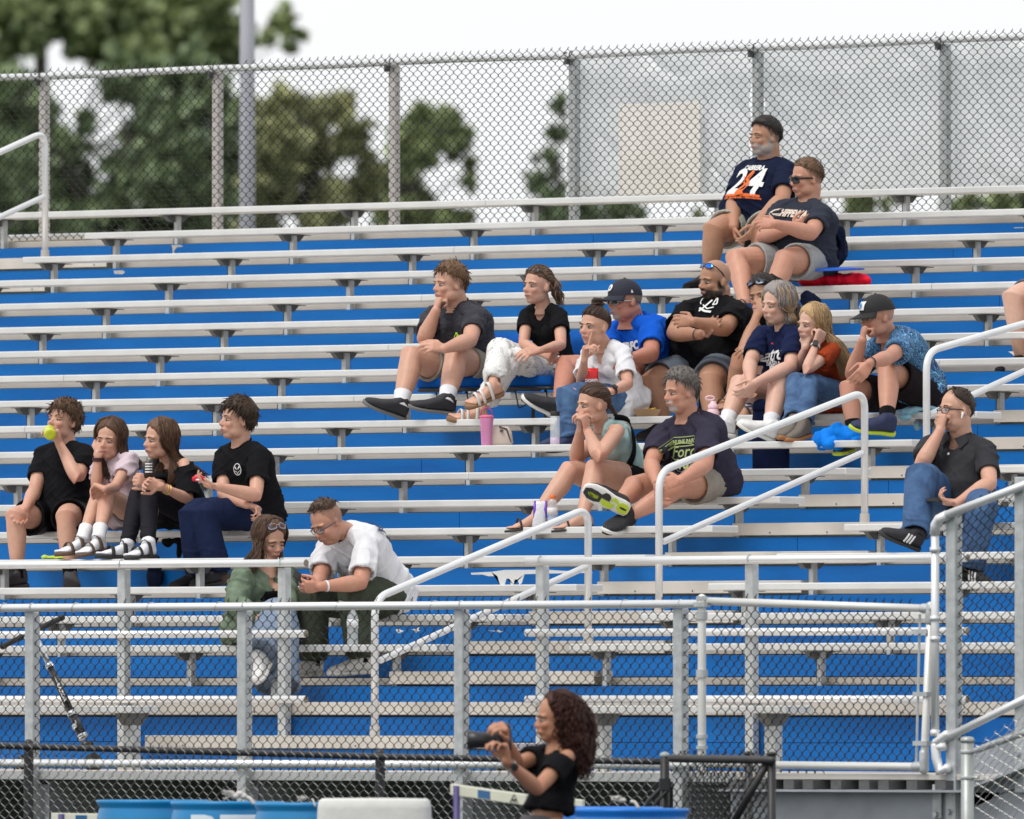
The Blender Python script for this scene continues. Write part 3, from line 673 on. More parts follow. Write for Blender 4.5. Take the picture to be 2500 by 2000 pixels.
def build_head(bm, H, neck, nr, o):
    wd = o.get('wide', 1.); jw = o.get('jaw', 1.); ns = o.get('nose', 1.)
    ellh(bm, H, (-.014, 0, .034), (.097, .076*wd, .094), 24, 18)
    ellh(bm, H, (.020, 0, -.026), (.072, .060*wd, .085), 22, 16)
    ellh(bm, H, (.046, 0, -.086), (.036, .033*jw, .026))
    for sg in (-1, 1):
        ellh(bm, H, (.012, .036*jw*wd, -.062), (.05, .024*jw, .038)); ellh(bm, H, (.060, .033*wd, -.024), (.026, .024, .024))
        ellh(bm, H, (.012, -.036*jw*wd, -.062), (.05, .024*jw, .038)); ellh(bm, H, (.060, -.033*wd, -.024), (.026, .024, .024))
        ellh(bm, H, (-.012, sg*.080*wd, -.008), (.014, .0085, .027), 12, 10); ellh(bm, H, (-.006, sg*.074*wd, -.016), (.012, .011, .018), 10, 8)
        ellh(bm, H, (.098, sg*.0105*ns, -.029), (.0095, .0075, .007), 10, 8)
        ellh(bm, H, (.069, sg*.032, .0215), (.018, .026, .0085), 12, 8)
    ellh(bm, H, (.076, 0, .026), (.014, .03, .014))
    tube(bm, [H.p(.078, 0, .016), H.p(.093, 0, -.006), H.p(.1065, 0, -.024), H.p(.097, 0, -.033)], [.0075*H.sc, .0085*H.sc*ns, .0105*H.sc*ns, .008*H.sc], 10, round_caps=True)
    ellh(bm, H, (.0895, 0, -.0535), (.0115, .0235, .0058), 14, 8); ellh(bm, H, (.0865, 0, -.0645), (.0125, .0195, .0072), 14, 8)
    ellh(bm, H, (.078, 0, -.058), (.016, .03, .018))
    if o.get('dchin'): ellh(bm, H, (.015, 0, -.092), (.05, .045, .03))
    a = H.p(-.028, 0, -.045); b = neck; m1 = a.lerp(b, .45)
    tube(bm, [H.p(-.02, 0, .0), a, m1, b, b-ZZ*.05], [.05*H.sc, nr*1.02, nr, nr*1.10, nr*1.3], 18)
def head_colors(loc, base, o, P):
    """skin tones by place on the head: lips, cheeks, beard, stubbled scalp"""
    base = np.array(base); c = np.tile(base, (len(loc), 1)); f, l, u = loc.T
    nz = fnoise(P, 26)*.04+fnoise(P, 90, 5)*.03
    c *= (1+nz)[:, None]
    inh = sstep(.17, .12, np.sqrt(f**2+l**2+u**2))
    ch = np.exp(-(((f-.07)/.03)**2+((np.abs(l)-.038)/.022)**2+((u+.03)/.02)**2))+np.exp(-(((f-.108)/.014)**2+(l/.016)**2+((u+.026)/.014)**2))+.3*np.exp(-(((f+.012)/.02)**2+((np.abs(l)-.08)/.012)**2+((u+.012)/.03)**2))
    c = c*(1-.35*ch[:, None]*np.array([0, .45, .45])*inh[:, None])
    lip = sstep(1.25, .8, ((l/.024)**2+((u+.0585)/.0105)**2))*(f > .075)
    lc = np.array(o.get('lips', (.42, .17, .14))); c = c*(1-lip[:, None]*.75)+lc*lip[:, None]*.75
    mouth = sstep(1.3, .6, ((l/.021)**2+((u+.0595)/.0022)**2))*(f > .07); c = c*(1-mouth[:, None]*.75)
    eyz = sstep(1.2, .5, ((np.abs(l)-.032)/.021)**2+((u-.001)/.013)**2)*(f > .05)*inh; c = c*(1-.22*eyz[:, None])
    bd = o.get('beard')
    if bd:
        col, dens, kind = np.array(bd[0]), bd[1], bd[2]
        nn = fnoise(P, 330, 3)*.25
        jawm = sstep(-.034, -.048, u+.25*(np.abs(l)-.03))*sstep(-.025, .0, f)
        side = sstep(.052, .060, np.abs(l))*sstep(.0755, .071, np.abs(l))*sstep(-.035, -.02, f)*sstep(.03, .015, f)*sstep(.02, .0, u)*sstep(-.1, -.03, u)
        stache = sstep(1.3, .8, ((l/.034)**2+((u+.043)/.0095)**2))*(f > .07)
        gt = sstep(1.3, .8, ((l/.036)**2+((u+.082)/.030)**2))*(f > .04)
        under = sstep(-.125, -.10, u)
        jawm = jawm*sstep(.077, .072, np.abs(l)); m_ = np.maximum(jawm, side)*under if kind == 'full' else np.zeros(len(f))
        m_ = np.maximum(m_, np.maximum(stache, gt*under)) if kind in ('full', 'goatee') else m_
        if kind == 'stache': m_ = np.maximum(stache, .5*gt)
        if kind == 'stubble': m_ = np.maximum(np.maximum(jawm*under, stache)*.55, 0)
        m_ = m_*(1-lip*.9)*inh; a = np.clip(m_*(dens+nn*.8), 0, 1)[:, None]; c = c*(1-a)+col*a
    sc_ = o.get('scalp')
    if sc_:
        az = np.abs(np.degrees(np.arctan2(l, f+.014))); el = np.degrees(np.arctan2(u-.034+.02, np.sqrt((f+.014)**2+l**2)))
        lim = np.interp(az, [0, 35, 55, 72, 88, 105, 180], sc_[2] if len(sc_) > 2 else [50, 46, 28, 2, -14, -30, -40])
        a = (sstep(-4, 4, el-lim)*sc_[1]*inh*(.85+.3*fnoise(P, 300, 2)))[:, None]; a = np.clip(a, 0, 1); c = c*(1-a)+np.array(sc_[0])*a
    return np.clip(c, .003, .9)
EYEW = mat('eye_white', (.50, .44, .41), .6, spec=.2); EYED = mat('eye_dark', (.03, .02, .015), .15); LASH = mat('lash', (.03, .02, .018), .7)
def build_face_parts(H, par, o):
    iris = o.get('iris', (.04, .025, .015)); down = o.get('lid', .35); gz = o.get('gaze', (0, 0))
    im = mat('iris_%02d%02d%02d' % tuple(int(c*99) for c in iris), iris, .15)
    for sg in (-1, 1):
        bm = new_bm(); ellh(bm, H, (.0705, sg*.0315, .001), (.0150, .0145, .0068), 14, 10); e = obj('eye', bm, EYEW, par, True)
        bm = new_bm(); ellh(bm, H, (.0835+.0006, sg*.0310+gz[0]*.003, .0005+gz[1]*.002), (.003, .0066, .0066*(1-down*.4)), 12, 8); obj('iris', bm, im, e, True)
        bm = new_bm()
        pts = [H.p(.0865-.32*abs(t)**2*.0, 0, 0) for t in ()]
        pts = [H.p(.0862-.010*(t**2)-.002, sg*(.0315+t*.0150), .0062*(1-t*t)-.0018*(t > 0)*t-.006*down+.0015) for t in np.linspace(-1, 1, 7)]
        tube(bm, pts, [.0008, .0016, .0020, .0022, .0022, .0018, .0008], 5); obj('eyelid', bm, LASH, e)
        if down > .48:
            bm = new_bm(); ellh(bm, H, (.0712, sg*.0315, .0062-.003*down), (.0150, .0150, .0052+.002*down), 14, 8); obj('upper_lid', bm, mat('lid_'+o['skin'], tuple(x*.86 for x in SKIN[o['skin']]), .5), e, True)
        bc = o.get('brow', (.06, .035, .02)); bm = new_bm(); th = o.get('browt', 1.)
        pts = [H.p(.0925-.013*t*t-.004*t, sg*(.0315+t*.0195), .0225+.0035*math.sin((t+.6)*1.9)-(.003 if t < -.8 else 0)) for t in np.linspace(-1, 1, 8)]
        tube(bm, pts, [(.0016*th, .0016), (.0032*th, .002), (.0034*th, .002), (.0032*th, .002), (.003*th, .002), (.0024*th, .002), (.0018*th, .0016), (.0008, .001)], 6, flat=H.u)
        obj('eyebrow', bm, mat('brow_%02d%02d' % (int(bc[0]*99), int(bc[1]*99)), bc, .8), par)
HL = {'short': [31, 28, 20, 13, 4, -4, -46], 'long': [34, 20, 0, -14, -26, -42, -54], 'boy': [18, 16, 8, -6, -20, -36, -50], 'recede': [66, 52, 24, 14, 4, -4, -44], 'pulled': [27, 22, 14, 9, 4, -4, -44], 'fringe': [30, 34, 18, -5, -30, -40, -50]}
def hair_shell(bm, H, line, thick, top=1., back=1., wave=.0, seed=0, amp=.0035, part=None, n=72, m=48, sides=1., freq=34):
    lim_t = HL[line] if isinstance(line, str) else line
    V = []
    for j in range(m+1):
        th = math.pi*j/m; row = []
        for i in range(n):
            ph = 2*math.pi*i/n; d = Vector((math.sin(th)*math.cos(ph), math.sin(th)*math.sin(ph), math.cos(th)))
            az = abs(math.degrees(math.atan2(d.y, d.x))); el = 90-math.degrees(th)
            lim = float(np.interp(az, [0, 35, 55, 72, 88, 105, 180], lim_t))+3.5*noise.noise(Vector((ph*5, seed, 1)))
            a = min(1, max(0, (el-lim+5)/10)); a = a*a*(3-2*a)
            t = thick*(1+(top-1)*max(0, d.z)+(back-1)*max(0, -d.x)); t *= sides+(1-sides)*min(1, max(0, d.z*1.8))
            sx = ph*freq if abs(d.z) < .8 else d.x*freq+d.y*freq*.6
            st = noise.noise(Vector((math.sin(ph)*freq*.35, math.cos(ph)*freq*.35+d.z*3, d.z*2.+seed)))*amp+noise.noise(Vector((d.x*14+seed, d.y*14, d.z*14)))*amp*1.2
            if part is not None and d.z > .3: st -= .006*math.exp(-((d.y-part)/.05)**2)
            st += wave*math.sin(d.z*30+ph*3)
            off = -.02+(t+st+.02)*a
            edge = min(1., max(0., (el-lim)/26)); off -= (t*.72)*(1-edge)**1.5*a
            r = Vector((.097+off, .079+off, .095+off))
            if j in (0, m) and i: row.append(row[0]); continue
            row.append(bm.verts.new(H.p(-.014+d.x*r.x, d.y*r.y, .034+d.z*r.z-(.02*max(0, -d.z) if d.x < 0 else 0))))
        V.append(row)
    for j in range(m):
        for i in range(n):
            q = [V[j][i], V[j+1][i], V[j+1][(i+1) % n], V[j][(i+1) % n]]; q = list(dict.fromkeys(q))
            if len(q) >= 3:
                try: bm.faces.new(q)
                except ValueError: pass
def clump(bm, pts, r0, r1=None, n=5, jit=.002, flat=None):
    P = catmull(pts, 4); k = len(P); r1 = r0*.25 if r1 is None else r1
    a, b, c = random.uniform(0, 9), random.uniform(0, 9), random.uniform(0, 9)
    P = [p+Vector((noise.noise(p*12+Vector((a, 0, 0))), noise.noise(p*12+Vector((0, b, 0))), noise.noise(p*12+Vector((0, 0, c)))))*jit*3 for p in P]
    rad = [r0*(.75+.25*math.sin(math.pi*min(1, i/k*2.)))*(1-max(0, (i/(k-1)-.55)/.45)**1.5)+r1*.3 for i in range(k)]
    if flat is not None: tube(bm, P, [(r*1.9, r*.7) for r in rad], n, flat=flat)
    else: tube(bm, P, rad, n)
def catmull(pts, k=4):
    pts = [Vector(p) for p in pts]; Q = [pts[0]*2-pts[1]]+pts+[pts[-1]*2-pts[-2]]; out = []
    for i in range(1, len(Q)-2):
        p0, p1, p2, p3 = Q[i-1:i+3]
        for j in range(k):
            t = j/k; out.append(.5*((2*p1)+(p2-p0)*t+(2*p0-5*p1+4*p2-p3)*t*t+(3*p1-p0-p2*3+p3)*t**3))
    out.append(pts[-1]); return out
def short_tufts(bm, H, n, line, L_=.03, r=.0045, lift=.35, fwd=(1, 0, 0), seed=1, thick=.014):
    random.seed(seed); lim_t = HL[line] if isinstance(line, str) else line; n = int(n*2.6); r *= .62
    for i in range(n):
        ph = random.uniform(-math.pi, math.pi); el = math.degrees(math.asin(random.uniform(-.7, 1)))
        if el < float(np.interp(abs(math.degrees(ph)), [0, 35, 55, 72, 88, 105, 180], lim_t))+3: continue
        th = R_(90-el); d = Vector((math.sin(th)*math.cos(ph), math.sin(th)*math.sin(ph), math.cos(th)))
        root = Vector((-.014+d.x*(.097+thick*.5), d.y*(.079+thick*.5), .034+d.z*(.095+thick*.5)))
        g = Vector(fwd)*(max(0, d.z)*1.2)+Vector((0, d.y*.3, -1))*(1-max(0, d.z)*.8); g = g-d*g.dot(d); g = g.normalized() if g.length > .01 else Vector((1, 0, 0))
        g = (g+Vector((random.gauss(0, .25), random.gauss(0, .25), random.gauss(0, .2)))).normalized()
        p1 = root+(g+d*lift).normalized()*L_*.5; p2 = p1+(g+d*lift*.1).normalized()*L_*.6
        tube(bm, [H.p(*root), H.p(*p1), H.p(*p2)], [r*H.sc, r*.9*H.sc, r*.25*H.sc], 5)
def combed(bm, H, seed, g0=(-1, 0, .15), n=260, line='pulled'):
    random.seed(seed)
    for i in range(n):
        ph = random.uniform(-math.pi, math.pi); el = math.degrees(math.asin(random.uniform(-.5, 1)))
        if el < float(np.interp(abs(math.degrees(ph)), [0, 35, 55, 72, 88, 105, 180], HL[line]))-1: continue
        th = R_(90-el); pts = []; d = Vector((math.sin(th)*math.cos(ph), math.sin(th)*math.sin(ph), math.cos(th)))
        for k in range(5):
            pts.append(H.p(-.014+d.x*.108, d.y*.089, .034+d.z*.106)); g = Vector(g0); g = g-d*g.dot(d); d = (d+g.normalized()*.16).normalized() if g.length > .05 else d
        if (pts[0]-pts[-1]).length < .02: continue
        tube(bm, pts, [.0012, .0026, .0028, .0024, .001], 4)
def long_hair(bm, H, n, part, drops, r=.006, seed=1, thick=.012, back=True):
    """drops: list of (weight, side range, [control points in world after leaving the head])"""
    random.seed(seed)
    for (cnt, s0, s1, e0, e1, path, spread) in drops:
        for i in range(int(cnt*2.3)):
            t = random.random(); ph = R_(s0+(s1-s0)*t); el = R_(e0+(e1-e0)*random.random())
            d = Vector((math.cos(el)*math.cos(ph), math.cos(el)*math.sin(ph), math.sin(el)))
            def onh(dd, ex=0): dd = dd.normalized(); ex += .0035; return H.p(-.014+dd.x*(.099+thick+ex), dd.y*(.080+thick+ex), .034+dd.z*(.095+thick+ex))
            top = Vector((d.x*.35, part*.4+d.y*.05, 1)).normalized()
            mid = (top*.45+d*.6).normalized()
            low = Vector((d.x, d.y, -.35)).normalized()
            pts = [onh(top), onh(mid, .002), onh(d, .003)]
            if el > R_(-5): pts.append(onh(low, .002))
            jx = Vector((random.gauss(0, 1), random.gauss(0, 1), random.gauss(0, .35)))
            off = None
            for k, q in enumerate(path):
                sp = spread*(.6+.5*k)
                pts.append(Vector(q)+RT*(random.uniform(-1, 1)*sp)+TOC*random.uniform(-.5, .5)*sp+ZZ*jx.z*spread*(.5 if k < len(path)-1 else 1.3))
            clump(bm, pts, r*.60*random.uniform(.6, 1.2)*H.sc, None, 4, .0028)
def shoe(par, ank, dirv, col, sole, L_=.27, upv=None, name='shoe', accent=None, w=.046, opened=False, side=1, stripes=None, kw_tread=None):
    d = dirv.normalized(); L_ *= .93; up = Vector(upv) if upv is not None else Vector((0, 0, 1)); up = (up-d*up.dot(d)).normalized(); s = d.cross(up)
    heel = ank-d*.055-up*.075
    def sec(t, hw, h, b=0., sh=0.): c = heel+d*(t*L_)+up*(h/2+b)+s*sh; return (c, s*hw, up*(h/2), 2.6)
    bm = new_bm()
    ring_loft(bm, [sec(-.01, w*.35, .05, .025), sec(.03, w*.74, .098, .02), sec(.13, w*.86, .118, .018), sec(.30, w*.86, .110, .018), sec(.40, w*.90, .082, .018), sec(.62, w*1.08, .058, .016), sec(.82, w*1.02, .046, .016), sec(.95, w*.7, .034, .018), sec(1., w*.3, .02, .022)], 18)
    me = bake(bm, .006, 3, 'shoe'); o = obj(name, me, col, par, True)
    bm = new_bm()
    def sol(t, hw, b=0.): c = heel+d*(t*L_)+up*(.012+b); return (c, s*hw, up*.013, 3.2)
    ring_loft(bm, [sol(-.03, w*.45, .004), sol(.02, w*.86), sol(.14, w*.94), sol(.35, w*.88, .001), sol(.6, w*1.14), sol(.82, w*1.1, .001), sol(.96, w*.78, .005), sol(1.02, w*.35, .010)], 18)
    obj('sole', bm, sole, o, True)
    if kw_tread is not None:
        bt = new_bm(); by = new_bm()
        for k, (t0, t1, s0, s1, wh) in enumerate(((.60, .99, -.55, .85, 0), (.42, .62, -.85, -.05, 0), (.30, .60, .05, .80, 1), (.66, .90, -.10, .45, 1), (-.01, .24, -.75, .75, 1), (.03, .18, -.15, .15, 0), (.24, .40, -.8, -.3, 1))):
            q = [heel+d*(tt*L_)+s*ss*w*(.92 if tt > .3 else .8)-up*.0035 for tt, ss in ((t0, s0*.7), (t0+(t1-t0)*.3, s0), (t1-(t1-t0)*.3, s0), (t1, s0*.5), (t1, s1*.5), (t1-(t1-t0)*.3, s1), (t0+(t1-t0)*.3, s1), (t0, s1*.7))]
            tb = (bt, by)[wh if kw_tread[2] is None else kw_tread[2][wh]]; o_ = -up*(.0015*(k % 3)); a_ = [tb.verts.new(p+o_) for p in q]; b_ = [tb.verts.new(p+o_+up*.006) for p in q]; tb.faces.new(a_); tb.faces.new(b_[::-1])
            for z_ in range(8): tb.faces.new((a_[z_], b_[z_], b_[(z_+1) % 8], a_[(z_+1) % 8]))
        obj('tread', bt, kw_tread[0], o)
        if len(by.verts): obj('tread', by, kw_tread[1], o)
    # laces / tongue
    bm = new_bm()
    for k in range(4):
        c = heel+d*(L_*(.36+.075*k))+up*(.095-.0125*k); tube(bm, [c-s*w*.5, c+up*.006, c+s*w*.5], .0028, 5)
    if accent is not None: obj('laces', bm, accent, o)
    else: bm.free()
    if stripes is not None:
        bm = new_bm()
        for k in range(3):
            for sg in (-1, 1):
                t = .36+.075*k; a = heel+d*(L_*t)+up*.030+s*sg*w*1.02; b = heel+d*(L_*(t-.07))+up*.082+s*sg*w*.80
                tube(bm, [a, a.lerp(b, .5)+s*sg*.004, b], [(.0062, .003)]*3, 5, flat=d)
        obj('stripes', bm, stripes, o)
    return o
def sock(par, ank, knee, toe_d, m, L_=.07, r=.043):
    r = max(r, SOCKR[0]); L_ += .02
    bm = new_bm(); u = (knee-ank).normalized()
    tube(bm, [ank-u*.012, ank, ank+u*L_*.5, ank+u*L_, ank+u*(L_+.004)], [r*1.08, r*1.06, r*1.02, r*1.12, r*1.0], 16); return obj('sock', bm, m, par, True)
def sandal(par, ank, dirv, up, m_sole, m_strap, L_=.25, straps=((.30, .030), (.62, .024)), w=.043, thick=.022):
    d = dirv.normalized(); up = (up-d*up.dot(d)).normalized(); s = d.cross(up); heel = ank-d*.05-up*.072
    bm = new_bm()
    def sol(t, hw): return (heel+d*(t*L_)-up*(.002), s*hw, up*thick/2, 3.2)
    ring_loft(bm, [sol(-.03, w*.4), sol(.02, w*.8), sol(.15, w*.9), sol(.4, w*.84), sol(.65, w*1.1), sol(.85, w*1.05), sol(.97, w*.7), sol(1.02, w*.3)], 16); o = obj('sandal', bm, m_sole, par, True)
    bm = new_bm()
    for t, h in straps:
        c = heel+d*(t*L_); hh = .099 if t < .4 else .066
        tube(bm, [c+s*math.cos(a)*w*1.05+up*(math.sin(a)*hh) for a in [math.pi*k/10 for k in range(11)]], [(h*.5, .003)]*11, 5, flat=d)
    obj('strap', bm, m_strap, o, True); return o
def foot(bm, ank, d, up, L_=.24, w=.040):
    d = d.normalized(); up = (up-d*up.dot(d)).normalized(); s = d.cross(up); heel = ank-d*.05-up*.068
    def sec(t, hw, h): return (heel+d*(t*L_)+up*h/2, s*hw, up*(h/2), 2.3)
    ring_loft(bm, [sec(-.02, w*.4, .05), sec(.05, w*.72, .075), sec(.2, w*.8, .095), sec(.4, w*.85, .07), sec(.65, w*1.05, .042), sec(.80, w*1.05, .03), sec(.85, w*.9, .022)], 14)
    for i in range(5):
        b = heel+d*(L_*(.78-.012*i*i*.4))+s*(w*(.78-.40*i))*1+up*.012
        tube(bm, [b, b+d*(.045-.004*i)], [.011 if i == 0 else .0085, .010 if i == 0 else .0075], 7, round_caps=True)
def text_bm(s, size, shear=0., font_sx=1., bold=0., space=1.):
    c = bpy.data.curves.new('t', 'FONT'); c.body = s; c.size = size; c.align_x = 'CENTER'; c.align_y = 'CENTER'; c.resolution_u = 3; c.shear = shear; c.offset = bold; c.space_character = space
    o = bpy.data.objects.new('t', c); COL.objects.link(o); dg = bpy.context.evaluated_depsgraph_get()
    me = bpy.data.meshes.new_from_object(o.evaluated_get(dg)); bpy.data.objects.remove(o)
    bm = new_bm(); bm.from_mesh(me); bpy.data.meshes.remove(me)
    for v in bm.verts: v.co.x *= font_sx
    return bm
def poly_bm(polys):
    bm = new_bm()
    for p in polys:
        f = bm.faces.new([bm.verts.new((x, y, 0)) for x, y in p]); 
    bmesh.ops.triangulate(bm, faces=bm.faces[:]); return bm
def ring_poly(cx, cy, rx, ry, w_, n=28, a0=0, a1=2*math.pi):
    out = []
    for i in range(n):
        a, b = a0+(a1-a0)*i/n, a0+(a1-a0)*(i+1)/n
        out.append([(cx+rx*math.cos(a), cy+ry*math.sin(a)), (cx+rx*math.cos(b), cy+ry*math.sin(b)), (cx+(rx-w_)*math.cos(b), cy+(ry-w_)*math.sin(b)), (cx+(rx-w_)*math.cos(a), cy+(ry-w_)*math.sin(a))])
    return out
def line_poly(pts, w_):
    out = []
    for (a, b) in zip(pts, pts[1:]):
        dx, dy = b[0]-a[0], b[1]-a[1]; l = math.hypot(dx, dy) or 1; nx, ny = -dy/l*w_/2, dx/l*w_/2
        out.append([(a[0]+nx, a[1]+ny), (b[0]+nx, b[1]+ny), (b[0]-nx, b[1]-ny), (a[0]-nx, a[1]-ny)])
    return out
def decal(bm, target, O, rt, up, n, m, par, name='print', off=.003, sub=.014):
    rt = rt.normalized(); up = (up-rt*up.dot(rt)).normalized(); n2 = rt.cross(up)
    if n2.dot(n) < 0: n2 = -n2
    for _ in range(3):
        E_ = [e for e in bm.edges if e.calc_length() > sub]
        if not E_: break
        bmesh.ops.subdivide_edges(bm, edges=E_, cuts=1); bmesh.ops.triangulate(bm, faces=bm.faces[:])
    bv = SMOOTH.get(target.name)
    if bv: off += .0085
    else: bv = BVHTree.FromPolygons([tuple(v.co) for v in target.data.vertices], [tuple(p.vertices) for p in target.data.polygons])
    bad = []
    inv = target.matrix_basis.inverted() if False else Matrix.Identity(4)
    for v in bm.verts:
        p = O+rt*v.co.x+up*v.co.y; h = bv.ray_cast(p+n2*.25, -n2, .5)
        if h[0] is None: bad.append(v); continue
        v.co = h[0]+h[1]*off*.5+n2*(off+.003)
    if bad: bmesh.ops.delete(bm, geom=bad, context='VERTS')
    return obj(name, bm, m, par)
def sleeve(bm, pts, rad, wall=.012, n=20):
    # tube whose free end is hollow, so the hem stands off the limb
    fr = frames(pts); R = []
    for (t, u, v), p, r in zip(fr, pts, rad): R.append((p, u*r, v*r))
    t, u, v = fr[-1]; p = pts[-1]; r = rad[-1]
    R += [(p+t*.002, u*(r-.004), v*(r-.004)), (p-t*.004, u*(r-wall), v*(r-wall)), (p-t*.030, u*(r-wall-.004), v*(r-wall-.004)), (p-t*.032, u*.01, v*.01)]
    ring_loft(bm, R, n)
SMOOTH = {}
PEOPLE = {}; DEBUG = []
def person(name, label, s):
    c = s['crop']; k = s.get('k'); g = lambda key: px_(c, s[key])
    J = {}
    if 'pelz' in s: pel = W(*g('pel'), s['Y'])
    else:
        Y0 = -RUN*k+s.get('py', 0); p = W(*g('pel'), Y0); pel = Vector((p.x, Y0, seat_z(k)+s.get('pz', .095)))
    neck = WX(*g('neck'), pel.x+s.get('lean', 0))
    hc = WX(*g('head'), neck.x+s.get('hx', 0))
    SW = s.get('sw', .185)*.93; AS = s.get('arm', 1.); LS = s.get('leg', 1.); W_ = s.get('w', 1.); FEM = s.get('fem', 0)
    fwd_guess = Vector((0, -1, 0))
    sh = [reach(neck, *px_(c, s['sh'][0]), SW, s.get('shs', (1, -1))[0]), reach(neck, *px_(c, s['sh'][1]), SW, s.get('shs', (1, -1))[1])]
    es = s.get('es', (-1, -1)); ws = s.get('ws', (-1, -1)); ks = s.get('ks', (-1, -1))
    LA = s.get('la', (.29, .255)); LL = s.get('ll', (.43, .42)); HW = s.get('hw', .095)
    el = [reach(sh[i], *px_(c, s['el'][i]), LA[0], es[i]) for i in (0, 1)]
    wr = []
    for i in (0, 1):
        q = s['wr'][i]
        if len(q) == 2: wr.append(reach(el[i], *px_(c, q), LA[1], ws[i])); continue
        # wrist at a known distance in front of the head; the elbow is then bent to suit both bones
        r = ray(*px_(c, q[:2])).normalized(); w_ = CAM+r*((hc-CAM).dot(F_)/r.dot(F_)-q[2]); wr.append(w_)
        re_ = ray(*px_(c, s['el'][i])).normalized(); d0 = (hc-CAM).dot(F_)/re_.dot(F_)
        best = min((( (CAM+re_*(d0-t)-sh[i]).length-LA[0])**2+((CAM+re_*(d0-t)-w_).length-LA[1])**2, t) for t in [x*.01 for x in range(-15, 45)])
        el[i] = CAM+re_*(d0-best[1])
    hip = [pel+Vector((-HW, 0, 0)), pel+Vector((HW, 0, 0))]
    if 'hipdir' in s: hd = B(*s['hipdir']).normalized(); hip = [pel-hd*HW, pel+hd*HW]
    kn = [reach(hip[i], *px_(c, s['kn'][i]), LL[0], ks[i]) for i in (0, 1)]
    an = []
    for i in (0, 1):
        a = s['an'][i]
        if len(a) == 3: an.append(W(*px_(c, a[:2]), -RUN*k+a[2]))
        else: an.append(reach(kn[i], *px_(c, a), LL[1], s.get('as', (-1, -1))[i]))
    DEBUG.append((name, label[:28], 'torso %.2f' % (neck-pel).length, 'sh %.2f' % (sh[0]-sh[1]).length, 'head %.2f' % (hc-neck).length, 'arm', ['%.2f/%.2f' % ((el[i]-sh[i]).length, (wr[i]-el[i]).length) for i in (0, 1)], 'leg', ['%.2f/%.2f' % ((kn[i]-hip[i]).length, (an[i]-kn[i]).length) for i in (0, 1)], 'ankY', ['%.2f z%+.2f' % (an[i].y-pel.y, an[i].z-(T_z(k+1) if k is not None else 0)) for i in (0, 1)]))
    root = thing('person', label, 'person', tuple(pel), s.get('group'))
    H = Head(hc, *s['face'], sc=s.get('hs', 1.))
    sk = SKIN[s['skin']]; smat = skin_mat()
    X = (sh[1]-sh[0]).normalized(); upv = (neck-pel).normalized(); hx_ = (hip[1]-hip[0]).normalized()
    nf = X.cross(upv).normalized(); nf = -nf if nf.y > 0 and 'hipdir' not in s else nf
    if nf.dot(TOC*.5+Vector((0, -1, 0))) < 0: nf = -nf
    hf = Vector((0, -1, 0)) if 'hipdir' not in s else hx_.cross(ZZ)*(1 if hx_.cross(ZZ).dot(TOC) > 0 else -1)
    slouch = s.get('slouch', .05)*.6; mid = (pel+neck)/2-nf*slouch
    def spine(t):
        return pel*(1-t)**2+mid*2*t*(1-t)+neck*t*t
    def axes(t): 
        x = (hx_*(1-t)+X*t).normalized(); tg = ((mid-pel)*(1-t)+(neck-mid)*t).normalized(); y = x.cross(tg).normalized()
        if y.dot(nf) < 0: y = -y
        return x, y
    belly = s.get('belly', 0.)
    def torso(bm, inf=0., top=True, bottom=-.12, loose=0.):
        tab = [(bottom, .15, .11, 0), (-.04, .172, .125, 0), (.08, .170, .128, .35), (.22, .156, .118, .8), (.36, .148, .112, 1), (.50, .152, .112, .7), (.64, .166, .116, .25), (.78, .172, .108, 0), (.88, .155, .086, 0), (.95, .118, .068, 0), (1.0, .078, .056, 0)]
        if FEM: tab = [(bottom, .15, .11, 0), (-.04, .172, .120, 0), (.08, .160, .112, .2), (.22, .138, .096, .5), (.36, .126, .088, .8), (.50, .130, .092, .5), (.64, .144, .100, .2), (.78, .148, .088, 0), (.88, .132, .072, 0), (.95, .100, .058, 0), (1.0, .066, .050, 0)]
        R = []
        if bottom > -.04: tab = [(bottom, .15 if not FEM else .138, .11 if not FEM else .10, 0)]+[q for q in tab if q[0] > bottom+.03]
        for t, a, b, be in tab:
            x, y = axes(max(0, t)); cen = spine(max(0, t)) if t >= 0 else pel+(pel-spine(.1)).normalized()*(-t*.45)
            a = a*W_; b = b*W_; bl = belly*be
            lo = loose*(1 if t < .5 else .3)
            R.append((cen+y*(bl*.7), x*(a+inf+lo+bl*.25), y*(b+inf+lo*.8+bl*.55), 2.3))
        ring_loft(bm, R, 28)
        if FEM:
            x, y = axes(.66); q = spine(.66)
            for sg in (-1, 1): ell(bm, q+x*sg*.070*W_+y*(.066+inf*.8)*W_-upv*.012, Vector((.062, .062, .062))*FEM, None, 14, 10)
        for i in (0, 1):
            tube(bm, [neck+upv*.004, neck.lerp(sh[i], .5)+upv*(.004), sh[i]-upv*.002], [.036+inf*.8, .036*W_+inf*.8, (.041*AS+.003)+inf*.8], 14, round_caps=True)
    # ---- skin
    bm = new_bm(); torso(bm, -.012)
    for i in (0, 1):
        e, w_ = el[i], wr[i]; sd = sh[i]
        ua = (e-sd); fa = (w_-e)
        tube(bm, [sd, sd+ua*.25, sd+ua*.6, sd+ua*.9, e, e+fa*.12, e+fa*.3, e+fa*.6, e+fa*.88, w_, w_+fa.normalized()*.012], [x*AS for x in (.043, .046, .044, .040, .039, .042, .0425, .035, .027, .0255, .024)], 16, round_caps=True)
        hd = s['hand'][i]
        hand(bm, w_, B(*hd[0]), B(*hd[1]), 1 if i == 0 else -1, hd[2] if len(hd) > 2 else (.35, .4, .45, .5), s.get('handsc', 1.), hd[3] if len(hd) > 3 else (.45, .5))
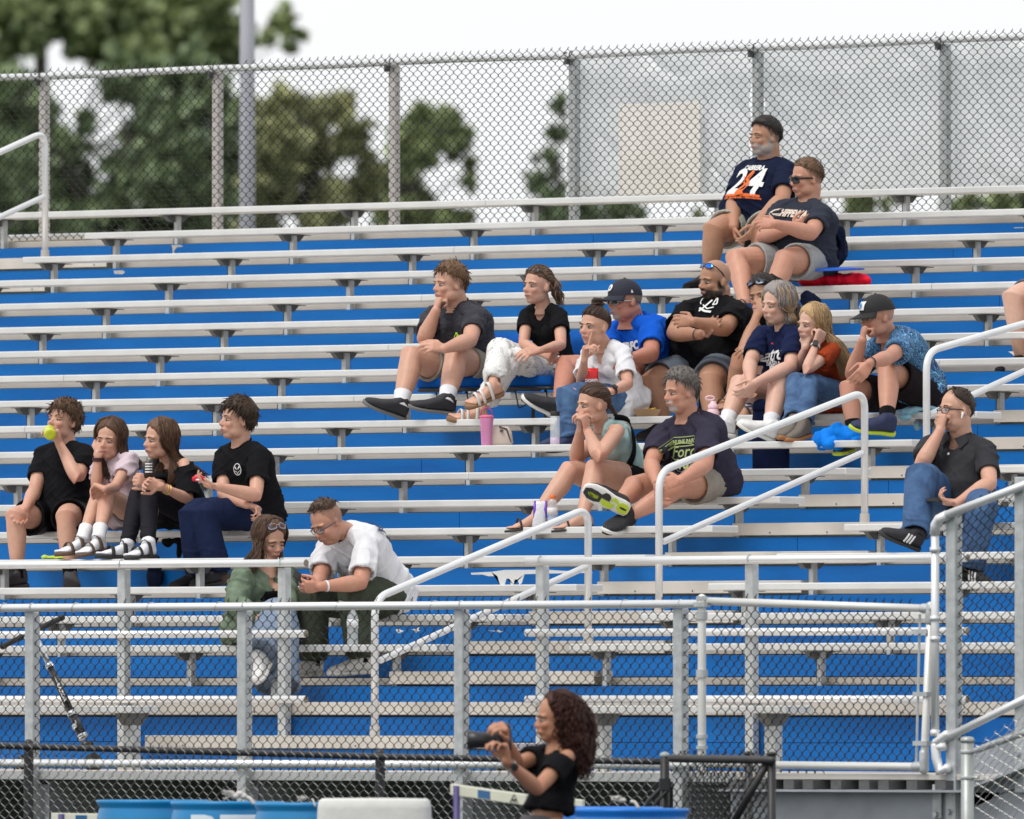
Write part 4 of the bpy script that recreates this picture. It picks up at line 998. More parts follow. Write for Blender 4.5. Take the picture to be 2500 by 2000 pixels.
    for i in (0, 1):
        h_, k_, a_ = hip[i], kn[i], an[i]; th = k_-h_; sn = a_-k_
        ax = th.cross(sn); back = sn.cross(ax).normalized() if ax.length > 1e-4 else Vector((0, 1, 0))
        if back.dot(-th) > 0 and False: back = -back
        cb = (h_-k_); cb = (cb-sn.normalized()*cb.dot(sn.normalized())); cb = cb.normalized()*.014 if cb.length > .02 else Vector((0, 0, 0))
        tube(bm, [h_, h_+th*.3, h_+th*.65, h_+th*.9, k_, k_+sn*.12+cb*.4, k_+sn*.3+cb, k_+sn*.55+cb*.6, k_+sn*.82, a_, a_-ZZ*.02], [x*LS for x in (.088, .085, .071, .060, .0575, .053, .0565, .049, .037, .034 if s.get('bare') else .031, .034 if s.get('bare') else .020)], 18, round_caps=True)
    toes = []
    for i in (0, 1):
        ft = s['foot'][i]
        if len(ft[0]) == 2: q = px_(c, ft[0]); tv = (reach(an[i]-ZZ*.06, *q, .19, -1)-(an[i]-ZZ*.06)).normalized()
        else: tv = B(*ft[0]).normalized()
        uv = B(*ft[1]).normalized() if len(ft) > 1 else ZZ
        toes.append((tv, uv))
        if s.get('bare', 0): foot(bm, an[i], tv, uv, s.get('fl', .235))
    build_head(bm, H, neck, s.get('neckr', .058), s)
    me = bake(bm, s.get('vox', .0055), 4, 'person_body')
    P = vco(me); lc = H.loc(P); base = np.array(sk)
    colr = np.tile(base, (len(P), 1))*(1+fnoise(P, 14)[:, None]*.05+fnoise(P, 60, 4)[:, None]*.03)
    dz = np.zeros(len(P))
    for q in (el+kn): dz = np.maximum(dz, sstep(.085, .03, np.linalg.norm(P-np.array(q), axis=1)))
    for q in wr: dz = np.maximum(dz, .7*sstep(.2, .06, np.linalg.norm(P-np.array(q), axis=1)))
    colr = colr*(1-dz[:, None]*.12*np.array([0.2, 1, 1]))
    tn = s.get('tan_arms')
    if tn:
        for q0, q1 in ((sh[0], wr[0]), (sh[1], wr[1])):
            pass
    dh = np.linalg.norm(lc, axis=1); hm = sstep(.19, .15, dh)[:, None]
    hcx = head_colors(lc, sk, s, P); colr = colr*(1-hm)+hcx*hm
    setcol(me, colr); obj('body', me, smat, root, True)
    build_face_parts(H, root, s)
    J.update(dict(pel=pel, neck=neck, hc=hc, sh=sh, el=el, wr=wr, hip=hip, kn=kn, an=an, H=H, root=root, spine=spine, axes=axes, nf=nf, up=upv, X=X, toes=toes, s=s))
    # ---- shirt
    t = s.get('shirt')
    if t:
        bm = new_bm(); torso(bm, t.get('inf', .013), bottom=t.get('bottom', -.16), loose=t.get('loose', .012))
        sl = t.get('sleeve', .62); sr = t.get('sr', (.060, .064))
        for i in (0, 1):
            if sl <= 0: break
            ua = el[i]-sh[i]; fa = wr[i]-el[i]
            if sl <= 1: sleeve(bm, [sh[i]-ua*.02, sh[i]+ua*sl*.5-ZZ*.002, sh[i]+ua*sl-ZZ*.006], [(AS*.6+.4)*x for x in (sr[0]-.008, (sr[0]+sr[1])/2-.004, sr[1])])
            else: tube(bm, [sh[i], sh[i]+ua*.5, el[i], el[i]+fa*.5, el[i]+fa*.86, el[i]+fa*.9], [.066, .064, .060, .055, .047, .043], 16)
        me = bake(bm, .0065, 2, 'shirt'); P = vco(me); N = vno(me)
        am = t.get('fold', 1.)
        rel = P-np.array(pel); h = rel@np.array(upv)/max(.2, (neck-pel).length)
        sd = s.get('seed', 1)
        Q = P.copy(); Q[:, 2] *= .55
        diag = np.stack([P@np.array(upv)*1.0+P@np.array(X)*.5, P@np.array(X)*.35, P@np.array(nf)*.4], 1)
        f1 = (1-np.abs(fnoise(diag, 34, sd % 9, 6))*2.6); f1 = np.clip(f1, 0, 1)**2
        diag2 = np.stack([P@np.array(upv)*.9-P@np.array(X)*.7, P@np.array(X)*.3, P@np.array(nf)*.3], 1)
        f2 = np.clip(1-np.abs(fnoise(diag2, 27, (sd+4) % 9, 6))*2.4, 0, 1)**2
        armd = np.minimum(*[np.linalg.norm(P-np.array(sh[i].lerp(el[i], .35)), axis=1) for i in (0, 1)])
        wgt = .45+.9*sstep(.5, .05, h)+.6*sstep(.16, .05, armd)
        d = 1.35*am*(.0075*f1*wgt+.006*f2*wgt+fnoise(P, 16, 2)*.005*wgt+fnoise(P, 60, 6)*.0012)
        # neck opening: sink the cloth under the skin there
        sink = np.zeros(len(P))
        ax = (H.p(-.02, 0, -.05)-neck).normalized()
        for (o_, r_) in t.get('neck', [((.012, 0, .062), .070)]):
            cc = neck+nf*o_[0]+X*o_[1]+upv*o_[2]; sink = np.maximum(sink, sstep(r_+.004, r_-.006, np.linalg.norm(P-np.array(cc), axis=1)))
        for (bi, fr, o_, r_) in t.get('cut', []):
            cc = sh[bi]+X*o_[0]+upv*o_[1]+nf*o_[2]; sink = np.maximum(sink, sstep(r_+.004, r_-.006, np.linalg.norm(P-np.array(cc), axis=1)))
        SMOOTH['last'] = BVHTree.FromPolygons([tuple(v) for v in P], [tuple(p.vertices) for p in me.polygons])
        P2 = P+N*(d-sink*.05)[:, None]; setco(me, P2)
        o = obj(t.get('name', 'shirt'), me, t['mat'], root, True); J['shirt'] = o; SMOOTH[o.name] = SMOOTH['last']
        # ribbed collar
        if t.get('collar', 1):
            r_ = t['neck'][0][1] if 'neck' in t else .073; o_ = t['neck'][0][0] if 'neck' in t else (.022, 0, .02)
    if t and 'neck' not in t:
        y_ = nf; bm = new_bm(); cw = .069*(.5*W_+.5)*(1 if not FEM else .9); ce = neck+upv*.008
        tube(bm, [ce+X*(math.cos(a)*(cw+.004))+y_*(math.sin(a)*(cw-.006)+.004)-upv*(.020*math.sin(a))+upv*(.010*abs(math.cos(a))) for a in [2*math.pi*k/28 for k in range(29)]], [(.0065, .0045)]*29, 8, flat=upv)
        obj('collar', bm, t['mat'], J['shirt'], True)
    # ---- lower body clothes
    t = s.get('pants')
    if t:
        bm = new_bm(); b = t.get('b', .012)
        tab = [(-.13, .135, .09), (-.05, .175, .135), (.02, .180, .135), (.10, .165, .125), (.17, .150, .115)]
        R = []
        for tt, a, bb in tab:
            x, y = axes(max(0, tt)); cen = spine(max(0, tt)) if tt >= 0 else pel+ZZ*(tt*.5)
            R.append((cen+y*(belly*.35*max(0, tt*6)), x*(a*W_+b), y*(bb*W_+b), 2.4))
        ring_loft(bm, R, 24)
        ln = t.get('len', .8)
        for i in (0, 1):
            h_, k_, a_ = hip[i], kn[i], an[i]; th = k_-h_; sn = a_-k_
            if ln <= 1:
                sleeve(bm, [h_, h_+th*ln*.5-ZZ*.003, h_+th*ln-ZZ*t.get('droop', .008)], [x*LS*.7+.3*x+b for x in (.090, .086, .076+t.get('flare', .006))], .016)
            else:
                q = t.get('rad', (.092, .086, .072, .064, .060, .056, .056)); fl = (ln-1)
                sleeve(bm, [h_, h_+th*.5, h_+th*.88, k_, k_+sn*fl*.35, k_+sn*fl*.92, k_+sn*fl], [x*LS+b*.7 for x in q], .012)
        me = bake(bm, .0065, 2, 'pants'); P = vco(me); N = vno(me); d = np.zeros(len(P))
        for i in (0, 1):
            th = (kn[i]-hip[i]); dd = np.array(th.normalized())
            dk = np.linalg.norm(P-np.array(kn[i]), axis=1); dh_ = np.linalg.norm(P-np.array(hip[i]), axis=1)
            al = P@dd
            dg = np.stack([al, P@np.array(X)*.35, P[:, 2]*.35], 1)
            f1 = np.clip(1-np.abs(fnoise(dg, 36, (s.get('seed', 1)+i) % 9, 6))*2.5, 0, 1)**2
            d += f1*.006*(sstep(.25, .05, dh_)+.8*sstep(.16, .05, dk)+.3)
        if ln > 1:
            for i in (0, 1):
                da = np.linalg.norm(P-np.array(an[i]), axis=1); f3 = np.clip(1-np.abs(fnoise(P*np.array([.4, .4, 1.3]), 40, 3, 5))*2.3, 0, 1)**2; d += f3*.009*sstep(.24, .05, da)
        setco(me, P+N*(d*t.get('fold', 1.)+fnoise(P, 18, 5)*.003)[:, None]); J['pants'] = obj(t.get('name', 'shorts' if ln <= 1 else 'trousers'), me, t['mat'], root, True)
    # ---- feet
    SOCKR[0] = .034*LS+.006
    for i in (0, 1):
        ft = s.get('shoes'); tv, uv = toes[i]
        if ft: ft(J, i, an[i], kn[i], tv, uv)
    PEOPLE[label] = J
    return J
def chest(J, t, side=0., lift=0.):
    x, y = J['axes'](t); q = J['spine'](t)+x*side
    return q, x, (J['spine'](min(1, t+.08))-J['spine'](t-.08)).normalized(), y
def put(J, bm, t, side, m, name='print', tgt='shirt', sx=0, rot=0.):
    q, x, u_, n = chest(J, t, side)
    if rot: 
        for v in bm.verts: v.co = Matrix.Rotation(rot, 3, 'Z') @ v.co
    return decal(bm, J[tgt], q+n*.12, x, u_, n, m, J[tgt], name)
def glasses(H, par, col, lens, z=.004, wide=.0245, high=.017, f=.098, temple=True, name='glasses', thick=.0022, up=0., tilt=0., square=2.6):
    bm = new_bm(); bl = new_bm()
    def gp(a, b, c):
        if tilt: 
            a += .014; c -= .034; a2 = a*math.cos(tilt)-c*math.sin(tilt); c2 = a*math.sin(tilt)+c*math.cos(tilt); a, c = a2-.014, c2+.034
        return H.p(a, b, c+up)
    for sg in (-1, 1):
        pts = []
        for k in range(17):
            a = 2*math.pi*k/16; ca, sa = math.cos(a), math.sin(a); ca = math.copysign(abs(ca)**(2/square), ca); sa = math.copysign(abs(sa)**(2/square), sa)
            yy = sg*(.033+wide*ca*1.0); pts.append(gp(f-.0045*((abs(yy)-.0)/.03)**2, yy, z+high*sa))
        tube(bm, pts, thick, 6)
        vs = [bl.verts.new(p) for p in pts[:-1]]; bl.faces.new(vs)
        if temple: tube(bm, [gp(f-.0125, sg*.060, z+high*.5), gp(f-.03, sg*.074, z+high*.45), gp(.01, sg*.082, z+.006), gp(-.02, sg*.082, z-.002)], [(thick*1.6, thick*.8)]*4, 6, flat=H.u)
    tube(bm, [gp(f, .010, z+.003), gp(f+.003, 0, z+.006), gp(f, -.010, z+.003)], thick, 6)
    o = obj(name, bm, col, par, True); obj('lens', bl, lens, o); return o
def cap(H, par, m, brim_m, label_fn=None, depth=.0, name='cap'):
    bm = new_bm(); V = []
    for j in range(9):
        th = math.pi/2*j/8; row = []
        for i in range(32):
            ph = 2*math.pi*i/32; x = -.012+(.110+.004*math.cos(ph))*math.cos(ph)*math.cos(th); y = .090*math.sin(ph)*math.cos(th); z = .040+.098*math.sin(th)**.92
            row.append(bm.verts.new(H.p(x, y, z-.012*(1 if math.cos(ph) < 0 else 0)*(-math.cos(ph))*(1-j/8))))
        V.append(row)
    for a, b in zip(V, V[1:]):
        for i in range(32): bm.faces.new((a[i], a[(i+1) % 32], b[(i+1) % 32], b[i]))
    ell(bm, H.p(-.012, 0, .138), (.008, .008, .005), H.M, 8, 6)
    o = obj(name, bm, m, par, True)
    bm = new_bm(); A = []; n = 14
    for j in range(6):
        r = j/5; row = []
        for i in range(n+1):
            ph = R_(-62+124*i/n); rr = .104+r*(.078*math.cos(ph)**.6); row.append((-.012+rr*math.cos(ph), (.088+.01*r)*math.sin(ph)*(1+.05*r), .043-r*.022-.018*(math.sin(ph)**2)*r))
        A.append(row)
    top = [[bm.verts.new(H.p(a, b, c)) for a, b, c in row] for row in A]; bot = [[bm.verts.new(H.p(a, b, c-.005)) for a, b, c in row] for row in A]
    for j in range(5):
        for i in range(n): bm.faces.new((top[j][i], top[j][i+1], top[j+1][i+1], top[j+1][i])); bm.faces.new((bot[j][i], bot[j+1][i], bot[j+1][i+1], bot[j][i+1]))
    for i in range(n): bm.faces.new((top[5][i], top[5][i+1], bot[5][i+1], bot[5][i]))
    for j in range(5): bm.faces.new((top[j][0], top[j+1][0], bot[j+1][0], bot[j][0])); bm.faces.new((top[j][n], bot[j][n], bot[j+1][n], top[j+1][n]))
    finish(bm); obj('brim', bm, brim_m, o, True); return o
def bracelet(J, i, r, m, name, t=.9, w_=.006, width=.012):
    e, q = J['el'][i], J['wr'][i]; d = (q-e).normalized(); c = e.lerp(q, t); u = d.orthogonal().normalized(); v = d.cross(u); bm = new_bm()
    tube(bm, [c+(u*math.cos(a)+v*math.sin(a))*r for a in [2*math.pi*k/18 for k in range(19)]], [(width*.5, w_*.5)]*19, 6, flat=d); return obj(name, bm, m, J['root'], True)
def watch(J, i, r, m, face_m, toward, t=.93):
    o = bracelet(J, i, r, m, 'watch', t, .004, .02); e, q = J['el'][i], J['wr'][i]; d = (q-e).normalized(); c = e.lerp(q, t); n = B(*toward); n = (n-d*n.dot(d)).normalized(); s_ = d.cross(n); bm = new_bm()
    ring_loft(bm, [(c+n*(r-.002), d*.019, s_*.016, 4), (c+n*(r+.008), d*.019, s_*.016, 4), (c+n*(r+.009), d*.015, s_*.013, 4)], 16); obj('watch_face', bm, face_m, o); return o
BLACKF = fabric('black', (.012, .012, .014)); NAVYF = fabric('navy', (.013, .019, .05)); NAVYT = fabric('navy_tee', (.014, .022, .075)); CHARF = fabric('charcoal', (.03, .031, .036)); WHITEF = fabric('white', (.70, .70, .73)); PINKF = fabric('pale_pink', (.58, .47, .52))
KHAKI = fabric('khaki', (.30, .27, .23)); LGREY = fabric('light_grey', (.34, .345, .345)); STONE = fabric('stone', (.38, .37, .32)); BGREY = fabric('blue_grey', (.13, .155, .19)); DGREYF = fabric('dark_grey', (.045, .045, .05)); HEATHER = fabric('heather_slate', (.045, .052, .075)); PLUM = fabric('faded_plum', (.05, .045, .075))
ROYAL = fabric('royal_blue', (.006, .09, .52)); TEAL = fabric('pale_teal', (.36, .52, .52)); OLIVE = fabric('olive_green', (.075, .088, .062)); SWEAT = fabric('navy_sweat', (.016, .026, .075)); RUST = fabric('rust', (.30, .045, .015)); LEGG = fabric('charcoal_legging', (.018, .017, .024), .6); BROWNB = fabric('dark_brown', (.018, .013, .016)); POLO = fabric('grey_polo', (.052, .053, .06), .8, .1, .5, 400); SOCKW = fabric('sock_white', (.72, .72, .75)); SOCKB = fabric('sock_black', (.012, .012, .012)); JKT = fabric('green_denim', (.15, .20, .14), .8, .45)
def denim(name, c1, c2):
    def b(n, l):
        tc = n.new('ShaderNodeTexCoord'); z = n.new('ShaderNodeTexNoise'); z.inputs['Scale'].default_value = 9; z.inputs['Detail'].default_value = 8; z.inputs['Roughness'].default_value = .65; l(tc.outputs['Object'], z.inputs['Vector'])
        return ramp(n, l, z.outputs['Fac'], [(.32, c1), (.68, c2)])
    return pattern_mat(name, b, .85)
DENIM = denim('denim_blue', (.022, .055, .14), (.075, .16, .31)); DENIML = denim('denim_light', (.10, .14, .21), (.24, .30, .40)); DENIMD = denim('denim_dark', (.02, .05, .13), (.05, .12, .25))
def _camo(n, l):
    tc = n.new('ShaderNodeTexCoord'); z = n.new('ShaderNodeTexNoise'); z.inputs['Scale'].default_value = 11; z.inputs['Detail'].default_value = 2; z.inputs['Distortion'].default_value = 1.5; mp = n.new('ShaderNodeMapping'); mp.inputs['Scale'].default_value = (1, 1, 2.6); l(tc.outputs['Object'], mp.inputs['Vector']); l(mp.outputs[0], z.inputs['Vector'])
    return ramp(n, l, z.outputs['Fac'], [(0, (.012, .012, .018)), (.44, (.024, .023, .034)), (.53, (.014, .014, .02)), (.6, (.038, .036, .05))], 'CONSTANT')
CAMO = pattern_mat('dark_camo', _camo)
def _marble(n, l):
    tc = n.new('ShaderNodeTexCoord'); z = n.new('ShaderNodeTexNoise'); z.inputs['Scale'].default_value = 6; z.inputs['Detail'].default_value = 5; z.inputs['Distortion'].default_value = 2.2; l(tc.outputs['Object'], z.inputs['Vector'])
    return ramp(n, l, z.outputs['Fac'], [(0, (.66, .66, .65)), (.485, (.68, .68, .66)), (.50, (.16, .17, .18)), (.515, (.66, .66, .65)), (.60, (.70, .70, .69)), (.612, (.30, .32, .34)), (.625, (.70, .70, .68))])
MARBLE = pattern_mat('marbled_white', _marble)
def _floral(n, l):
    tc = n.new('ShaderNodeTexCoord'); z = n.new('ShaderNodeTexNoise'); z.inputs['Scale'].default_value = 5; z.inputs['Detail'].default_value = 2; l(tc.outputs['Object'], z.inputs['Vector'])
    a = n.new('ShaderNodeVectorMath'); a.operation = 'MULTIPLY_ADD'; a.inputs[1].default_value = (1, 1, 1); a.inputs[1].default_value = (.55, .55, .55); l(z.outputs['Color'], a.inputs[0]); l(tc.outputs['Object'], a.inputs[2])
    wv = n.new('ShaderNodeTexWave'); wv.inputs['Scale'].default_value = 11; wv.inputs['Distortion'].default_value = 7; wv.inputs['Detail'].default_value = 1.5; wv.inputs['Detail Scale'].default_value = 2.2; l(a.outputs[0], wv.inputs['Vector'])
    v = n.new('ShaderNodeTexVoronoi'); v.inputs['Scale'].default_value = 17; l(a.outputs[0], v.inputs['Vector'])
    m = n.new('ShaderNodeMath'); m.operation = 'MULTIPLY_ADD'; m.inputs[1].default_value = .45; l(v.outputs['Distance'], m.inputs[0]); l(wv.outputs['Fac'], m.inputs[2])
    return ramp(n, l, m.outputs[0], [(0, (.010, .022, .07)), (.42, (.012, .03, .10)), (.50, (.03, .16, .36)), (.68, (.10, .38, .62)), (.82, (.28, .60, .80)), (.9, (.02, .06, .17))])
FLORAL = pattern_mat('blue_leaf_print', _floral)
def _stripe(n, l):
    tc = n.new('ShaderNodeTexCoord'); wv = n.new('ShaderNodeTexWave'); wv.bands_direction = 'Z'; wv.inputs['Scale'].default_value = 17; wv.inputs['Distortion'].default_value = 1.; l(tc.outputs['Object'], wv.inputs['Vector'])
    return ramp(n, l, wv.outputs['Fac'], [(0, (.05, .05, .16)), (.35, (.08, .08, .20)), (.5, (.55, .55, .60)), (.9, (.6, .6, .62))])
STRIPE = pattern_mat('striped_cloth', _stripe)
def _ink(name, c, e=0): return mat('ink_'+name, c, .7)
INKW = _ink('white', (.68, .68, .68)); INKO = _ink('orange', (.75, .14, .02)); INKG = _ink('lime', (.40, .50, .20)); INKN = _ink('navy', (.02, .03, .09)); INKK = _ink('black', (.01, .01, .01)); INKY = _ink('neon', (.45, .75, .03)); INKT = _ink('tan', (.62, .52, .44)); INKR = _ink('red', (.55, .02, .02)); INKB = _ink('blue', (.03, .22, .5))
GLASSK = mat('dark_lens', (.008, .008, .010), .08, 0); GLASSB = mat('blue_mirror_lens', (.02, .16, .65), .12, .6); FRAMEK = mat('frame_black', (.01, .01, .01), .3); FRAMEM = mat('frame_metal', (.45, .42, .38), .3, .6); CLEARL = mat('clear_lens', (.55, .6, .65), .05, 0, alpha=.22)
SOLEW = mat('sole_white', (.66, .65, .62), .6); SOLEK = mat('sole_black', (.02, .02, .02), .7); SOLEG = mat('sole_grey', (.13, .13, .13), .7); SOLEY = mat('sole_yellow', (.45, .55, .03), .6); CORK = mat('cork', (.22, .12, .06), .8); BROWNL = mat('brown_leather', (.10, .055, .035), .6); SHOEK = mat('shoe_black', (.012, .012, .016), .7, 0, .4, 200); SHOEN = mat('shoe_navy', (.012, .02, .07), .7, 0, .4, 200); SHOEW = mat('shoe_white', (.68, .67, .66), .5, 0, .1, 80); SHOEG = mat('shoe_greybrown', (.13, .11, .09), .7); SOLEB = mat('sole_gum', (.30, .12, .04), .6); CROC = mat('grey_foam', (.05, .047, .055), .7)
FIST = (1.25, 1.3, 1.35, 1.35); REL = (.35, .42, .5, .58); HOLD = (.75, .8, .85, .9); OPEN = (.12, .15, .2, .25)
def shoes(col, sole, lace=None, L_=.28, w=.046, sk=None, skl=.06, skr=.041, **kw):
    def f(J, i, a, k, tv, uv):
        shoe(J['root'], a, tv, col, sole, L_, uv, accent=lace, w=w, **kw)
        if sk is not None: sock(J['root'], a, k, tv, sk, skl, skr)
    return f
def sandals(ms, mst, sk=None, straps=((.30, .030), (.62, .026)), skl=.06, thick=.024, L_=.25):
    def f(J, i, a, k, tv, uv):
        sandal(J['root'], a, tv, uv, ms, mst, L_, straps, thick=thick)
        if sk is not None:
            sock(J['root'], a, k, tv, sk, skl, .040)
            bm = new_bm(); foot(bm, a, tv, uv, .235, .040); me = bake(bm, .006, 2); obj('sock_foot', me, sk, J['root'], True)
    return f
def cp(J, c, x, y, dx=0.): p = px_(c, (x, y)); return WX(*p, J['neck'].x+dx)
def near(J, c, x, y, d=0., ref='neck'):
    p = px_(c, (x, y)); P = J[ref] if not isinstance(ref, Vector) else ref; r = ray(*p).normalized(); t = (P-CAM).dot(F_)/r.dot(F_); return CAM+r*(t-d)
def hair_obj(J, bm, col, name='hair', smooth=True): return obj('hair', bm, HAIRM(col, name), J['root'], smooth)

# ---------------- front left group, row 13
J = person('person', 'boy in black tee and black shorts drinking from a yellow bottle', dict(crop='A', k=13, skin='fair', seed=1, pel=(470, 990), neck=(495, 400), head=(472, 215), face=(40, -10, 3), sh=((330, 460), (640, 450)), el=((262, 735), (585, 645)), wr=((195, 862), (448, 385, .13)), ws=(-1, 1), es=(-1, -1), kn=((110, 925), (492, 925)), an=((133, 1375, -.40), (530, 1385, -.36)), arm=1.05, leg=1.05, shirt=dict(mat=BLACKF), pants=dict(mat=fabric('black_shorts', (.008, .007, .009), .5), len=.62, flare=.02), hand=(((-.35, -.85, .3), (.3, .5, .8), (.5, .6, .7, .8)), ((-.30, .92, .1), (-.75, -.25, .5), HOLD)), foot=(((-.75, -.1, .6),), ((.1, -.15, 1),)), brow=(.08, .045, .02), lid=.5,
    shoes=shoes(CROC, CROC, None, .27, .050, SOCKB, .05)))
H = J['H']; bm = new_bm(); hair_shell(bm, H, 'boy', .017, 1.25, 1.15, 0, 1, .006); short_tufts(bm, H, 260, 'boy', .045, .0055, .3, (1, .6, 0), 2, .02); hair_obj(J, bm, (.10, .055, .03), 'brown')
J1 = J
J = person('person', 'girl in pale pink tee resting her cheek on her hand', dict(crop='A', k=13, skin='fair', seed=2, fem=.8, w=.86, pel=(930, 975), neck=(872, 492), lean=-.02, head=(826, 352), face=(24, 8, 5), neckr=.047, hs=.96, sw=.165, sh=((770, 530), (985, 500)), el=((722, 705), (862, 715)), wr=((735, 468, .07), (790, 722)), es=(-1, -1), ws=(1, -1), la=(.27, .235), kn=((742, 755), (800, 755)), an=((618, 1105, -.60), (740, 1098, -.62)), ll=(.42, .41), hw=.08, arm=.80, leg=.83, shirt=dict(mat=PINKF, sleeve=.5, loose=.02, inf=.012), pants=dict(mat=fabric('grey_shorts', (.25, .25, .27)), len=.3), hand=(((.35, .9, -.2), (.3, .3, -.8), FIST), ((-.5, .25, -.8), (0, -.6, .3), HOLD)), foot=(((430, 1195),), ((590, 1205),)), lid=.5, brow=(.05, .03, .02), lips=(.45, .16, .15),
    shoes=sandals(BROWNL, BROWNL, SOCKW, skl=.08)))
J2 = J; bracelet(J, 0, .028, mat('hair_tie', (.05, .01, .015), .7), 'hair_tie', .9); bracelet(J, 0, .028, MATS['hair_tie'], 'hair_tie', .84)
H = J['H']; bm = new_bm(); hair_shell(bm, H, 'long', .012, 1.2, 1.2, 0, 2, .004, part=.01); N_ = lambda x, y, d: near(J2, 'A', x, y, d)
long_hair(bm, H, 1, .05, [(55, 60, 120, -10, 40, [N_(955, 470, .06), N_(985, 560, .10), N_(1060, 560, .06)], .012), (60, 55, 110, -10, 40, [N_(925, 480, .10), N_(905, 560, .14), N_(865, 640, .12)], .02), (45, -110, -60, -10, 40, [N_(760, 470, .02), N_(790, 580, .05), N_(800, 640, .06)], .018), (50, 110, 180, -20, 40, [N_(960, 460, -.02), N_(1020, 500, -.02), N_(1070, 560, 0)], .02), (30, -170, -110, -20, 40, [N_(850, 520, 0), N_(830, 600, .06), N_(860, 700, .08)], .02)], .0055, 3); hair_obj(J, bm, (.095, .05, .03), 'light_brown')
J = person('person', 'girl in off shoulder black top and charcoal leggings', dict(crop='A', k=13, skin='fair', seed=3, fem=.85, w=.85, pel=(1370, 985), neck=(1268, 512), lean=-.02, head=(1200, 355), face=(60, 3, 3), neckr=.047, hs=.96, sw=.165, sh=((1180, 560), (1385, 530)), el=((1210, 700), (1420, 800)), wr=((1150, 665), (1215, 705)), es=(-1, -1), ws=(-1, -1), la=(.27, .235), kn=((1040, 770), (1125, 765)), an=((955, 1145, -.60), (1115, 1135, -.60)), ll=(.42, .41), hw=.08, arm=.80, leg=.86, shirt=dict(mat=BLACKF, sleeve=.95, loose=.03, sr=(.062, .078), cut=[(1, 0, (.0, .035, .02), .070)], neck=[((.03, .02, .02), .078), ((.03, .10, .02), .06)], name='top'), pants=dict(mat=LEGG, len=1.93, rad=(.088, .075, .062, .054, .053, .043, .040), name='leggings', fold=.5), hand=(((-.85, .15, .3), (.2, -.1, -.9), (.9, .9, .9, .9)), ((-.9, .25, .1), (-.1, -.2, .9), HOLD)), foot=(((735, 1205),), ((955, 1222),)), lid=.45, brow=(.06, .035, .02),
    shoes=sandals(SOLEK, SOLEK, SOCKW, skl=.06)))
J3 = J; GOLD = mat('gold', (.75, .5, .2), .3, .8); bracelet(J, 1, .028, GOLD, 'bracelet', .86, .004, .005); bracelet(J, 1, .029, GOLD, 'bracelet', .80, .004, .005); bracelet(J, 1, .030, GOLD, 'bracelet', .76, .004, .005)
H = J['H']; bm = new_bm(); hair_shell(bm, H, 'long', .012, 1.2, 1.2, 0, 3, .004, part=.0); N_ = lambda x, y, d: near(J3, 'A', x, y, d)
long_hair(bm, H, 1, -.05, [(75, 60, 115, -10, 45, [N_(1290, 480, .09), N_(1300, 600, .13), N_(1300, 690, .13)], .022), (70, 100, 180, -20, 45, [N_(1330, 450, .02), N_(1420, 540, .04), N_(1540, 630, .02)], .024), (40, -180, -100, -10, 40, [N_(1250, 480, .0), N_(1200, 560, .05), N_(1180, 650, .1)], .02), (30, 70, 110, -10, 40, [N_(1320, 480, .1), N_(1370, 520, .1), N_(1440, 610, .07)], .02)], .0055, 4); hair_obj(J, bm, (.13, .07, .04), 'auburn_brown')
J = person('person', 'boy in black tee and navy sweatpants looking left with a red packet', dict(crop='A', k=13, skin='fair', seed=4, pel=(1900, 985), neck=(1815, 392), lean=.0, head=(1778, 205), face=(62, -2, 2), sh=((1690, 470), (1945, 470)), el=((1680, 760), (1925, 770)), wr=((1850, 838), (1645, 705)), es=(-1, -1), ws=(-1, -1), kn=((1440, 905), (1535, 905)), an=((1490, 1370, -.36), (1640, 1350, -.36)), arm=1.0, leg=1.0, neckr=.055, shirt=dict(mat=BLACKF, loose=.018), pants=dict(mat=SWEAT, len=1.98, rad=(.095, .088, .078, .074, .070, .066, .060)), hand=(((.85, -.25, .3), (-.1, -.9, .2), (.9, 1, 1, 1)), ((-.9, .15, .2), (.1, .9, .2), (.45, .5, .5, .55))), foot=(((-.75, -.1, .5),), ((-.7, -.1, .6),)), lid=.4, brow=(.04, .025, .015),
    shoes=shoes(SHOEK, SOLEK, INKK, .28)))
J4 = J; H = J['H']; bm = new_bm(); hair_shell(bm, H, 'boy', .016, 1.3, 1.3, 0, 4, .006); short_tufts(bm, H, 240, 'boy', .045, .0055, .35, (.9, -.3, .1), 5, .018); hair_obj(J, bm, (.045, .026, .016), 'dark_brown')
put(J, poly_bm(ring_poly(0, 0, .026, .034, .004)+[[(-.018, .012), (-.003, -.002), (-.004, .008), (-.014, .02)], [(.018, .012), (.003, -.002), (.004, .008), (.014, .02)]]+line_poly([(-.02, -.006), (-.006, -.012), (0, -.026)], .003)+line_poly([(.02, -.006), (.006, -.012), (0, -.026)], .003)), .74, .075, INKW)

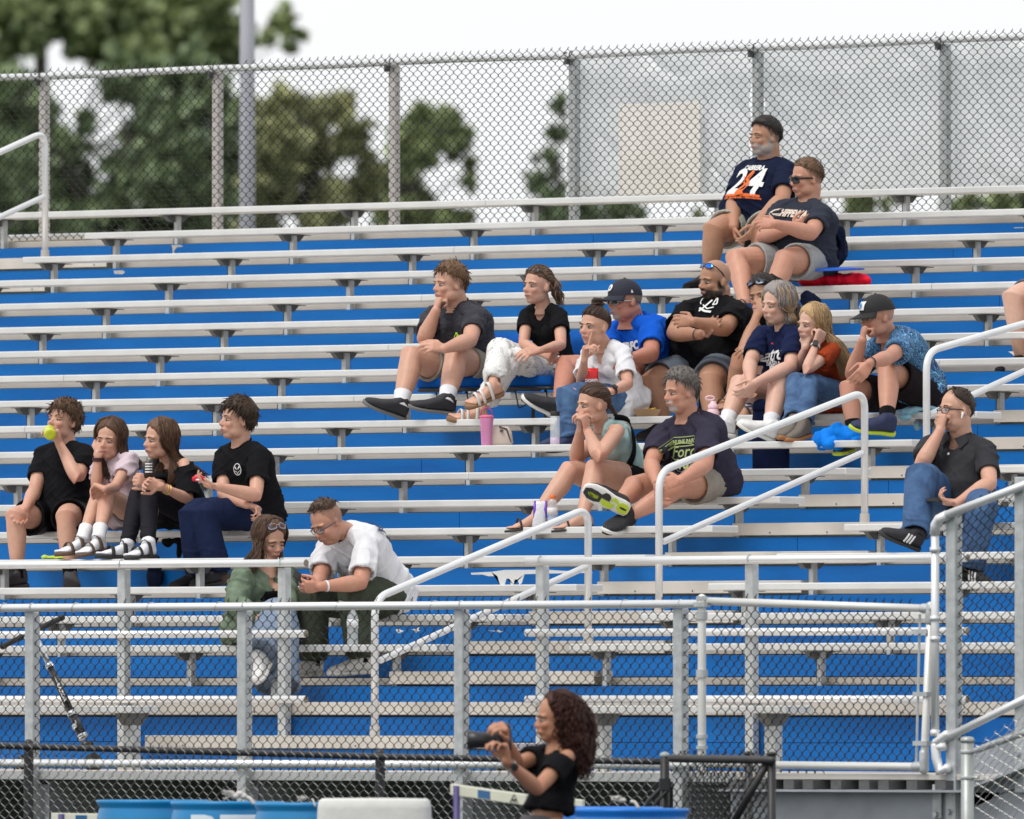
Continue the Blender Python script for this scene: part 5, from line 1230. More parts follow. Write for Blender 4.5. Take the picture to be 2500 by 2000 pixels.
# ---------------- front right of the guard rail
J = person('person', 'long haired woman in green denim jacket with crossed legs in wide jeans', dict(crop='G', k=17, py=.0, skin='fair', seed=5, fem=.9, w=.88, pel=(300, 1250), neck=(372, 660), lean=.03, head=(412, 415), face=(-34, 20, -4), neckr=.047, hs=.98, sw=.17, shs=(-1, 1), sh=((180, 700), (530, 690)), el=((115, 960), (560, 960)), wr=((330, 1075), (430, 1060)), es=(-1, -1), ws=(-1, -1), la=(.28, .24), hipdir=(1, 0, .15), kn=((480, 1040), (510, 1120)), an=((318, 1425, -.62), (470, 1650, -.42)), ll=(.43, .42), hw=.085, arm=.85, leg=.9, shirt=dict(mat=JKT, sleeve=1.9, inf=.018, loose=.035, name='jacket', fold=1.5, neck=[((.03, 0, .03), .078), ((.12, .0, -.05), .052), ((.15, .0, -.12), .05), ((.15, .0, -.19), .05), ((.14, .0, -.26), .05)]), pants=dict(mat=DENIML, len=1.98, rad=(.09, .092, .098, .102, .105, .125, .135), fold=1.3, name='wide_jeans'), hand=(((.7, -.5, .2), (-.3, -.4, -.8), HOLD), ((-.3, -.6, .5), (-.6, 0, -.5), HOLD)), foot=(((-.3, -.62, .7), (-.7, .5, .5)), ((.1, -.25, .9),)), lid=.75, gaze=(0, -.5), brow=(.02, .012, .01), lips=(.42, .17, .15),
    shoes=shoes(SHOEW, SOLEW, INKW, .205, .038)))
J5 = J; H = J['H']; bm = new_bm(); hair_shell(bm, H, 'long', .013, 1.25, 1.2, 0, 5, .004, part=.0); N_ = lambda x, y, d: near(J5, 'G', x, y, d)
long_hair(bm, H, 1, 0, [(90, -120, -60, -20, 45, [N_(300, 480, .04), N_(235, 600, .06), N_(170, 680, .08), N_(90, 760, .08)], .035), (80, -180, -110, -20, 45, [N_(330, 520, .0), N_(280, 620, .02), N_(200, 700, .04)], .04), (50, 60, 120, -20, 45, [N_(505, 500, -.02), N_(505, 580, .03), N_(500, 640, .06)], .010), (60, -85, -55, -10, 40, [N_(310, 520, .10), N_(290, 600, .12), N_(250, 680, .13)], .025)], .006, 6); hair_obj(J, bm, (.10, .055, .035), 'ash_brown')
glasses(H, J['root'], mat('pearl_frame', (.35, .34, .4), .3), mat('smoke_lens', (.10, .10, .14), .1), f=.094, tilt=R_(46), name='sunglasses', high=.018, z=.036)
bm = new_bm(); ring_loft(bm, [(chest(J, t)[0]+chest(J, t)[3]*.0, chest(J, t)[1]*(.125 if t < .6 else .10), chest(J, t)[3]*(.098 if t < .5 else .125), 2.3) for t in (.2, .35, .5, .6, .66)], 24); obj('black_top', bm, BLACKF, J['root'], True)
J = person('person', 'man in white tee and olive trousers bending over his phone', dict(crop='G', k=16, skin='ruddy', seed=6, pel=(1330, 935), neck=(1045, 335), lean=.0, head=(893, 270), face=(50, 30, -6), sw=.20, w=1.06, sh=((905, 450), (1225, 440)), el=((830, 740), (1175, 770)), wr=((800, 795), (845, 800)), es=(-1, -1), ws=(-1, -1), kn=((770, 900), (1120, 880)), an=((775, 1450, -.42), (1180, 1430, -.42)), arm=1.12, leg=1.1, slouch=.09, shirt=dict(mat=WHITEF, sleeve=.72, sr=(.062, .070), loose=.02, inf=.016, fold=1.2, neck=[((.022, 0, .03), .070)]), pants=dict(mat=OLIVE, len=1.95, rad=(.10, .098, .084, .080, .074, .066, .062), fold=1.2), hand=(((-.9, .1, .3), (.3, -.2, .8), HOLD), ((-.95, -.05, .1), (-.1, .3, -.8), HOLD)), foot=(((-.72, -.06, .62),), ((-.78, -.06, .55),)), lid=.7, brow=(.07, .04, .025), beard=((.12, .07, .045), .5, 'stubble'), scalp=((.10, .06, .04), .55), dchin=1,
    shoes=shoes(SHOEW, SOLEW, INKW, .30, .05, SOCKB, .05)))
J6 = J; H = J['H']; bm = new_bm(); hair_shell(bm, H, [52, 48, 42, 34, 28, 24, 20], .014, 1.2, .6, 0, 6, .004); short_tufts(bm, H, 220, [52, 48, 44, 36, 30, 28, 26], .035, .0045, .35, (1, .2, .25), 7, .014); hair_obj(J, bm, (.075, .045, .03), 'short_brown')
glasses(H, J['root'], mat('frame_slate', (.04, .06, .09), .3), CLEARL, z=-.004, high=.015); bracelet(J, 1, .031, mat('white_band', (.75, .75, .75), .5), 'wristband', .88, .004, .014)
put(J, text_bm('MOTORS', .028), .70, .085, INKN); put(J, poly_bm(ring_poly(0, 0, .016, .022, .005)+[[(-.006, -.006), (.006, -.006), (.008, .010), (-.008, .010)]]), .64, .085, INKN); put(J, text_bm('CO. DETROIT', .009), .58, .085, INKN)
put(J, poly_bm(line_poly([(-.03, .006), (.0, .006)], .003)+line_poly([(-.005, -.006), (.024, -.006)], .003)), .60, -.10, INKN)
def back_text(J, s, size, t, side, m, rot=0):
    q, x, u_, n = chest(J, t, side); return decal(text_bm(s, size, bold=.002), J['shirt'], q-n*.12, -x, u_, -n, m, J['shirt'], 'print')
back_text(J, 'PISTONS', .075, .80, .04, INKN); back_text(J, 'WORKS', .05, .60, .04, INKN)

# ---------------- middle group, row 8
J = person('person', 'young man in dark camo tee with his fist at his mouth', dict(crop='B', k=8, pz=.13, skin='fair', seed=7, pel=(960, 985), neck=(852, 452), lean=.0, head=(780, 270), face=(60, 3, 2), sw=.205, w=1.12, sh=((640, 540), (1010, 540)), el=((560, 745), (960, 760)), wr=((658, 510, .11), (745, 830)), es=(-1, -1), ws=(1, -1), kn=((440, 900), (835, 900)), an=((350, 1335, -.58), (750, 1300, -.60)), arm=1.2, leg=1.25, neckr=.066, wide=1.06, jaw=1.12, dchin=1, belly=.03, shirt=dict(mat=CAMO, sr=(.060, .062)), pants=dict(mat=KHAKI, len=.62, b=.012), hand=(((.25, .95, -.1), (.75, .1, -.3), FIST), ((-.75, .15, .2), (0, -.5, -.8), REL)), foot=(((-.85, .32, .35), (.35, .9, .2)), ((-.93, .12, .35), (.2, .95, .1))), lid=.4, brow=(.12, .07, .035), scalp=((.14, .085, .05), .6),
    shoes=shoes(SHOEK, SOLEG, INKK, .30, .05, SOCKW, .075, .044)))
J7 = J; H = J['H']; bm = new_bm(); hair_shell(bm, H, 'short', .017, 1.3, .95, 0, 7, .0045); short_tufts(bm, H, 200, 'short', .042, .005, .3, (1, .5, .1), 9, .018); hair_obj(J, bm, (.15, .085, .045), 'light_brown_short')
put(J, poly_bm(ring_poly(0, 0, .018, .034, .005)+line_poly([(-.014, -.02), (-.004, .0), (.004, .022), (.012, .028)], .006)+line_poly([(.0, -.03), (.006, -.01), (.002, .01)], .006)+[[(-.008, .03), (.008, .03), (.006, .040), (-.006, .040)]]), .60, .085, INKY)
J = person('person', 'ponytailed woman in black tee and white marbled trousers, arms folded on her lap', dict(crop='B', k=8, pz=.13, skin='fair', seed=8, fem=.85, w=.86, pel=(1700, 985), neck=(1610, 462), lean=.0, head=(1552, 285), face=(46, 0, 2), neckr=.045, hs=.95, sw=.165, sh=((1465, 530), (1745, 535)), el=((1430, 790), (1760, 800)), wr=((1560, 850), (1580, 845)), es=(-1, -1), ws=(-1, -1), la=(.27, .235), kn=((1225, 850), (1310, 930)), an=((1160, 1150, -.70), (1055, 1375, -.58)), ll=(.42, .40), hw=.08, arm=.82, leg=.85, bare=1, shirt=dict(mat=BLACKF, sleeve=.5, loose=.004, inf=.010, fold=.7, neck=[((.02, 0, .035), .070), ((.065, 0, -.02), .05)]), pants=dict(mat=MARBLE, len=1.86, rad=(.095, .092, .082, .08, .078, .070, .05), fold=1.5), hand=(((.85, -.3, .3), (-.2, -.4, -.7), HOLD), ((-.8, -.1, .4), (0, -.7, -.6), REL)), foot=(((-.85, -.35, .3), (-.2, .8, .5)), ((-.88, .10, .35), (.1, .9, .3))), lid=.45, brow=(.05, .03, .02), lips=(.45, .17, .15),
    shoes=sandals(CORK, mat('white_strap', (.65, .63, .6), .5), None, straps=((.32, .022), (.55, .020), (.70, .02)), thick=.03, L_=.245)))
J8 = J; H = J['H']; bm = new_bm(); hair_shell(bm, H, 'pulled', .008, 1.1, 1.1, 0, 8, .002, freq=50); combed(bm, H, 8); N_ = lambda x, y, d: near(J8, 'B', x, y, d, 'hc')
a = H.p(-.115, 0, .055); random.seed(8)
for i in range(70):
    clump(bm, [H.p(-.105, random.uniform(-.02, .02), .05+random.uniform(-.015, .015)), a+Vector((random.gauss(0, .008), random.gauss(0, .008), .01)), N_(1715, 280, 0)+Vector((random.gauss(0, .013), random.gauss(0, .013), 0)), N_(1725, 360, .0)+Vector((random.gauss(0, .014), random.gauss(0, .014), 0)), N_(1755, 440, .0)+Vector((random.gauss(0, .012), random.gauss(0, .01), random.gauss(0, .02)))], .006, None, 5, .002)
hair_obj(J, bm, (.13, .075, .045), 'honey_brown'); glasses(H, J['root'], FRAMEK, CLEARL, f=.090, tilt=R_(46), name='glasses', z=.036, high=.016)
J = person('person', 'woman with a top bun in white tee, finger on her lips and a watch', dict(crop='C', k=9, skin='fair', seed=9, fem=.8, w=.9, pel=(760, 1415), neck=(622, 812), lean=.0, head=(520, 635), face=(42, 2, 2), neckr=.047, hs=.96, sw=.172, sh=((480, 890), (795, 870)), el=((398, 1165), (850, 1190)), wr=((425, 962, .13), (690, 1262)), es=(-1, -1), ws=(1, -1), la=(.28, .235), kn=((330, 1290), (260, 1290)), an=((235, 1690, -.36), (300, 1720, -.40)), ll=(.43, .41), hw=.085, arm=.84, leg=.92, shirt=dict(mat=WHITEF, sleeve=.72, sr=(.058, .068), loose=.03, inf=.014, fold=1.2, neck=[((.02, 0, .035), .072), ((.07, 0, -.02), .05), ((.09, 0, -.06), .038)]), pants=dict(mat=DENIM, len=1.95, rad=(.092, .088, .074, .070, .066, .062, .062), name='jeans'), hand=(((.12, .95, .1), (.6, .1, .3), (.05, 1.0, 1.2, 1.25), (.7, .6)), ((-.9, .15, .2), (0, -.7, -.5), REL)), foot=(((-.8, -.1, .5),), ((-.8, -.1, .5),)), lid=.3, brow=(.03, .018, .012), 
    shoes=shoes(SHOEN, SOLEK, None, .25)))
J9 = J; H = J['H']; bm = new_bm(); hair_shell(bm, H, 'pulled', .009, 1.1, 1.1, 0, 9, .002, freq=50); combed(bm, H, 9, (-.8, 0, .8)); random.seed(9)
for i in range(26):
    a0 = random.uniform(0, 6.28); r = random.uniform(.012, .03); h = random.uniform(.125, .165); c0 = H.p(-.035, .0, h)
    clump(bm, [c0+(H.f*math.cos(a0+k*1.1)+H.l*math.sin(a0+k*1.1))*r*(1+.15*math.sin(k))+H.u*(k*.004) for k in range(5)], .008, .006, 6, .001)
ell(bm, H.p(-.035, 0, .142), (.026, .026, .022), H.M, 12, 8); hair_obj(J, bm, (.055, .03, .022), 'chestnut')
watch(J, 1, .029, RUBBER, RUBBER, (.2, .6, .7), .93); put(J, poly_bm([[(-.018, -.014), (-.006, .012), (.0, .012), (-.010, -.014)], [(-.006, -.014), (.002, .004), (.008, .004), (.0, -.014)], [(.004, -.014), (.009, -.004), (.015, -.004), (.010, -.014)]]), .60, -.06, INKK)
J = person('person', 'man in royal blue tee, dark ball cap and sport sunglasses with a grey goatee', dict(crop='C', k=8, skin='red', seed=10, pel=(1120, 985), neck=(890, 580), lean=-.0, head=(815, 385), face=(58, 4, 0), sw=.21, w=1.22, belly=.07, wide=1.08, jaw=1.15, dchin=1, neckr=.072, sh=((700, 690), (1080, 640)), el=((700, 900), (1080, 900)), wr=((840, 960), (900, 930)), es=(-1, -1), ws=(-1, -1), kn=((240, 1010), (800, 1020)), an=((180, 1405, -.60), (700, 1440, -.5)), arm=1.2, leg=1.2, shirt=dict(mat=ROYAL, sr=(.062, .066), sleeve=.68, loose=.02), pants=dict(mat=DGREYF, len=.78), hand=(((.2, -.8, .3), (0, -.6, -.6), REL), ((-.9, -.2, .1), (0, -.7, -.5), REL)), foot=(((-.80, .42, .3), (.5, .8, .3)), ((-.8, -.1, .5),)), lid=.3, brow=(.1, .08, .06), beard=((.30, .26, .23), .85, 'goatee'),
    scalp=((.2, .16, .13), .5), shoes=shoes(SHOEK, SOLEW, INKK, .30, .052, kw_tread=(SOLEK, SOLEW, None))))
J10 = J; H = J['H']; o = cap(H, J['root'], mat('cap_navy', (.012, .014, .028), .8, 0, .3, 200), MATS['cap_navy'])
decal(text_bm('D', .045, bold=.004), o, H.p(.12, .0, .085), H.l, H.u, H.f, INKW, o, 'emblem', .002); decal(poly_bm([[(-.008, -.007), (.008, -.007), (.002, .01), (-.003, .01)]]), o, H.p(.0, .12, .058), -H.f, H.u, H.l, INKW, o, 'emblem', .002)
bm = new_bm(); hair_shell(bm, H, [80, 80, 60, 20, -8, -24, -34], .005, .2, 1, 0, 3, .001); hair_obj(J, bm, (.20, .16, .12), 'grey_brown'); glasses(H, J['root'], FRAMEM, GLASSK, z=-.002, high=.014, wide=.026, square=2.2, thick=.003, name='sunglasses')
put(J, text_bm('WATERFORD', .058, font_sx=.92, bold=.0035), .80, .05, INKW); put(J, text_bm('GOLF', .04, bold=.002), .68, .05, INKW)
J = person('person', 'bald man with a dark beard in black tee and grey shorts, arms crossed', dict(crop='C', k=8, pz=.13, skin='olive', seed=11, pel=(1640, 940), neck=(1738, 372), lean=.02, head=(1690, 190), face=(54, 6, 2), sw=.215, w=1.22, belly=.05, wide=1.06, jaw=1.12, dchin=1, neckr=.072, sh=((1425, 480), (1905, 480)), el=((1300, 690), (1800, 650)), wr=((1545, 710), (1505, 585)), es=(-1, -1), ws=(-1, -1), kn=((1080, 1175), (1655, 1160)), an=((1215, 1600, -.36), (1690, 1620, -.42)), arm=1.22, leg=1.34, shirt=dict(mat=BLACKF, sr=(.064, .072), sleeve=.66, loose=.026), pants=dict(mat=BGREY, len=.80, flare=.016, b=.012), hand=(((.75, .5, .3), (-.2, .3, .6), OPEN), ((-.9, .1, -.2), (.1, -.2, -.9), REL)), foot=(((-.7, -.1, .6),), ((-.3, -.1, .9),)), lid=.4, gaze=(0, -.3), brow=(.02, .014, .01), beard=((.022, .018, .016), .97, 'full'),
    scalp=((.30, .17, .12), .35), shoes=shoes(SHOEK, SOLEK, None, .30, .052)))
J11 = J; H = J['H']; glasses(H, J['root'], FRAMEK, GLASSB, f=.090, tilt=R_(42), name='sunglasses', z=.036, high=.017, wide=.027, square=2.2)
put(J, poly_bm(ring_poly(-.01, .035, .05, .034, .006, a0=.4, a1=3.9)+line_poly([(-.04, -.03), (-.01, .0), (.02, .04)], .012)+line_poly([(-.045, -.01), (.0, -.03), (.045, -.035)], .012)+line_poly([(.045, .055), (.035, .01), (.06, .015), (.05, .05)], .008)+line_poly([(-.03, .01), (.01, -.015), (.05, -.005)], .007)), .88, .0, INKW); bracelet(J, 0, .038, RUBBER, 'bracelet', .95, .004, .006)
J = person('person', 'dark haired woman with pink nails covering her cheek, sunglasses on her head', dict(crop='D', k=8, skin='olive', seed=12, fem=.8, w=.95, pel=(640, 840), neck=(640, 560), lean=.0, head=(570, 360), face=(32, 8, -8), neckr=.05, hs=.98, sw=.17, shs=(-1, -1), sh=((480, 640), (760, 620)), el=((400, 830), (600, 850)), wr=((510, 535, .12), (560, 800)), es=(-1, -1), ws=(1, -1), kn=((372, 905), (480, 940)), an=((300, 1190, -.35), (430, 1310, -.56)), ll=(.42, .41), arm=.98, leg=1.05, bare=1, shirt=dict(mat=BLACKF, sleeve=0, inf=.010, cut=[(0, 0, (-.01, .0, 0), .075), (1, 0, (.01, 0, 0), .075)]), pants=dict(mat=BLACKF, len=.5), hand=(((.42, .85, -.1), (.5, .3, -.7), (.25, .2, .2, .2)), ((-.8, 0, .2), (0, -.6, -.6), REL)), foot=(((-.5, -.2, .8),), ((-.6, -.3, .7),)), lid=.4, brow=(.015, .01, .008),
    shoes=sandals(SOLEK, SOLEK, None, straps=((.3, .015), (.65, .02)), thick=.018)))
J12 = J; H = J['H']; bm = new_bm(); hair_shell(bm, H, 'pulled', .012, 1.2, 1.3, 0, 12, .004); combed(bm, H, 12); N_ = lambda x, y, d: near(J12, 'D', x, y, d, 'hc')
for i in range(40):
    random.seed(i+100); clump(bm, [H.p(-.06, random.uniform(-.05, .05), .12), N_(720+random.uniform(-20, 20), 250+random.uniform(-20, 20), 0), N_(750+random.uniform(-20, 20), 330, 0)], .008, .003, 5, .003)
hair_obj(J, bm, (.018, .012, .010), 'near_black'); glasses(H, J['root'], FRAMEK, mat('blue_smoke_lens', (.05, .09, .16), .1), f=.094, tilt=R_(36), name='sunglasses', z=.036, high=.018, wide=.027, square=2.2)
bm = new_bm()
J = person('person', 'grey haired woman in navy lettered tee with her hands clasped at her knees', dict(crop='D', k=9, skin='pale', seed=13, fem=1.05, w=1.08, belly=.03, pel=(815, 1080), neck=(748, 640), lean=.0, head=(688, 440), face=(52, 5, 2), neckr=.054, sw=.185, sh=((560, 690), (840, 700)), el=((455, 930), (800, 960)), wr=((460, 1075), (515, 1090)), es=(-1, -1), ws=(-1, -1), kn=((368, 1110), (695, 1100)), an=((250, 1450, -.60), (625, 1475, -.58)), ll=(.43, .41), arm=1.08, leg=1.12, shirt=dict(mat=NAVYT, sleeve=.72, sr=(.060, .066), loose=.02), pants=dict(mat=STRIPE, len=.6, flare=.01), hand=(((-.35, -.8, .3), (.5, 0, .4), HOLD), ((-.65, -.65, .3), (-.3, .3, -.7), (.5, .5, .55, .6))), foot=(((-.85, .1, .5),), ((-.86, .38, .32), (.4, .85, .2))), lid=.5, brow=(.16, .11, .07), lips=(.40, .2, .17),
    shoes=shoes(SHOEW, SOLEW, INKW, .26, .047, SOCKW, .06)))
J13 = J; H = J['H']; N_ = lambda x, y, d: near(J13, 'D', x, y, d); bm = new_bm(); hair_shell(bm, H, 'long', .015, 1.4, 1.4, 0, 13, .006, part=.02)
long_hair(bm, H, 1, .05, [(50, 55, 110, -15, 45, [N_(775, 500, .09), N_(790, 560, .11), N_(800, 600, .10)], .02), (60, 100, 180, -25, 45, [N_(850, 440, .02), N_(880, 510, .03), N_(870, 580, .02)], .03), (22, -110, -60, -15, 40, [N_(625, 480, .05), N_(610, 560, .08), N_(625, 600, .09)], .01)], .0065, 14); hair_obj(J, bm, (.28, .25, .24), 'grey')
bm = new_bm(); long_hair(bm, H, 1, .05, [(26, 60, 130, -25, 25, [N_(800, 500, .10), N_(825, 560, .11), N_(840, 610, .08)], .02), (14, -100, -60, -20, 10, [N_(625, 480, .05), N_(612, 560, .085), N_(630, 605, .10)], .010)], .0065, 15); hair_obj(J, bm, (.42, .27, .15), 'blonde_ends')
put(J, text_bm('Detroit', .105, shear=.35, bold=.002), .70, .02, INKW, rot=.14); put(J, text_bm('BASEBALL', .040, shear=.1, bold=.0015), .57, .045, INKW, rot=.02); put(J, text_bm('D', .085, bold=.003), .44, .01, INKW)
put(J, poly_bm(line_poly([(-.026, -.010), (.026, -.016)], .005)+line_poly([(-.022, .026), (-.022, -.026)], .004)), .44, .01, INKW); put(J, poly_bm([[(-.014, 0), (0, .008), (.012, -.004), (0, -.002)]]), .86, .01, INKR)
J = person('person', 'blonde girl in rust tee and jeans with her chin on her fists', dict(crop='D', k=9, skin='pale', seed=14, fem=.8, w=.82, pel=(1190, 1185), neck=(1062, 775), lean=.0, head=(985, 605), face=(54, 5, 3), neckr=.044, hs=.93, sw=.155, sh=((985, 830), (1160, 820)), el=((848, 965), (935, 990)), wr=((925, 800, .04), (1015, 770, .13)), es=(-1, -1), ws=(1, 1), la=(.26, .22), kn=((850, 1090), (960, 1100)), an=((825, 1440, -.60), (905, 1465, -.58)), ll=(.40, .40), hw=.08, arm=.78, leg=.82, slouch=.08, shirt=dict(mat=RUST, sleeve=.45, loose=.01, inf=.010, fold=.8), pants=dict(mat=DENIM, len=1.88, rad=(.086, .078, .066, .062, .06, .06, .062), name='jeans'), hand=(((.1, .8, -.1), (.5, 0, -.6), FIST), ((.35, .75, -.1), (-.5, .1, -.5), FIST)), foot=(((700, 1570),), ((760, 1590),)), lid=.35, brow=(.28, .18, .09), lips=(.45, .2, .17),
    shoes=shoes(SHOEG, SOLEB, INKW, .25, .044)))
J14 = J; H = J['H']; N_ = lambda x, y, d: near(J14, 'D', x, y, d); bm = new_bm(); hair_shell(bm, H, 'long', .012, 1.2, 1.2, 0, 14, .004, part=.0)
long_hair(bm, H, 1, -.03, [(110, 65, 125, -10, 45, [N_(1110, 680, .10), N_(1190, 760, .12), N_(1250, 880, .12), N_(1285, 1010, .10)], .02), (90, 100, 180, -20, 45, [N_(1140, 680, .04), N_(1240, 800, .05), N_(1290, 900, .06), N_(1320, 950, .06)], .022), (40, -160, -80, -20, 40, [N_(1000, 760, .03), N_(1010, 860, .08), N_(1015, 940, .10)], .014), (50, 80, 120, -20, 30, [N_(1120, 720, .1), N_(1200, 900, .12), N_(1270, 1060, .11)], .02)], .0055, 16); hair_obj(J, bm, (.46, .30, .15), 'blonde')
watch(J, 1, .028, mat('pale_band', (.55, .52, .5), .5), RUBBER, (-.1, .2, 1), .93)
J = person('person', 'man in black cap and blue leaf print shirt with his knuckles at his mouth', dict(crop='D', k=9, py=.02, skin='ruddy', seed=15, pel=(1870, 1190), neck=(1625, 690), lean=.0, head=(1535, 540), face=(62, 10, 0), sw=.20, w=1.02, slouch=.10, neckr=.058, sh=((1510, 800), (1770, 770)), el=((1320, 1020), (1630, 880)), wr=((1408, 745, .11), (1475, 925)), es=(-1, -1), ws=(1, -1), la=(.30, .26), kn=((1290, 1150), (1620, 990)), an=((1345, 1540, -.45), (1620, 1430, -.60)), ll=(.45, .44), arm=1.08, leg=1.1, shirt=dict(mat=FLORAL, bottom=.03, sleeve=.55, sr=(.062, .069), loose=.012, inf=.014, fold=1.1, neck=[((.03, 0, .03), .078), ((.08, .0, -.05), .05)]), pants=dict(mat=BROWNB, len=.80, flare=.02), hand=(((.15, .95, -.1), (.8, .1, -.2), FIST), ((-.55, -.75, .3), (-.3, -.1, -.8), REL)), foot=(((-.5, -.25, .8),), ((-.86, .10, .42), (.2, .9, .3))), lid=.5, brow=(.15, .1, .06),
    scalp=((.25, .15, .1), .35), shoes=shoes(SHOEN, SOLEY, INKY, .30, .05, SOCKB, .07)))
J15 = J; H = J['H']; o = cap(H, J['root'], mat('cap_black', (.010, .010, .011), .8, 0, .3, 200), MATS['cap_black']); bracelet(J, 1, .034, RUBBER, 'bracelet', .97, .005, .012)
decal(poly_bm([[(-.030, -.022), (.030, -.022), (.030, .026), (-.030, .026)]]), o, H.p(.12, .0, .08), H.l, H.u, H.f, INKW, o, 'patch', .002); decal(poly_bm(ring_poly(0, 0, .014, .014, .008)+[[(-.014, .004), (.014, .004), (.016, .008), (-.012, .012)]]+ring_poly(0, .010, .010, .010, .003, a0=0, a1=3.14)), o, H.p(.13, .0, .08), H.l, H.u, H.f, INKB, o, 'emblem', .006)
# ---------------- top pair
J = person('person', 'grey bearded man in navy number 24 tee on the top row', dict(crop='E', k=2, skin='olive', seed=16, pel=(640, 1160), neck=(760, 480), lean=.03, head=(715, 255), face=(54, 0, 0), sw=.21, w=1.18, belly=.05, wide=1.05, jaw=1.15, dchin=1, neckr=.07, sh=((540, 560), (925, 560)), el=((425, 860), (880, 830)), wr=((430, 1080), (640, 1060)), es=(-1, -1), ws=(-1, -1), la=(.31, .27), kn=((235, 1120), (690, 1150)), an=((200, 1560, -.36), (680, 1600, -.36)), arm=1.2, leg=1.25, shirt=dict(mat=NAVYF, sleeve=.72, sr=(.062, .069), loose=.022), pants=dict(mat=STONE, len=.62, flare=.02), hand=(((.15, -.95, .2), (.8, 0, .1), REL), ((-.45, -.85, .2), (-.6, .1, -.4), REL)), foot=(((-.7, -.1, .6),), ((-.7, -.1, .6),)), lid=.55, brow=(.02, .015, .012), scalp=((.05, .045, .04), .75), beard=((.33, .31, .30), .8, 'full'),
    shoes=shoes(SHOEK, SOLEK, None, .29)))
J16 = J; H = J['H']; bm = new_bm(); hair_shell(bm, H, 'short', .013, 1.2, 1, 0, 16, .003); short_tufts(bm, H, 420, 'short', .026, .0032, .25, (.7, 0, .1), 17, .012); hair_obj(J, bm, (.022, .018, .017), 'black_short')
put(J, text_bm('24', .25, bold=.006, font_sx=.86, space=1.25), .55, .02, INKW)
q = chest(J, .55, .02); bm = poly_bm(line_poly([(.035, .10), (-.01, .04), (.03, .0), (-.02, -.06), (-.055, -.10)], .022)+line_poly([(.05, .09), (.02, .03), (.055, -.02), (.03, -.07)], .013)+[[(-.06, -.09), (.02, -.06), (.05, -.095), (-.03, -.105)]]+line_poly([(-.06, .05), (-.02, .02), (.0, -.03)], .007)+line_poly([(-.05, -.02), (-.03, .0), (.02, -.01)], .006)); bmesh.ops.scale(bm, vec=(.62, .85, 1), verts=bm.verts[:]); decal(bm, J['shirt'], q[0]+q[3]*.12, q[1], q[2], q[3], INKO, J['shirt'], 'print', .007)
put(J, text_bm('CABRERA', .045, font_sx=.85, bold=.002), .84, .02, INKW); put(J, poly_bm([[(-.13, -.006), (-.02, -.006), (-.04, .010), (-.13, .010)], [(-.01, -.006), (.13, -.006), (.13, .008), (.02, .012)]]), .29, .02, INKO); put(J, text_bm('3 MVP - 500 HOME RUNS - 1 TRIPLE CROWN', .014, bold=.001), .245, .02, INKO)
bm = new_bm(); r_ = H; obj('phone', board(0, .07, 0, .009, 0, .145, .003), RUBBER).hide_render = False
ph = bpy.data.objects['phone']; p = near(J, 'E', 497, 1190, .0, 'pel'); hnd = (J['wr'][0]+J['wr'][1])/2; p = hnd+RT*-.01+ZZ*-.20+TOC*.03; ph.matrix_basis = Matrix.Translation(p) @ Matrix.Rotation(YAW+.9, 4, 'Z') @ Matrix.Rotation(R_(8), 4, 'Y'); tag(ph, 'black phone dangling from the hands of the man on the top row', 'phone')
J = person('person', 'man in black sunglasses and slate tee leaning back in a stadium chair, arms crossed', dict(crop='E', k=4, py=.0, pz=.15, skin='ruddy', seed=17, pel=(1080, 1400), neck=(1130, 868), lean=.0, head=(1105, 645), face=(62, 4, 0), sw=.205, w=1.12, belly=.06, neckr=.066, wide=1.03, jaw=1.1, dchin=1, sh=((880, 930), (1245, 970)), el=((705, 1180), (1150, 1150)), wr=((960, 1105), (830, 1065)), es=(-1, -1), ws=(-1, -1), la=(.29, .26), kn=((445, 1390), (905, 1395)), an=((530, 1800, -.60), (760, 1760, -.55)), ll=(.44, .43), arm=1.2, leg=1.22, shirt=dict(mat=HEATHER, sleeve=.62, sr=(.062, .066), loose=.016), pants=dict(mat=LGREY, len=.66, flare=.014), hand=(((.85, .35, .0), (-.2, .1, -.9), (.2, .2, .25, .3), (.3, .2)), ((-.9, .1, -.2), (0, -.3, -.8), REL)), foot=(((-.6, -.15, .75),), ((-.7, -.1, .6),)), bare=1, lid=.4, brow=(.15, .09, .05), scalp=((.12, .07, .04), .6),
    shoes=sandals(SOLEG, SOLEK, None, straps=((.3, .02), (.65, .02)), thick=.024)))
J17 = J; H = J['H']; bm = new_bm(); hair_shell(bm, H, 'short', .006, 1.6, .5, 0, 17, .002); short_tufts(bm, H, 420, [44, 38, 26, 12, 0, -14, -26], .020, .003, .35, (.8, 0, .2), 18, .009); hair_obj(J, bm, (.14, .08, .045), 'sandy_short')
glasses(H, J['root'], FRAMEK, GLASSK, z=.0, high=.0185, wide=.026, f=.1, thick=.0038, name='sunglasses', square=3.2)
put(J, text_bm('CHIPPEWAS', .060, font_sx=.85, bold=.003), .79, .0, INKT); 
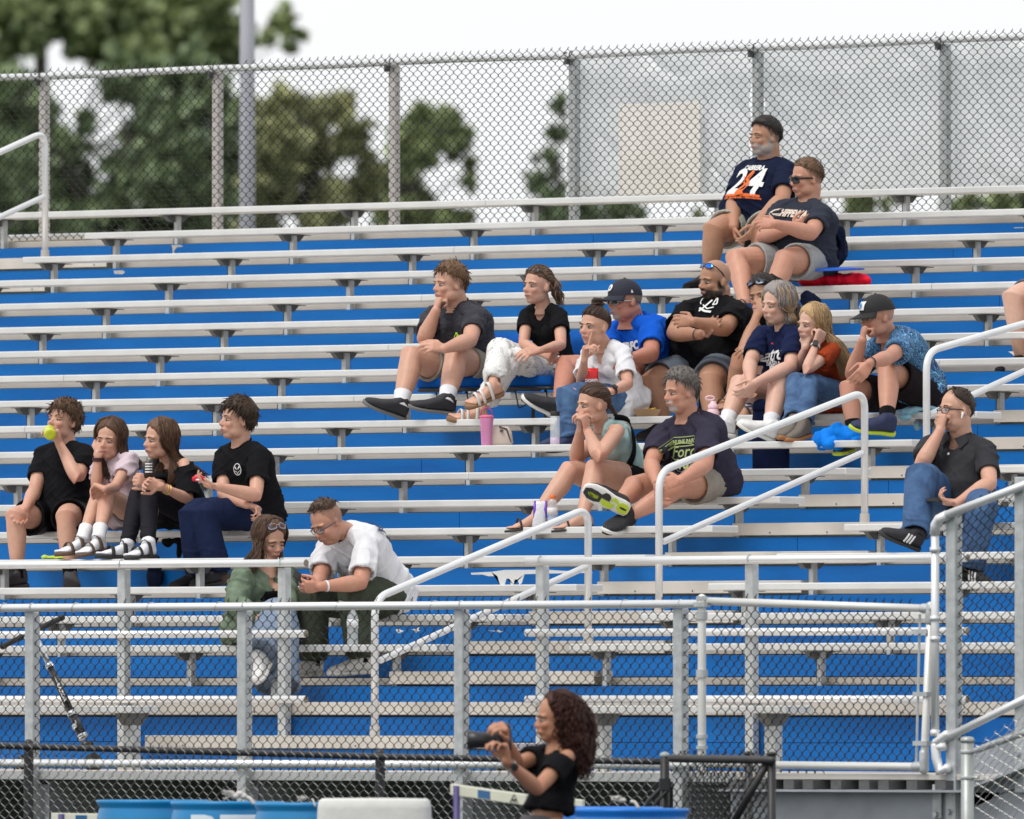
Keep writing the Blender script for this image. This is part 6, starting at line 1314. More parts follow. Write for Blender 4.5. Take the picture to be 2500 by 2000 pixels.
# ---------------- lower middle pair, row 12
J = person('person', 'woman in pale teal tank top with her fingers laced at her chin', dict(crop='F', k=12, skin='fair', seed=18, fem=1.0, w=.98, belly=.02, pel=(1110, 1170), neck=(893, 610), lean=.0, head=(795, 425), face=(62, 5, 2), neckr=.05, hs=.97, sw=.175, sh=((880, 700), (1030, 665)), el=((640, 925), (855, 905)), wr=((676, 675, .07), (748, 660, .13)), es=(-1, -1), ws=(1, 1), la=(.29, .25), kn=((575, 1040), (815, 1020)), an=((275, 1450, -.62), (705, 1450, -.60)), ll=(.43, .43), arm=1.02, leg=1.08, bare=1, slouch=.09, shirt=dict(mat=TEAL, sleeve=0, inf=.012, loose=.008, name='tank_top', neck=[((.03, 0, .03), .08), ((.08, 0, -.04), .06)], cut=[(0, 0, (-.015, .0, 0), .085), (1, 0, (.015, .0, .0), .085)]), pants=dict(mat=BLACKF, len=.42, b=.006), hand=(((.0, .95, .1), (.85, 0, -.2), (.9, 1., 1.05, 1.1)), ((-.2, .9, .1), (-.85, .1, -.3), (.9, .95, 1., 1.1))), foot=(((-.93, -.12, .3),), ((-.9, -.12, .4),)), lid=.45, brow=(.04, .022, .015),
    shoes=sandals(SOLEK, SOLEK, None, straps=((.66, .014),), thick=.014)))
J18 = J; H = J['H']; bm = new_bm(); hair_shell(bm, H, 'pulled', .009, 1.15, 1.15, 0, 18, .002, freq=50); combed(bm, H, 18); N_ = lambda x, y, d: near(J18, 'F', x, y, d, 'hc'); random.seed(18)
for i in range(60): clump(bm, [H.p(-.10, random.uniform(-.02, .02), .02), N_(940+random.uniform(-10, 10), 400, 0), N_(975+random.uniform(-16, 16), 450, 0), N_(1015+random.uniform(-20, 22), 515+random.uniform(-12, 14), 0)], .007, None, 5, .002)
hair_obj(J, bm, (.075, .042, .03), 'mid_brown')
bm = new_bm(); q = [chest(J, t, s_)[0]+chest(J, t, s_)[3]*d_ for t, s_, d_ in ((1.0, .09, -.06), (.85, .14, -.09), (.6, .165, -.03), (.42, .17, .05), (.25, .10, .135), (.14, -.02, .155), (.10, -.12, .12))]
tube(bm, catmull(q, 5), [(.019, .004)]*(6*5+1), 6, flat=J['up']); obj('bag_strap', bm, BLACKF, J['root'], True)
bm = new_bm(); c0 = chest(J, .12, -.10); ring_loft(bm, [(c0[0]+c0[3]*.145+c0[1]*x, c0[2]*(.055 if abs(x) < .07 else .03), c0[3]*.03, 3) for x in (-.11, -.08, 0, .08, .11)], 16)
tag(obj('waist_bag', bm, BLACKF, None, True), 'black waist bag on the lap of the woman in the teal tank top', 'bag')
J = person('person', 'grey goateed man in faded plum car tee with outstretched crossed legs', dict(crop='F', k=12, skin='ruddy', seed=19, pel=(1850, 1180), neck=(1690, 525), lean=.0, head=(1618, 305), face=(56, 6, 0), sw=.205, w=1.1, belly=.04, neckr=.064, dchin=1, sh=((1460, 690), (1880, 670)), el=((1345, 970), (1860, 980)), wr=((1395, 1140), (1640, 1120)), es=(-1, -1), ws=(-1, -1), la=(.30, .26), kn=((1180, 1190), (1600, 1190)), an=((1050, 1330, -.72), (1130, 1470, -.66)), ll=(.45, .44), arm=1.15, leg=1.15, shirt=dict(mat=PLUM, sleeve=.70, sr=(.062, .069), loose=.022), pants=dict(mat=KHAKI, len=.62, flare=.012, b=.014), hand=(((.1, -.95, .2), (.7, 0, .3), REL), ((-.9, -.2, .1), (-.2, -.2, -.7), REL)), foot=(((-.72, .36, .10), (.10, .35, -.92)), ((-.55, -.15, .9), (.3, .9, .2))), lid=.45, brow=(.10, .085, .075), scalp=((.16, .14, .13), .6), beard=((.42, .39, .36), .85, 'goatee'), browt=1.2,
    shoes=shoes(SHOEK, SOLEW, INKK, .30, .052, kw_tread=(SOLEK, SOLEY, None))))
J19 = J; H = J['H']; bm = new_bm(); hair_shell(bm, H, 'short', .018, 1.5, 1.05, 0, 19, .005); short_tufts(bm, H, 230, 'short', .040, .005, .45, (.9, .2, .3), 20, .020); hair_obj(J, bm, (.13, .115, .105), 'salt_pepper')
put(J, poly_bm(ring_poly(0, 0, .098, .052, .005, 40)), .62, .035, INKG); put(J, text_bm('Ford', .085, shear=.3, bold=.001), .62, .035, INKG); put(J, text_bm('GENUINE PARTS', .028, bold=.001), .77, .035, INKG); put(J, poly_bm(line_poly([(-.085, .024), (.085, .024)], .003)+line_poly([(-.08, -.022), (.08, -.022)], .005)), .77, .035, INKG); put(J, text_bm('V8', .07, bold=.003), .43, .035, INKG)
bm = poly_bm(line_poly([(-.08, .02), (-.06, -.04), (0, -.065), (.06, -.04), (.085, .02)], .005)+line_poly([(-.06, .02), (-.035, -.03), (.02, -.045)], .005)+line_poly([(.06, .02), (.04, -.03)], .005)); put(J, bm, .43, .035, mat('ink_faded', (.18, .22, .22), .7))
# ---------------- right, row 13
J = person('person', 'man in grey polo and jeans with glasses and earbuds, holding a phone', dict(crop='H', k=13, skin='fair', seed=20, pel=(790, 1180), neck=(790, 610), lean=.0, head=(742, 395), face=(58, -2, -2), sw=.20, w=1.08, belly=.05, neckr=.062, dchin=1, sh=((560, 650), (985, 700)), el=((478, 815), (1010, 960)), wr=((625, 545, .10), (765, 1110)), es=(-1, -1), ws=(1, -1), la=(.29, .26), kn=((475, 900), (950, 1130)), an=((430, 1370, -.60), (850, 1640, -.35)), ll=(.45, .43), arm=1.1, leg=1.12, shirt=dict(mat=POLO, sleeve=.66, sr=(.060, .063), loose=.014, neck=[((.03, 0, .035), .074), ((.075, 0, -.03), .042)]), pants=dict(mat=DENIMD, len=1.95, rad=(.095, .088, .076, .072, .068, .062, .064), name='jeans', fold=1.2), hand=(((.05, .95, -.1), (.6, .1, -.6), FIST), ((-.9, .05, .1), (.1, .8, .3), HOLD)), foot=(((-.78, .30, .5), (.4, .85, .2)), ((.75, -.25, .5),)), lid=.4, brow=(.03, .02, .015), beard=((.05, .035, .028), .7, 'stache'), hs=1.,
    scalp=((.09, .06, .045), .3), shoes=shoes(SHOEK, SOLEK, INKK, .29, .046, SOCKB, .07, stripes=INKW)))
J20 = J; H = J['H']; bm = new_bm(); hair_shell(bm, H, 'recede', .010, .9, 1.05, 0, 20, .003); short_tufts(bm, H, 110, 'recede', .025, .0038, .4, (.4, 0, .6), 21, .010); hair_obj(J, bm, (.035, .022, .016), 'brown_receding')
glasses(H, J['root'], FRAMEK, CLEARL, z=-.003, high=.0155)
bm = new_bm(); tube(bm, [H.p(.008, .088, -.016), H.p(.012, .09, -.03), H.p(.016, .088, -.044)], [.007, .006, .004], 8, round_caps=True); obj('earbud', bm, WHITEP, J['root'], True)
# polo collar and buttons
q = chest(J, .97); bm = new_bm()
for sg in (-1, 1):
    n0 = J['neck']; f0 = J['nf']; pts = [[n0+J['X']*sg*.066+J['up']*.045-f0*.0, n0+J['X']*sg*.086+J['up']*.005-f0*.0], [n0+J['X']*sg*.058+J['up']*.030+f0*.055, n0+J['X']*sg*.086-J['up']*.012+f0*.075], [n0+J['X']*sg*.014+J['up']*.0+f0*.098, n0+J['X']*sg*.062-J['up']*.052+f0*.118]]
    V = [[bm.verts.new(p+f0*d) for p in row] for d in (0, .006) for row in pts]
    for o_ in (0, 3):
        for i in (0, 1): bm.faces.new((V[o_+i][0], V[o_+i][1], V[o_+i+1][1], V[o_+i+1][0]))
    for i in (0, 1): bm.faces.new((V[i][1], V[i+1][1], V[i+4][1], V[i+3][1]))
    bm.faces.new((V[2][0], V[2][1], V[5][1], V[5][0]))
finish(bm); obj('collar', bm, POLO, J['shirt'])
for t_ in (.80,):
    bm = poly_bm(ring_poly(0, 0, .007, .007, .007, 12)); put(J, bm, t_, .0, INKW, 'button')
# ---------------- person cut by the right edge
J = person('person', 'person at the right edge, only a bent knee in grey shorts showing', dict(crop='S', k=5, skin='pale', seed=22, pel=(2610, 735), neck=(2600, 560), head=(2590, 510), face=(50, 0, 0), sw=.2, sh=((2545, 585), (2650, 585)), el=((2530, 670), (2655, 680)), wr=((2545, 720), (2600, 730)), kn=((2474, 728), (2560, 735)), an=((2496, 880, -.38), (2580, 880, -.36)), leg=1.3, arm=1.2, w=1.1, shirt=dict(mat=PLUM), pants=dict(mat=BGREY, len=.72), hand=(((0, -.9, .3), (.5, 0, .5)), ((0, -.9, .3), (-.5, 0, .5))), foot=(((-.7, -.1, .6),), ((-.7, -.1, .6),)), shoes=shoes(SHOEK, SOLEK, None, .29)))
# ---------------- photographer in front
YPH = -20.2
J = person('person', 'woman photographer with long dark curls aiming a camera, black off shoulder top', dict(crop='I', k=None, pelz=1, Y=YPH, skin='tan', seed=21, fem=.85, w=.78, pel=(1170, 1890), neck=(1345, 880), lean=.08, head=(1315, 560), face=(76, 4, 0), neckr=.048, nose=.85, hs=.93, sw=.16, hipdir=(.5, 0, .86), shs=(1, -1), sh=((1190, 960), (1460, 1000)), el=((870, 1085), (1110, 1370)), wr=((745, 790), (755, 1060)), es=(-1, -1), ws=(-1, -1), la=(.28, .25), kn=((1130, 2800), (1230, 2820)), an=((1130, 3600), (1240, 3620)), ks=(-1, -1), arm=.88, leg=1.0, shirt=dict(mat=BLACKF, sleeve=.55, sr=(.062, .068), loose=.02, bottom=.27, name='top', neck=[((.02, 0, .03), .082), ((.0, .10, .04), .07)], cut=[(1, 0, (.0, .045, .0), .075)]), pants=dict(mat=fabric('grey_leggings', (.11, .10, .11)), len=1.9, rad=(.10, .088, .066, .058, .056, .044, .042), fold=.4), hand=(((-.1, .55, .5), (-.75, -.2, .3), HOLD), ((-.25, .9, .1), (-.6, .2, .5), HOLD)), foot=(((-.9, -.1, .2),), ((-.9, -.1, .2),)), brow=(.02, .012, .01), lid=.4,
    shoes=shoes(SHOEK, SOLEW, None, .25)))
J21 = J; H = J['H']; bm = new_bm(); hair_shell(bm, H, [58, 48, 14, -12, -30, -45, -50], .012, 1.6, 1.8, 0, 21, .008); random.seed(21); N_ = lambda x, y, d: near(J21, 'I', x, y, d, 'neck')
for i in range(560):
    az = R_(random.choice([random.uniform(78, 180), random.uniform(70, 180), random.uniform(-180, -130)])); el_ = R_(random.uniform(-35, 75)); d = Vector((math.cos(el_)*math.cos(az), math.cos(el_)*math.sin(az), math.sin(el_)))
    root = H.p(-.014+d.x*.108, d.y*.09, .034+d.z*.108); out = (H.p(-.014+d.x*.148, d.y*.125, .034+d.z*.118)); xe = random.uniform(1360, 1750); ye = random.uniform(900, 1290) if xe > 1580 else random.uniform(800, 980)
    dd = random.uniform(-.04, .13); e = N_(xe, ye, dd); m1 = out+(-ZZ*.06)+RT*random.uniform(-.01, .05); m2 = m1.lerp(e, .5)+RT*random.uniform(-.01, .04)
    base = catmull([root, out, m1, m2, e], 5); pts = []
    a0 = random.uniform(0, 6.28)
    for j, q in enumerate(base): pts.append(q+(RT*math.cos(a0+j*1.1)+TOC*math.sin(a0+j*1.1))*.010*min(1, j/6)+ZZ*.004*math.sin(j*2+a0))
    tube(bm, pts, [.0042*(1-.6*(j/len(pts))) for j in range(len(pts))], 5)
hair_obj(J, bm, (.055, .018, .012), 'dark_curls'); watch(J, 1, .028, mat('beige_band', (.45, .4, .36), .6), RUBBER, (.3, 0, 1), .88)
if 0:
    pass
for d_ in DEBUG: print('DBG', d_)
# ================================================================ THINGS ON AND AROUND THE BENCHES
def lathe(bm, base, prof, up=None, n=24):
    up = Vector((0, 0, 1)) if up is None else up.normalized(); u = up.orthogonal().normalized(); v = up.cross(u); R = []
    for r, h in prof: R.append([bm.verts.new(base+up*h+(u*math.cos(a)+v*math.sin(a))*r) for a in [2*math.pi*k/n for k in range(n)]])
    for A, Bq in zip(R, R[1:]):
        for k in range(n): bm.faces.new((A[k], A[(k+1) % n], Bq[(k+1) % n], Bq[k]))
    bm.faces.new(R[0][::-1]); bm.faces.new(R[-1])
CHB = fabric('chair_blue', (.004, .085, .36), .7); CHK = mat('chair_frame_black', (.012, .012, .013), .5)
def stadium_chair(x, k, label, zt=None, back=.40, blk=CHB, dx=0):
    z = seat_z(k); Y = -RUN*k; t = thing('stadium_chair', label, 'stadium chair', (x, Y, z), 'folding stadium chairs on the benches')
    bm = new_bm(); box(bm, (x-.22, Y-.27, z+.030), (x+.22, Y+.15, z+.094)); bev(bm, .018, 3)
    for v in bm.verts: v.co.z += .006*math.sin((v.co.x-x)*14)
    obj('seat_cushion', bm, blk, t, True)
    bm = new_bm(); tube(bm, bend_path([(x-.215, Y+.15, z+.02), (x-.215, Y-.27, z+.018), (x+.215, Y-.27, z+.018), (x+.215, Y+.15, z+.02)], .04, 4), .011, 8)
    for sx in (-.12, .12): tube(bm, bend_path([(x+sx, Y-.2, z+.012), (x+sx, Y-.165, z-.10), (x+sx-.0, Y-.10, z-.075)], .02, 3), .004, 6)
    for sx in (-.2, .2): tube(bm, bend_path([(x+sx, Y+.12, z+.02), (x+sx, Y+.20, z+.2), (x+sx, Y+.27, z+.12+back)], .05, 4), .010, 8)
    obj('frame', bm, CHK, t, True)
    bm = new_bm(); R = []
    for h, yy in ((.10, .17), (.2, .19), (.3, .215), (.12+back, .27)): R.append((Vector((x, Y+yy, z+h)), Vector((.215, 0, 0)), Vector((0, .016, 0)), 5))
    ring_loft(bm, R, 28); obj('backrest', bm, blk, t, True)
    bm = new_bm(); box(bm, (x-.10, Y+.05, z-.20), (x-.085, Y+.06, z+.02)); tube(bm, [(x-.09, Y-.05, z-.02), (x-.06, Y-.1, z-.10), (x-.07, Y-.09, z-.19)], [(.012, .002)]*3, 5); obj('strap', bm, CHK, t)
    return t
P = lambda J, k: J[k]
stadium_chair(J7['pel'].x+.02, 8, 'blue cushioned stadium chair under the young man in the camo tee', back=.25)
stadium_chair(J8['pel'].x-.02, 8, 'blue cushioned stadium chair under the woman in marbled trousers', back=.25)
stadium_chair(J10['pel'].x+.10, 8, 'blue stadium chair behind the man in the royal blue tee', back=.3)
stadium_chair(J11['pel'].x-.02, 8, 'dark blue stadium chair behind the bald man with crossed arms', blk=fabric('chair_navy', (.02, .05, .14)))
# reclining chair of the man in sunglasses
CBL = mat('chair_bright_blue', (.01, .12, .60), .5)
x = J17['pel'].x+.03; Y = -RUN*4; z = seat_z(4)
t = thing('stadium_chair', 'blue and black reclining stadium chair of the man in sunglasses', 'stadium chair', (x, Y, z), 'folding stadium chairs on the benches')
xc = W(2023, 664, Y-.02).x; bm = new_bm(); ring_loft(bm, [(Vector((xc-.02, Y-.19, z+.092)), Vector((.13, 0, 0)), Vector((0, 0, .008)), 4), (Vector((xc, Y, z+.104)), Vector((.15, 0, 0)), Vector((0, 0, .012)), 4), (Vector((xc, Y+.17, z+.108)), Vector((.13, 0, 0)), Vector((0, 0, .008)), 4)], 24); obj('seat_cushion', bm, CBL, t, True)
bm = new_bm(); p0 = near(J17, 'E', 1268, 1480, .10, 'pel'); p1 = near(J17, 'E', 1345, 1150, -.06, 'pel'); tube(bm, [p0, p0.lerp(p1, .5), p1], [(.022, .012)]*3, 8, flat=RT); p2 = p0-RT*.30+F_*.18; p3 = p1-RT*.30+F_*.18; tube(bm, [p2, p3], [(.022, .012)]*2, 8, flat=RT); tube(bm, [p1, p3], .012, 8); obj('back_frame', bm, CBL, t, True)
bm = new_bm(); R = [(p0.lerp(p1, s_)*.5+p2.lerp(p3, s_)*.5+F_*.02, (p0-p2)*.5, (F_*.018), 5) for s_ in (0, .35, .7, 1)]; ring_loft(bm, R, 24); obj('backrest', bm, fabric('chair_mesh', (.015, .018, .035)), t, True)
bm = new_bm(); a = near(J17, 'E', 1095, 1355, .16, 'pel'); b = near(J17, 'E', 1325, 1395, .10, 'pel'); tube(bm, [a, a.lerp(b, .5)+ZZ*.008, b], [(.022, .008), (.026, .009), (.02, .008)], 8, flat=TOC, round_caps=False); c_ = near(J17, 'E', 1165, 1375, .16, 'pel'); d_ = near(J17, 'E', 1085, 1510, .14, 'pel'); e_ = near(J17, 'E', 1000, 1600, .14, 'pel'); tube(bm, bend_path([c_, d_, e_], .05, 5), .009, 8); tube(bm, bend_path([e_, near(J17, 'E', 1040, 1545, .12, 'pel'), near(J17, 'E', 1180, 1520, .1, 'pel')], .05, 4), .011, 8); obj('armrest', bm, CHK, t, True)
def cloth_blob(name, label, cat, crop, polys, ref, d, m, thick=.03, seed=1, amp=.012, parent=None, vox=.007, tucks=34):
    """crumpled cloth: a few overlapping rounded lobes with folds; each lobe: (x, y, half width px, half height px, depth offset)"""
    bm = new_bm()
    for (px, py, hw, hh, dd) in polys:
        c = near(ref, crop, px, py, d+dd) if isinstance(ref, dict) else near({'neck': ref}, crop, px, py, d+dd)
        s = (c-CAM).dot(F_)/FPX/CROPS[crop][2]
        ell(bm, c, (hw*s, thick, hh*s), Matrix((RT, -TOC, ZZ)).transposed(), 16, 12)
    me = bake(bm, vox, 2, name); Pq = vco(me); N = vno(me)
    f1 = np.clip(1-np.abs(fnoise(Pq*np.array([1, 1, .6]), tucks, seed % 9, 6))*2.2, 0, 1)**1.5; f2 = fnoise(Pq, 22, (seed+3) % 9, 6)
    setco(me, Pq+N*(amp*f1-amp*.4+f2*amp*.6)[:, None]); o = obj(name, me, m, parent, True)
    if parent is None: tag(o, label, cat)
    return o
cloth_blob('jacket', 'navy jacket hung over the back of the reclining stadium chair', 'jacket', 'E', [(1420, 1180, 75, 90, 0), (1440, 1280, 65, 120, 0), (1390, 1380, 90, 90, .02), (1330, 1440, 60, 40, .03), (1345, 1180, 60, 80, -.03)], {'neck': J17['pel']}, -.12, NAVYF, .05, 3, .016)
cloth_blob('cushion_bag', 'shiny red fabric bag lying flat on the bench beside the reclining chair', 'bag', 'E', [(1180, 1590, 150, 58, .02), (1330, 1583, 170, 66, .02), (1480, 1583, 150, 64, .0), (1600, 1588, 115, 60, .0), (1660, 1596, 62, 48, 0)], {'neck': J17['pel']}, .03, fabric('red_cloth', (.72, .008, .03), .5), .10, 5, .012)
cloth_blob('jacket_sleeve', 'navy cloth hanging below the bench with the red bag', 'jacket', 'D', [(960, 400, 95, 60, 0), (930, 360, 60, 50, 0)], {'neck': Vector((J17['pel'].x, -RUN*5+.25, 0))}, 0, NAVYF, .04, 6, .012)
def on_bench(px, k, dy=0.): p = W(px, 1000, -RUN*k+dy); return Vector((p.x, -RUN*k+dy, seat_z(k)))
def bottle(name, label, cat, base, prof, m, cap=None, capm=None, liquid=None, lm=None, lab=None, up=None, group=None):
    t = thing(name, label, cat, base); bm = new_bm(); lathe(bm, base, prof, up); obj('bottle_body', bm, m, t, True)
    if cap: bm = new_bm(); lathe(bm, base, cap, up, 18); obj('cap', bm, capm, t, True)
    if liquid: bm = new_bm(); lathe(bm, base, liquid, up); obj('contents', bm, lm, t, True)
    if lab: bm = new_bm(); lathe(bm, base, lab[0], up); obj('label_band', bm, lab[1], t, True)
    return t
CLEAR = mat('clear_plastic', (.80, .84, .86), .12, 0, alpha=.32, spec=.8)
b = on_bench(1188, 10, -.02); t = bottle('tumbler', 'pink tumbler with a carry handle on the bench beside the beige handbag', 'tumbler', b, [(.030, 0), (.032, .01), (.036, .10), (.041, .155), (.041, .165)], mat('pink_metal', (.58, .22, .40), .35, .2), [(.042, .162), (.043, .175), (.03, .182)], mat('pink_lid', (.60, .12, .22), .4))
bm = new_bm(); tube(bm, [b+ZZ*.165-RT*.035, b+ZZ*.21-RT*.03, b+ZZ*.228, b+ZZ*.21+RT*.03, b+ZZ*.165+RT*.035], [(.008, .004)]*5, 6, flat=TOC); obj('handle', bm, mat('magenta_handle', (.45, .02, .15), .4), t, True)
b = on_bench(1206, 10, .04); t = thing('handbag', 'beige handbag with a dark clasp behind the pink tumbler', 'handbag', b); bm = new_bm(); ring_loft(bm, [(b+RT*.02+ZZ*h, RT*w_, F_*d_, 3.2) for h, w_, d_ in ((0, .085, .04), (.02, .095, .045), (.09, .085, .035), (.115, .06, .02))], 24); obj('bag_body', bm, mat('beige_leather', (.52, .42, .36), .5, 0, .1, 60), t, True)
bm = new_bm(); tube(bm, [b+RT*.10+ZZ*.02-F_*.03, b+RT*.075+ZZ*.10-F_*.035, b+RT*.03+ZZ*.115-F_*.03], .005, 6); ell(bm, b+RT*.045+ZZ*.09-F_*.045, (.012, .012, .008)); obj('clasp', bm, mat('dark_trim', (.06, .05, .045), .4), t, True)
b = on_bench(1355, 10, -.02); bottle('water_bottle', 'clear bottle of pink drink with a black lid on the bench', 'bottle', b, [(.028, 0), (.029, .005), (.029, .165), (.026, .17)], CLEAR, [(.027, .170), (.028, .172), (.028, .195), (.025, .198)], RUBBER, [(.027, .003), (.027, .042)], mat('pink_drink', (.62, .38, .60), .2))
b = on_bench(1741, 10, .05); t = bottle('water_bottle', 'pale pink bottle with a loop lid behind a man\'s shoulder', 'bottle', b, [(.036, 0), (.038, .01), (.038, .18), (.030, .195), (.028, .20)], mat('pale_pink_metal', (.72, .48, .55), .35), [(.030, .20), (.031, .202), (.031, .222), (.022, .226), (.016, .24), (.014, .245)], MATS['pale_pink_metal'])
bm = new_bm(); c_ = b+ZZ*.262-RT*.018; tube(bm, [c_+(RT*math.cos(a)*.026+ZZ*math.sin(a)*.012+F_*0) for a in [2*math.pi*k/14 for k in range(15)]], .0055, 6); obj('loop', bm, MATS['pale_pink_metal'], t, True)
b = on_bench(1349, 13, -.03); bottle('sports_drink_bottle', 'empty clear bottle with an orange cap beside the flip flops', 'bottle', b, [(.026, 0), (.030, .006), (.030, .05), (.027, .06), (.031, .07), (.031, .115), (.026, .125), (.030, .135), (.022, .155), (.016, .160), (.016, .165)], CLEAR, [(.018, .164), (.0185, .166), (.0185, .182), (.017, .184)], mat('orange_cap', (.75, .15, .02), .4), None, None, ([(.0315, .07), (.0315, .112)], mat('drink_label', (.62, .60, .60), .4)))
b = on_bench(1318, 13, -.05); bm = new_bm(); ring_loft(bm, [(b+ZZ*h+RT*x_, RT*w_, F_*d_, 2.6) for h, w_, d_, x_ in ((0, .042, .022, -.006), (.02, .040, .024, -.004), (.08, .036, .020, 0), (.13, .034, .008, .004), (.15, .030, .002, .006))], 20); o = obj('snack_bag', bm, mat('white_foil', (.62, .62, .66), .35, .2, .4, 60), None, True); tag(o, 'white and purple snack pouch standing beside the orange capped bottle', 'snack bag')
bm = new_bm()
for sx in (-1, 1): tube(bm, [b+RT*(sx*.034)+ZZ*.05-F_*.01, b+RT*(sx*.030)+ZZ*.10-F_*.01, b+RT*(sx*.031+.004)+ZZ*.152], [(.004, .002), (.009, .006), (.006, .002)], 6, flat=RT)
obj('purple_edge', bm, mat('purple_foil', (.16, .05, .50), .4), o, True)
b = on_bench(861, 17, -.05); bottle('water_bottle', 'clear ribbed water bottle with a white label below the man in the white tee', 'bottle', b, [(.028, 0), (.032, .006), (.030, .02), (.032, .035), (.030, .05), (.032, .065), (.030, .08), (.032, .09), (.032, .145), (.028, .165), (.014, .19), (.013, .20)], CLEAR, [(.015, .198), (.0155, .2), (.0155, .214)], WHITEP, None, None, ([(.0328, .095), (.0328, .142)], mat('bottle_label', (.66, .66, .68), .5)))
# snacks, phones and small things in hands
def phone(label, c, d, n, L_=.145, w_=.07, m=RUBBER, name='phone', cat='phone'):
    d = d.normalized(); n = (n-d*n.dot(d)).normalized(); s_ = d.cross(n); bm = new_bm(); ring_loft(bm, [(c-d*L_/2, s_*w_/2, n*.0045, 5), (c+d*L_/2, s_*w_/2, n*.0045, 5)], 20); return tag(obj(name, bm, m), label, cat)
h_ = J6['wr'][0]*.5+J6['wr'][1]*.5+B(-.085, .03, .02); phone('black phone in the hands of the man in the white tee', h_, B(-.6, .5, .2), B(.4, .6, .5))
h_ = J20['wr'][1]+B(-.11, .015, .01); phone('black phone in the hand of the man in the grey polo', h_, B(-1, .05, .1), B(.1, 1, .3))
h_ = near(J4, 'A', 1620, 845, .22, 'pel'); phone('black phone lying on the lap of the boy in navy sweatpants', h_, B(1, 0, .2), ZZ)
h_ = near(J8, 'B', 1705, 1012, .18, 'pel'); phone('dark phone on the lap beside the marbled trousers', h_, B(1, .1, .4), ZZ, .10)
m0 = J1['H'].p(.115, 0, -.060); b0 = near(J1, 'A', 378, 312, .30); ax = (b0-m0).normalized()
t = thing('sports_drink_bottle', 'bottle of yellow drink lifted to the mouth of the boy on the left', 'bottle', m0); bm = new_bm(); lathe(bm, m0, [(.013, 0), (.014, .02), (.026, .045), (.034, .07), (.034, .11), (.031, .12), (.035, .13), (.035, .19), (.030, .20), (.012, .196)], ax, 22); obj('bottle_body', bm, mat('yellow_drink', (.50, .55, .02), .25), t, True); bm = new_bm(); lathe(bm, m0, [(.015, -.002), (.0155, .018)], ax); obj('bottle_neck', bm, WHITEP, t, True)
bm = new_bm(); c_ = J1['wr'][0]+B(-.045, -.075, .06); ell(bm, c_, (.02, .014, .010)); ell(bm, c_+B(.02, .008, 0), (.012, .01, .008)); tag(obj('snack', bm, mat('orange_snack', (.75, .14, .02), .6), None, True), 'orange snack in the open palm of the boy drinking', 'snack')
c_ = J3['wr'][0]*.5+J3['wr'][1]*.5+B(-.05, .085, .04); bm = new_bm(); ring_loft(bm, [(c_+B(.0, -.05, 0), B(.025, 0, 0), B(0, 0, .010), 3), (c_, B(.034, .005, 0), B(0, 0, .016), 3), (c_+B(-.005, .045, 0), B(.034, .006, 0), B(0, 0, .006), 3), (c_+B(-.006, .055, 0), B(.030, .012, 0), B(0, 0, .002), 3)], 16); o = tag(obj('snack_bag', bm, mat('dark_foil', (.035, .022, .018), .35, .2, .3, 80), None, True), 'small brown snack bag in the hands of the girl in the off shoulder top', 'snack bag')
bm = new_bm()
for i in range(4): box(bm, c_+B(-.02, .03-.016*i, .018), c_+B(.022, .038-.016*i, .0195))
obj('printed_bands', bm, INKW, o)
c_ = J4['wr'][1]+B(-.12, .045, .02); bm = new_bm(); ring_loft(bm, [(c_+B(-.035, 0, 0), B(0, .010, 0), B(0, 0, .018), 2.6), (c_+B(-.01, .006, 0), B(0, .022, 0), B(0, 0, .030), 2.6), (c_+B(.025, .004, 0), B(0, .018, 0), B(0, 0, .026), 2.6), (c_+B(.045, 0, 0), B(0, .006, 0), B(0, 0, .020), 2.6)], 16); o = tag(obj('snack_bag', bm, mat('red_foil', (.60, .01, .03), .35, .1, .3, 80), None, True), 'crumpled red candy packet in the hand of the boy in navy sweatpants', 'snack bag')
bm = new_bm(); ell(bm, c_+B(0, -.004, .03), (.022, .008, .006)); obj('white_print', bm, INKW, o, True)
c_ = near(J9, 'C', 497, 1158, .20, 'pel'); bm = new_bm(); ring_loft(bm, [(c_+B(0, -.075, 0), B(.040, 0, 0), B(0, 0, .002), 4), (c_+B(0, -.055, 0), B(.040, 0, 0), B(0, 0, .016), 3), (c_, B(.042, 0, 0), B(0, 0, .028), 2.6), (c_+B(0, .055, 0), B(.038, 0, 0), B(0, 0, .014), 3), (c_+B(0, .075, 0), B(.040, 0, 0), B(0, 0, .002), 4)], 20)
o = tag(obj('snack_bag', bm, mat('bright_red_foil', (.62, .012, .012), .3, .1, .5, 40), None, True), 'shiny red chip bag on the lap of the woman with a bun', 'snack bag'); decal(text_bm('DORITOS', .024, bold=.002), o, c_+B(.012, 0, .0)+TOC*.06, RT, ZZ, TOC, INKW, o, 'print', .001, .01)
b = on_bench(1580, 9, -.02); t = thing('paper_tray', 'open brown paper food tray on the bench', 'food tray', b); bm = new_bm()
V = [[bm.verts.new(b+RT*x_*w_+F_*y_*d_+ZZ*h) for x_, y_ in ((-1, -1), (1, -1), (1, 1), (-1, 1))] for w_, d_, h in ((.06, .04, .002), (.082, .055, .045), (.078, .052, .045), (.056, .037, .006))]
for A, Bq in zip(V, V[1:]):
    for i in range(4): bm.faces.new((A[i], A[(i+1) % 4], Bq[(i+1) % 4], Bq[i]))
bm.faces.new(V[0][::-1]); bm.faces.new(V[-1]); finish(bm); obj('tray', bm, mat('brown_card', (.36, .22, .12), .8), t)
bm = new_bm(); tube(bm, [b+ZZ*.03-RT*.02, b+ZZ*.055+RT*.01], .005, 6); tube(bm, [b+ZZ*.04+RT*.01, b+ZZ*.05+RT*.05], .007, 6); obj('food', bm, mat('yellow_food', (.75, .45, .03), .5), t, True)
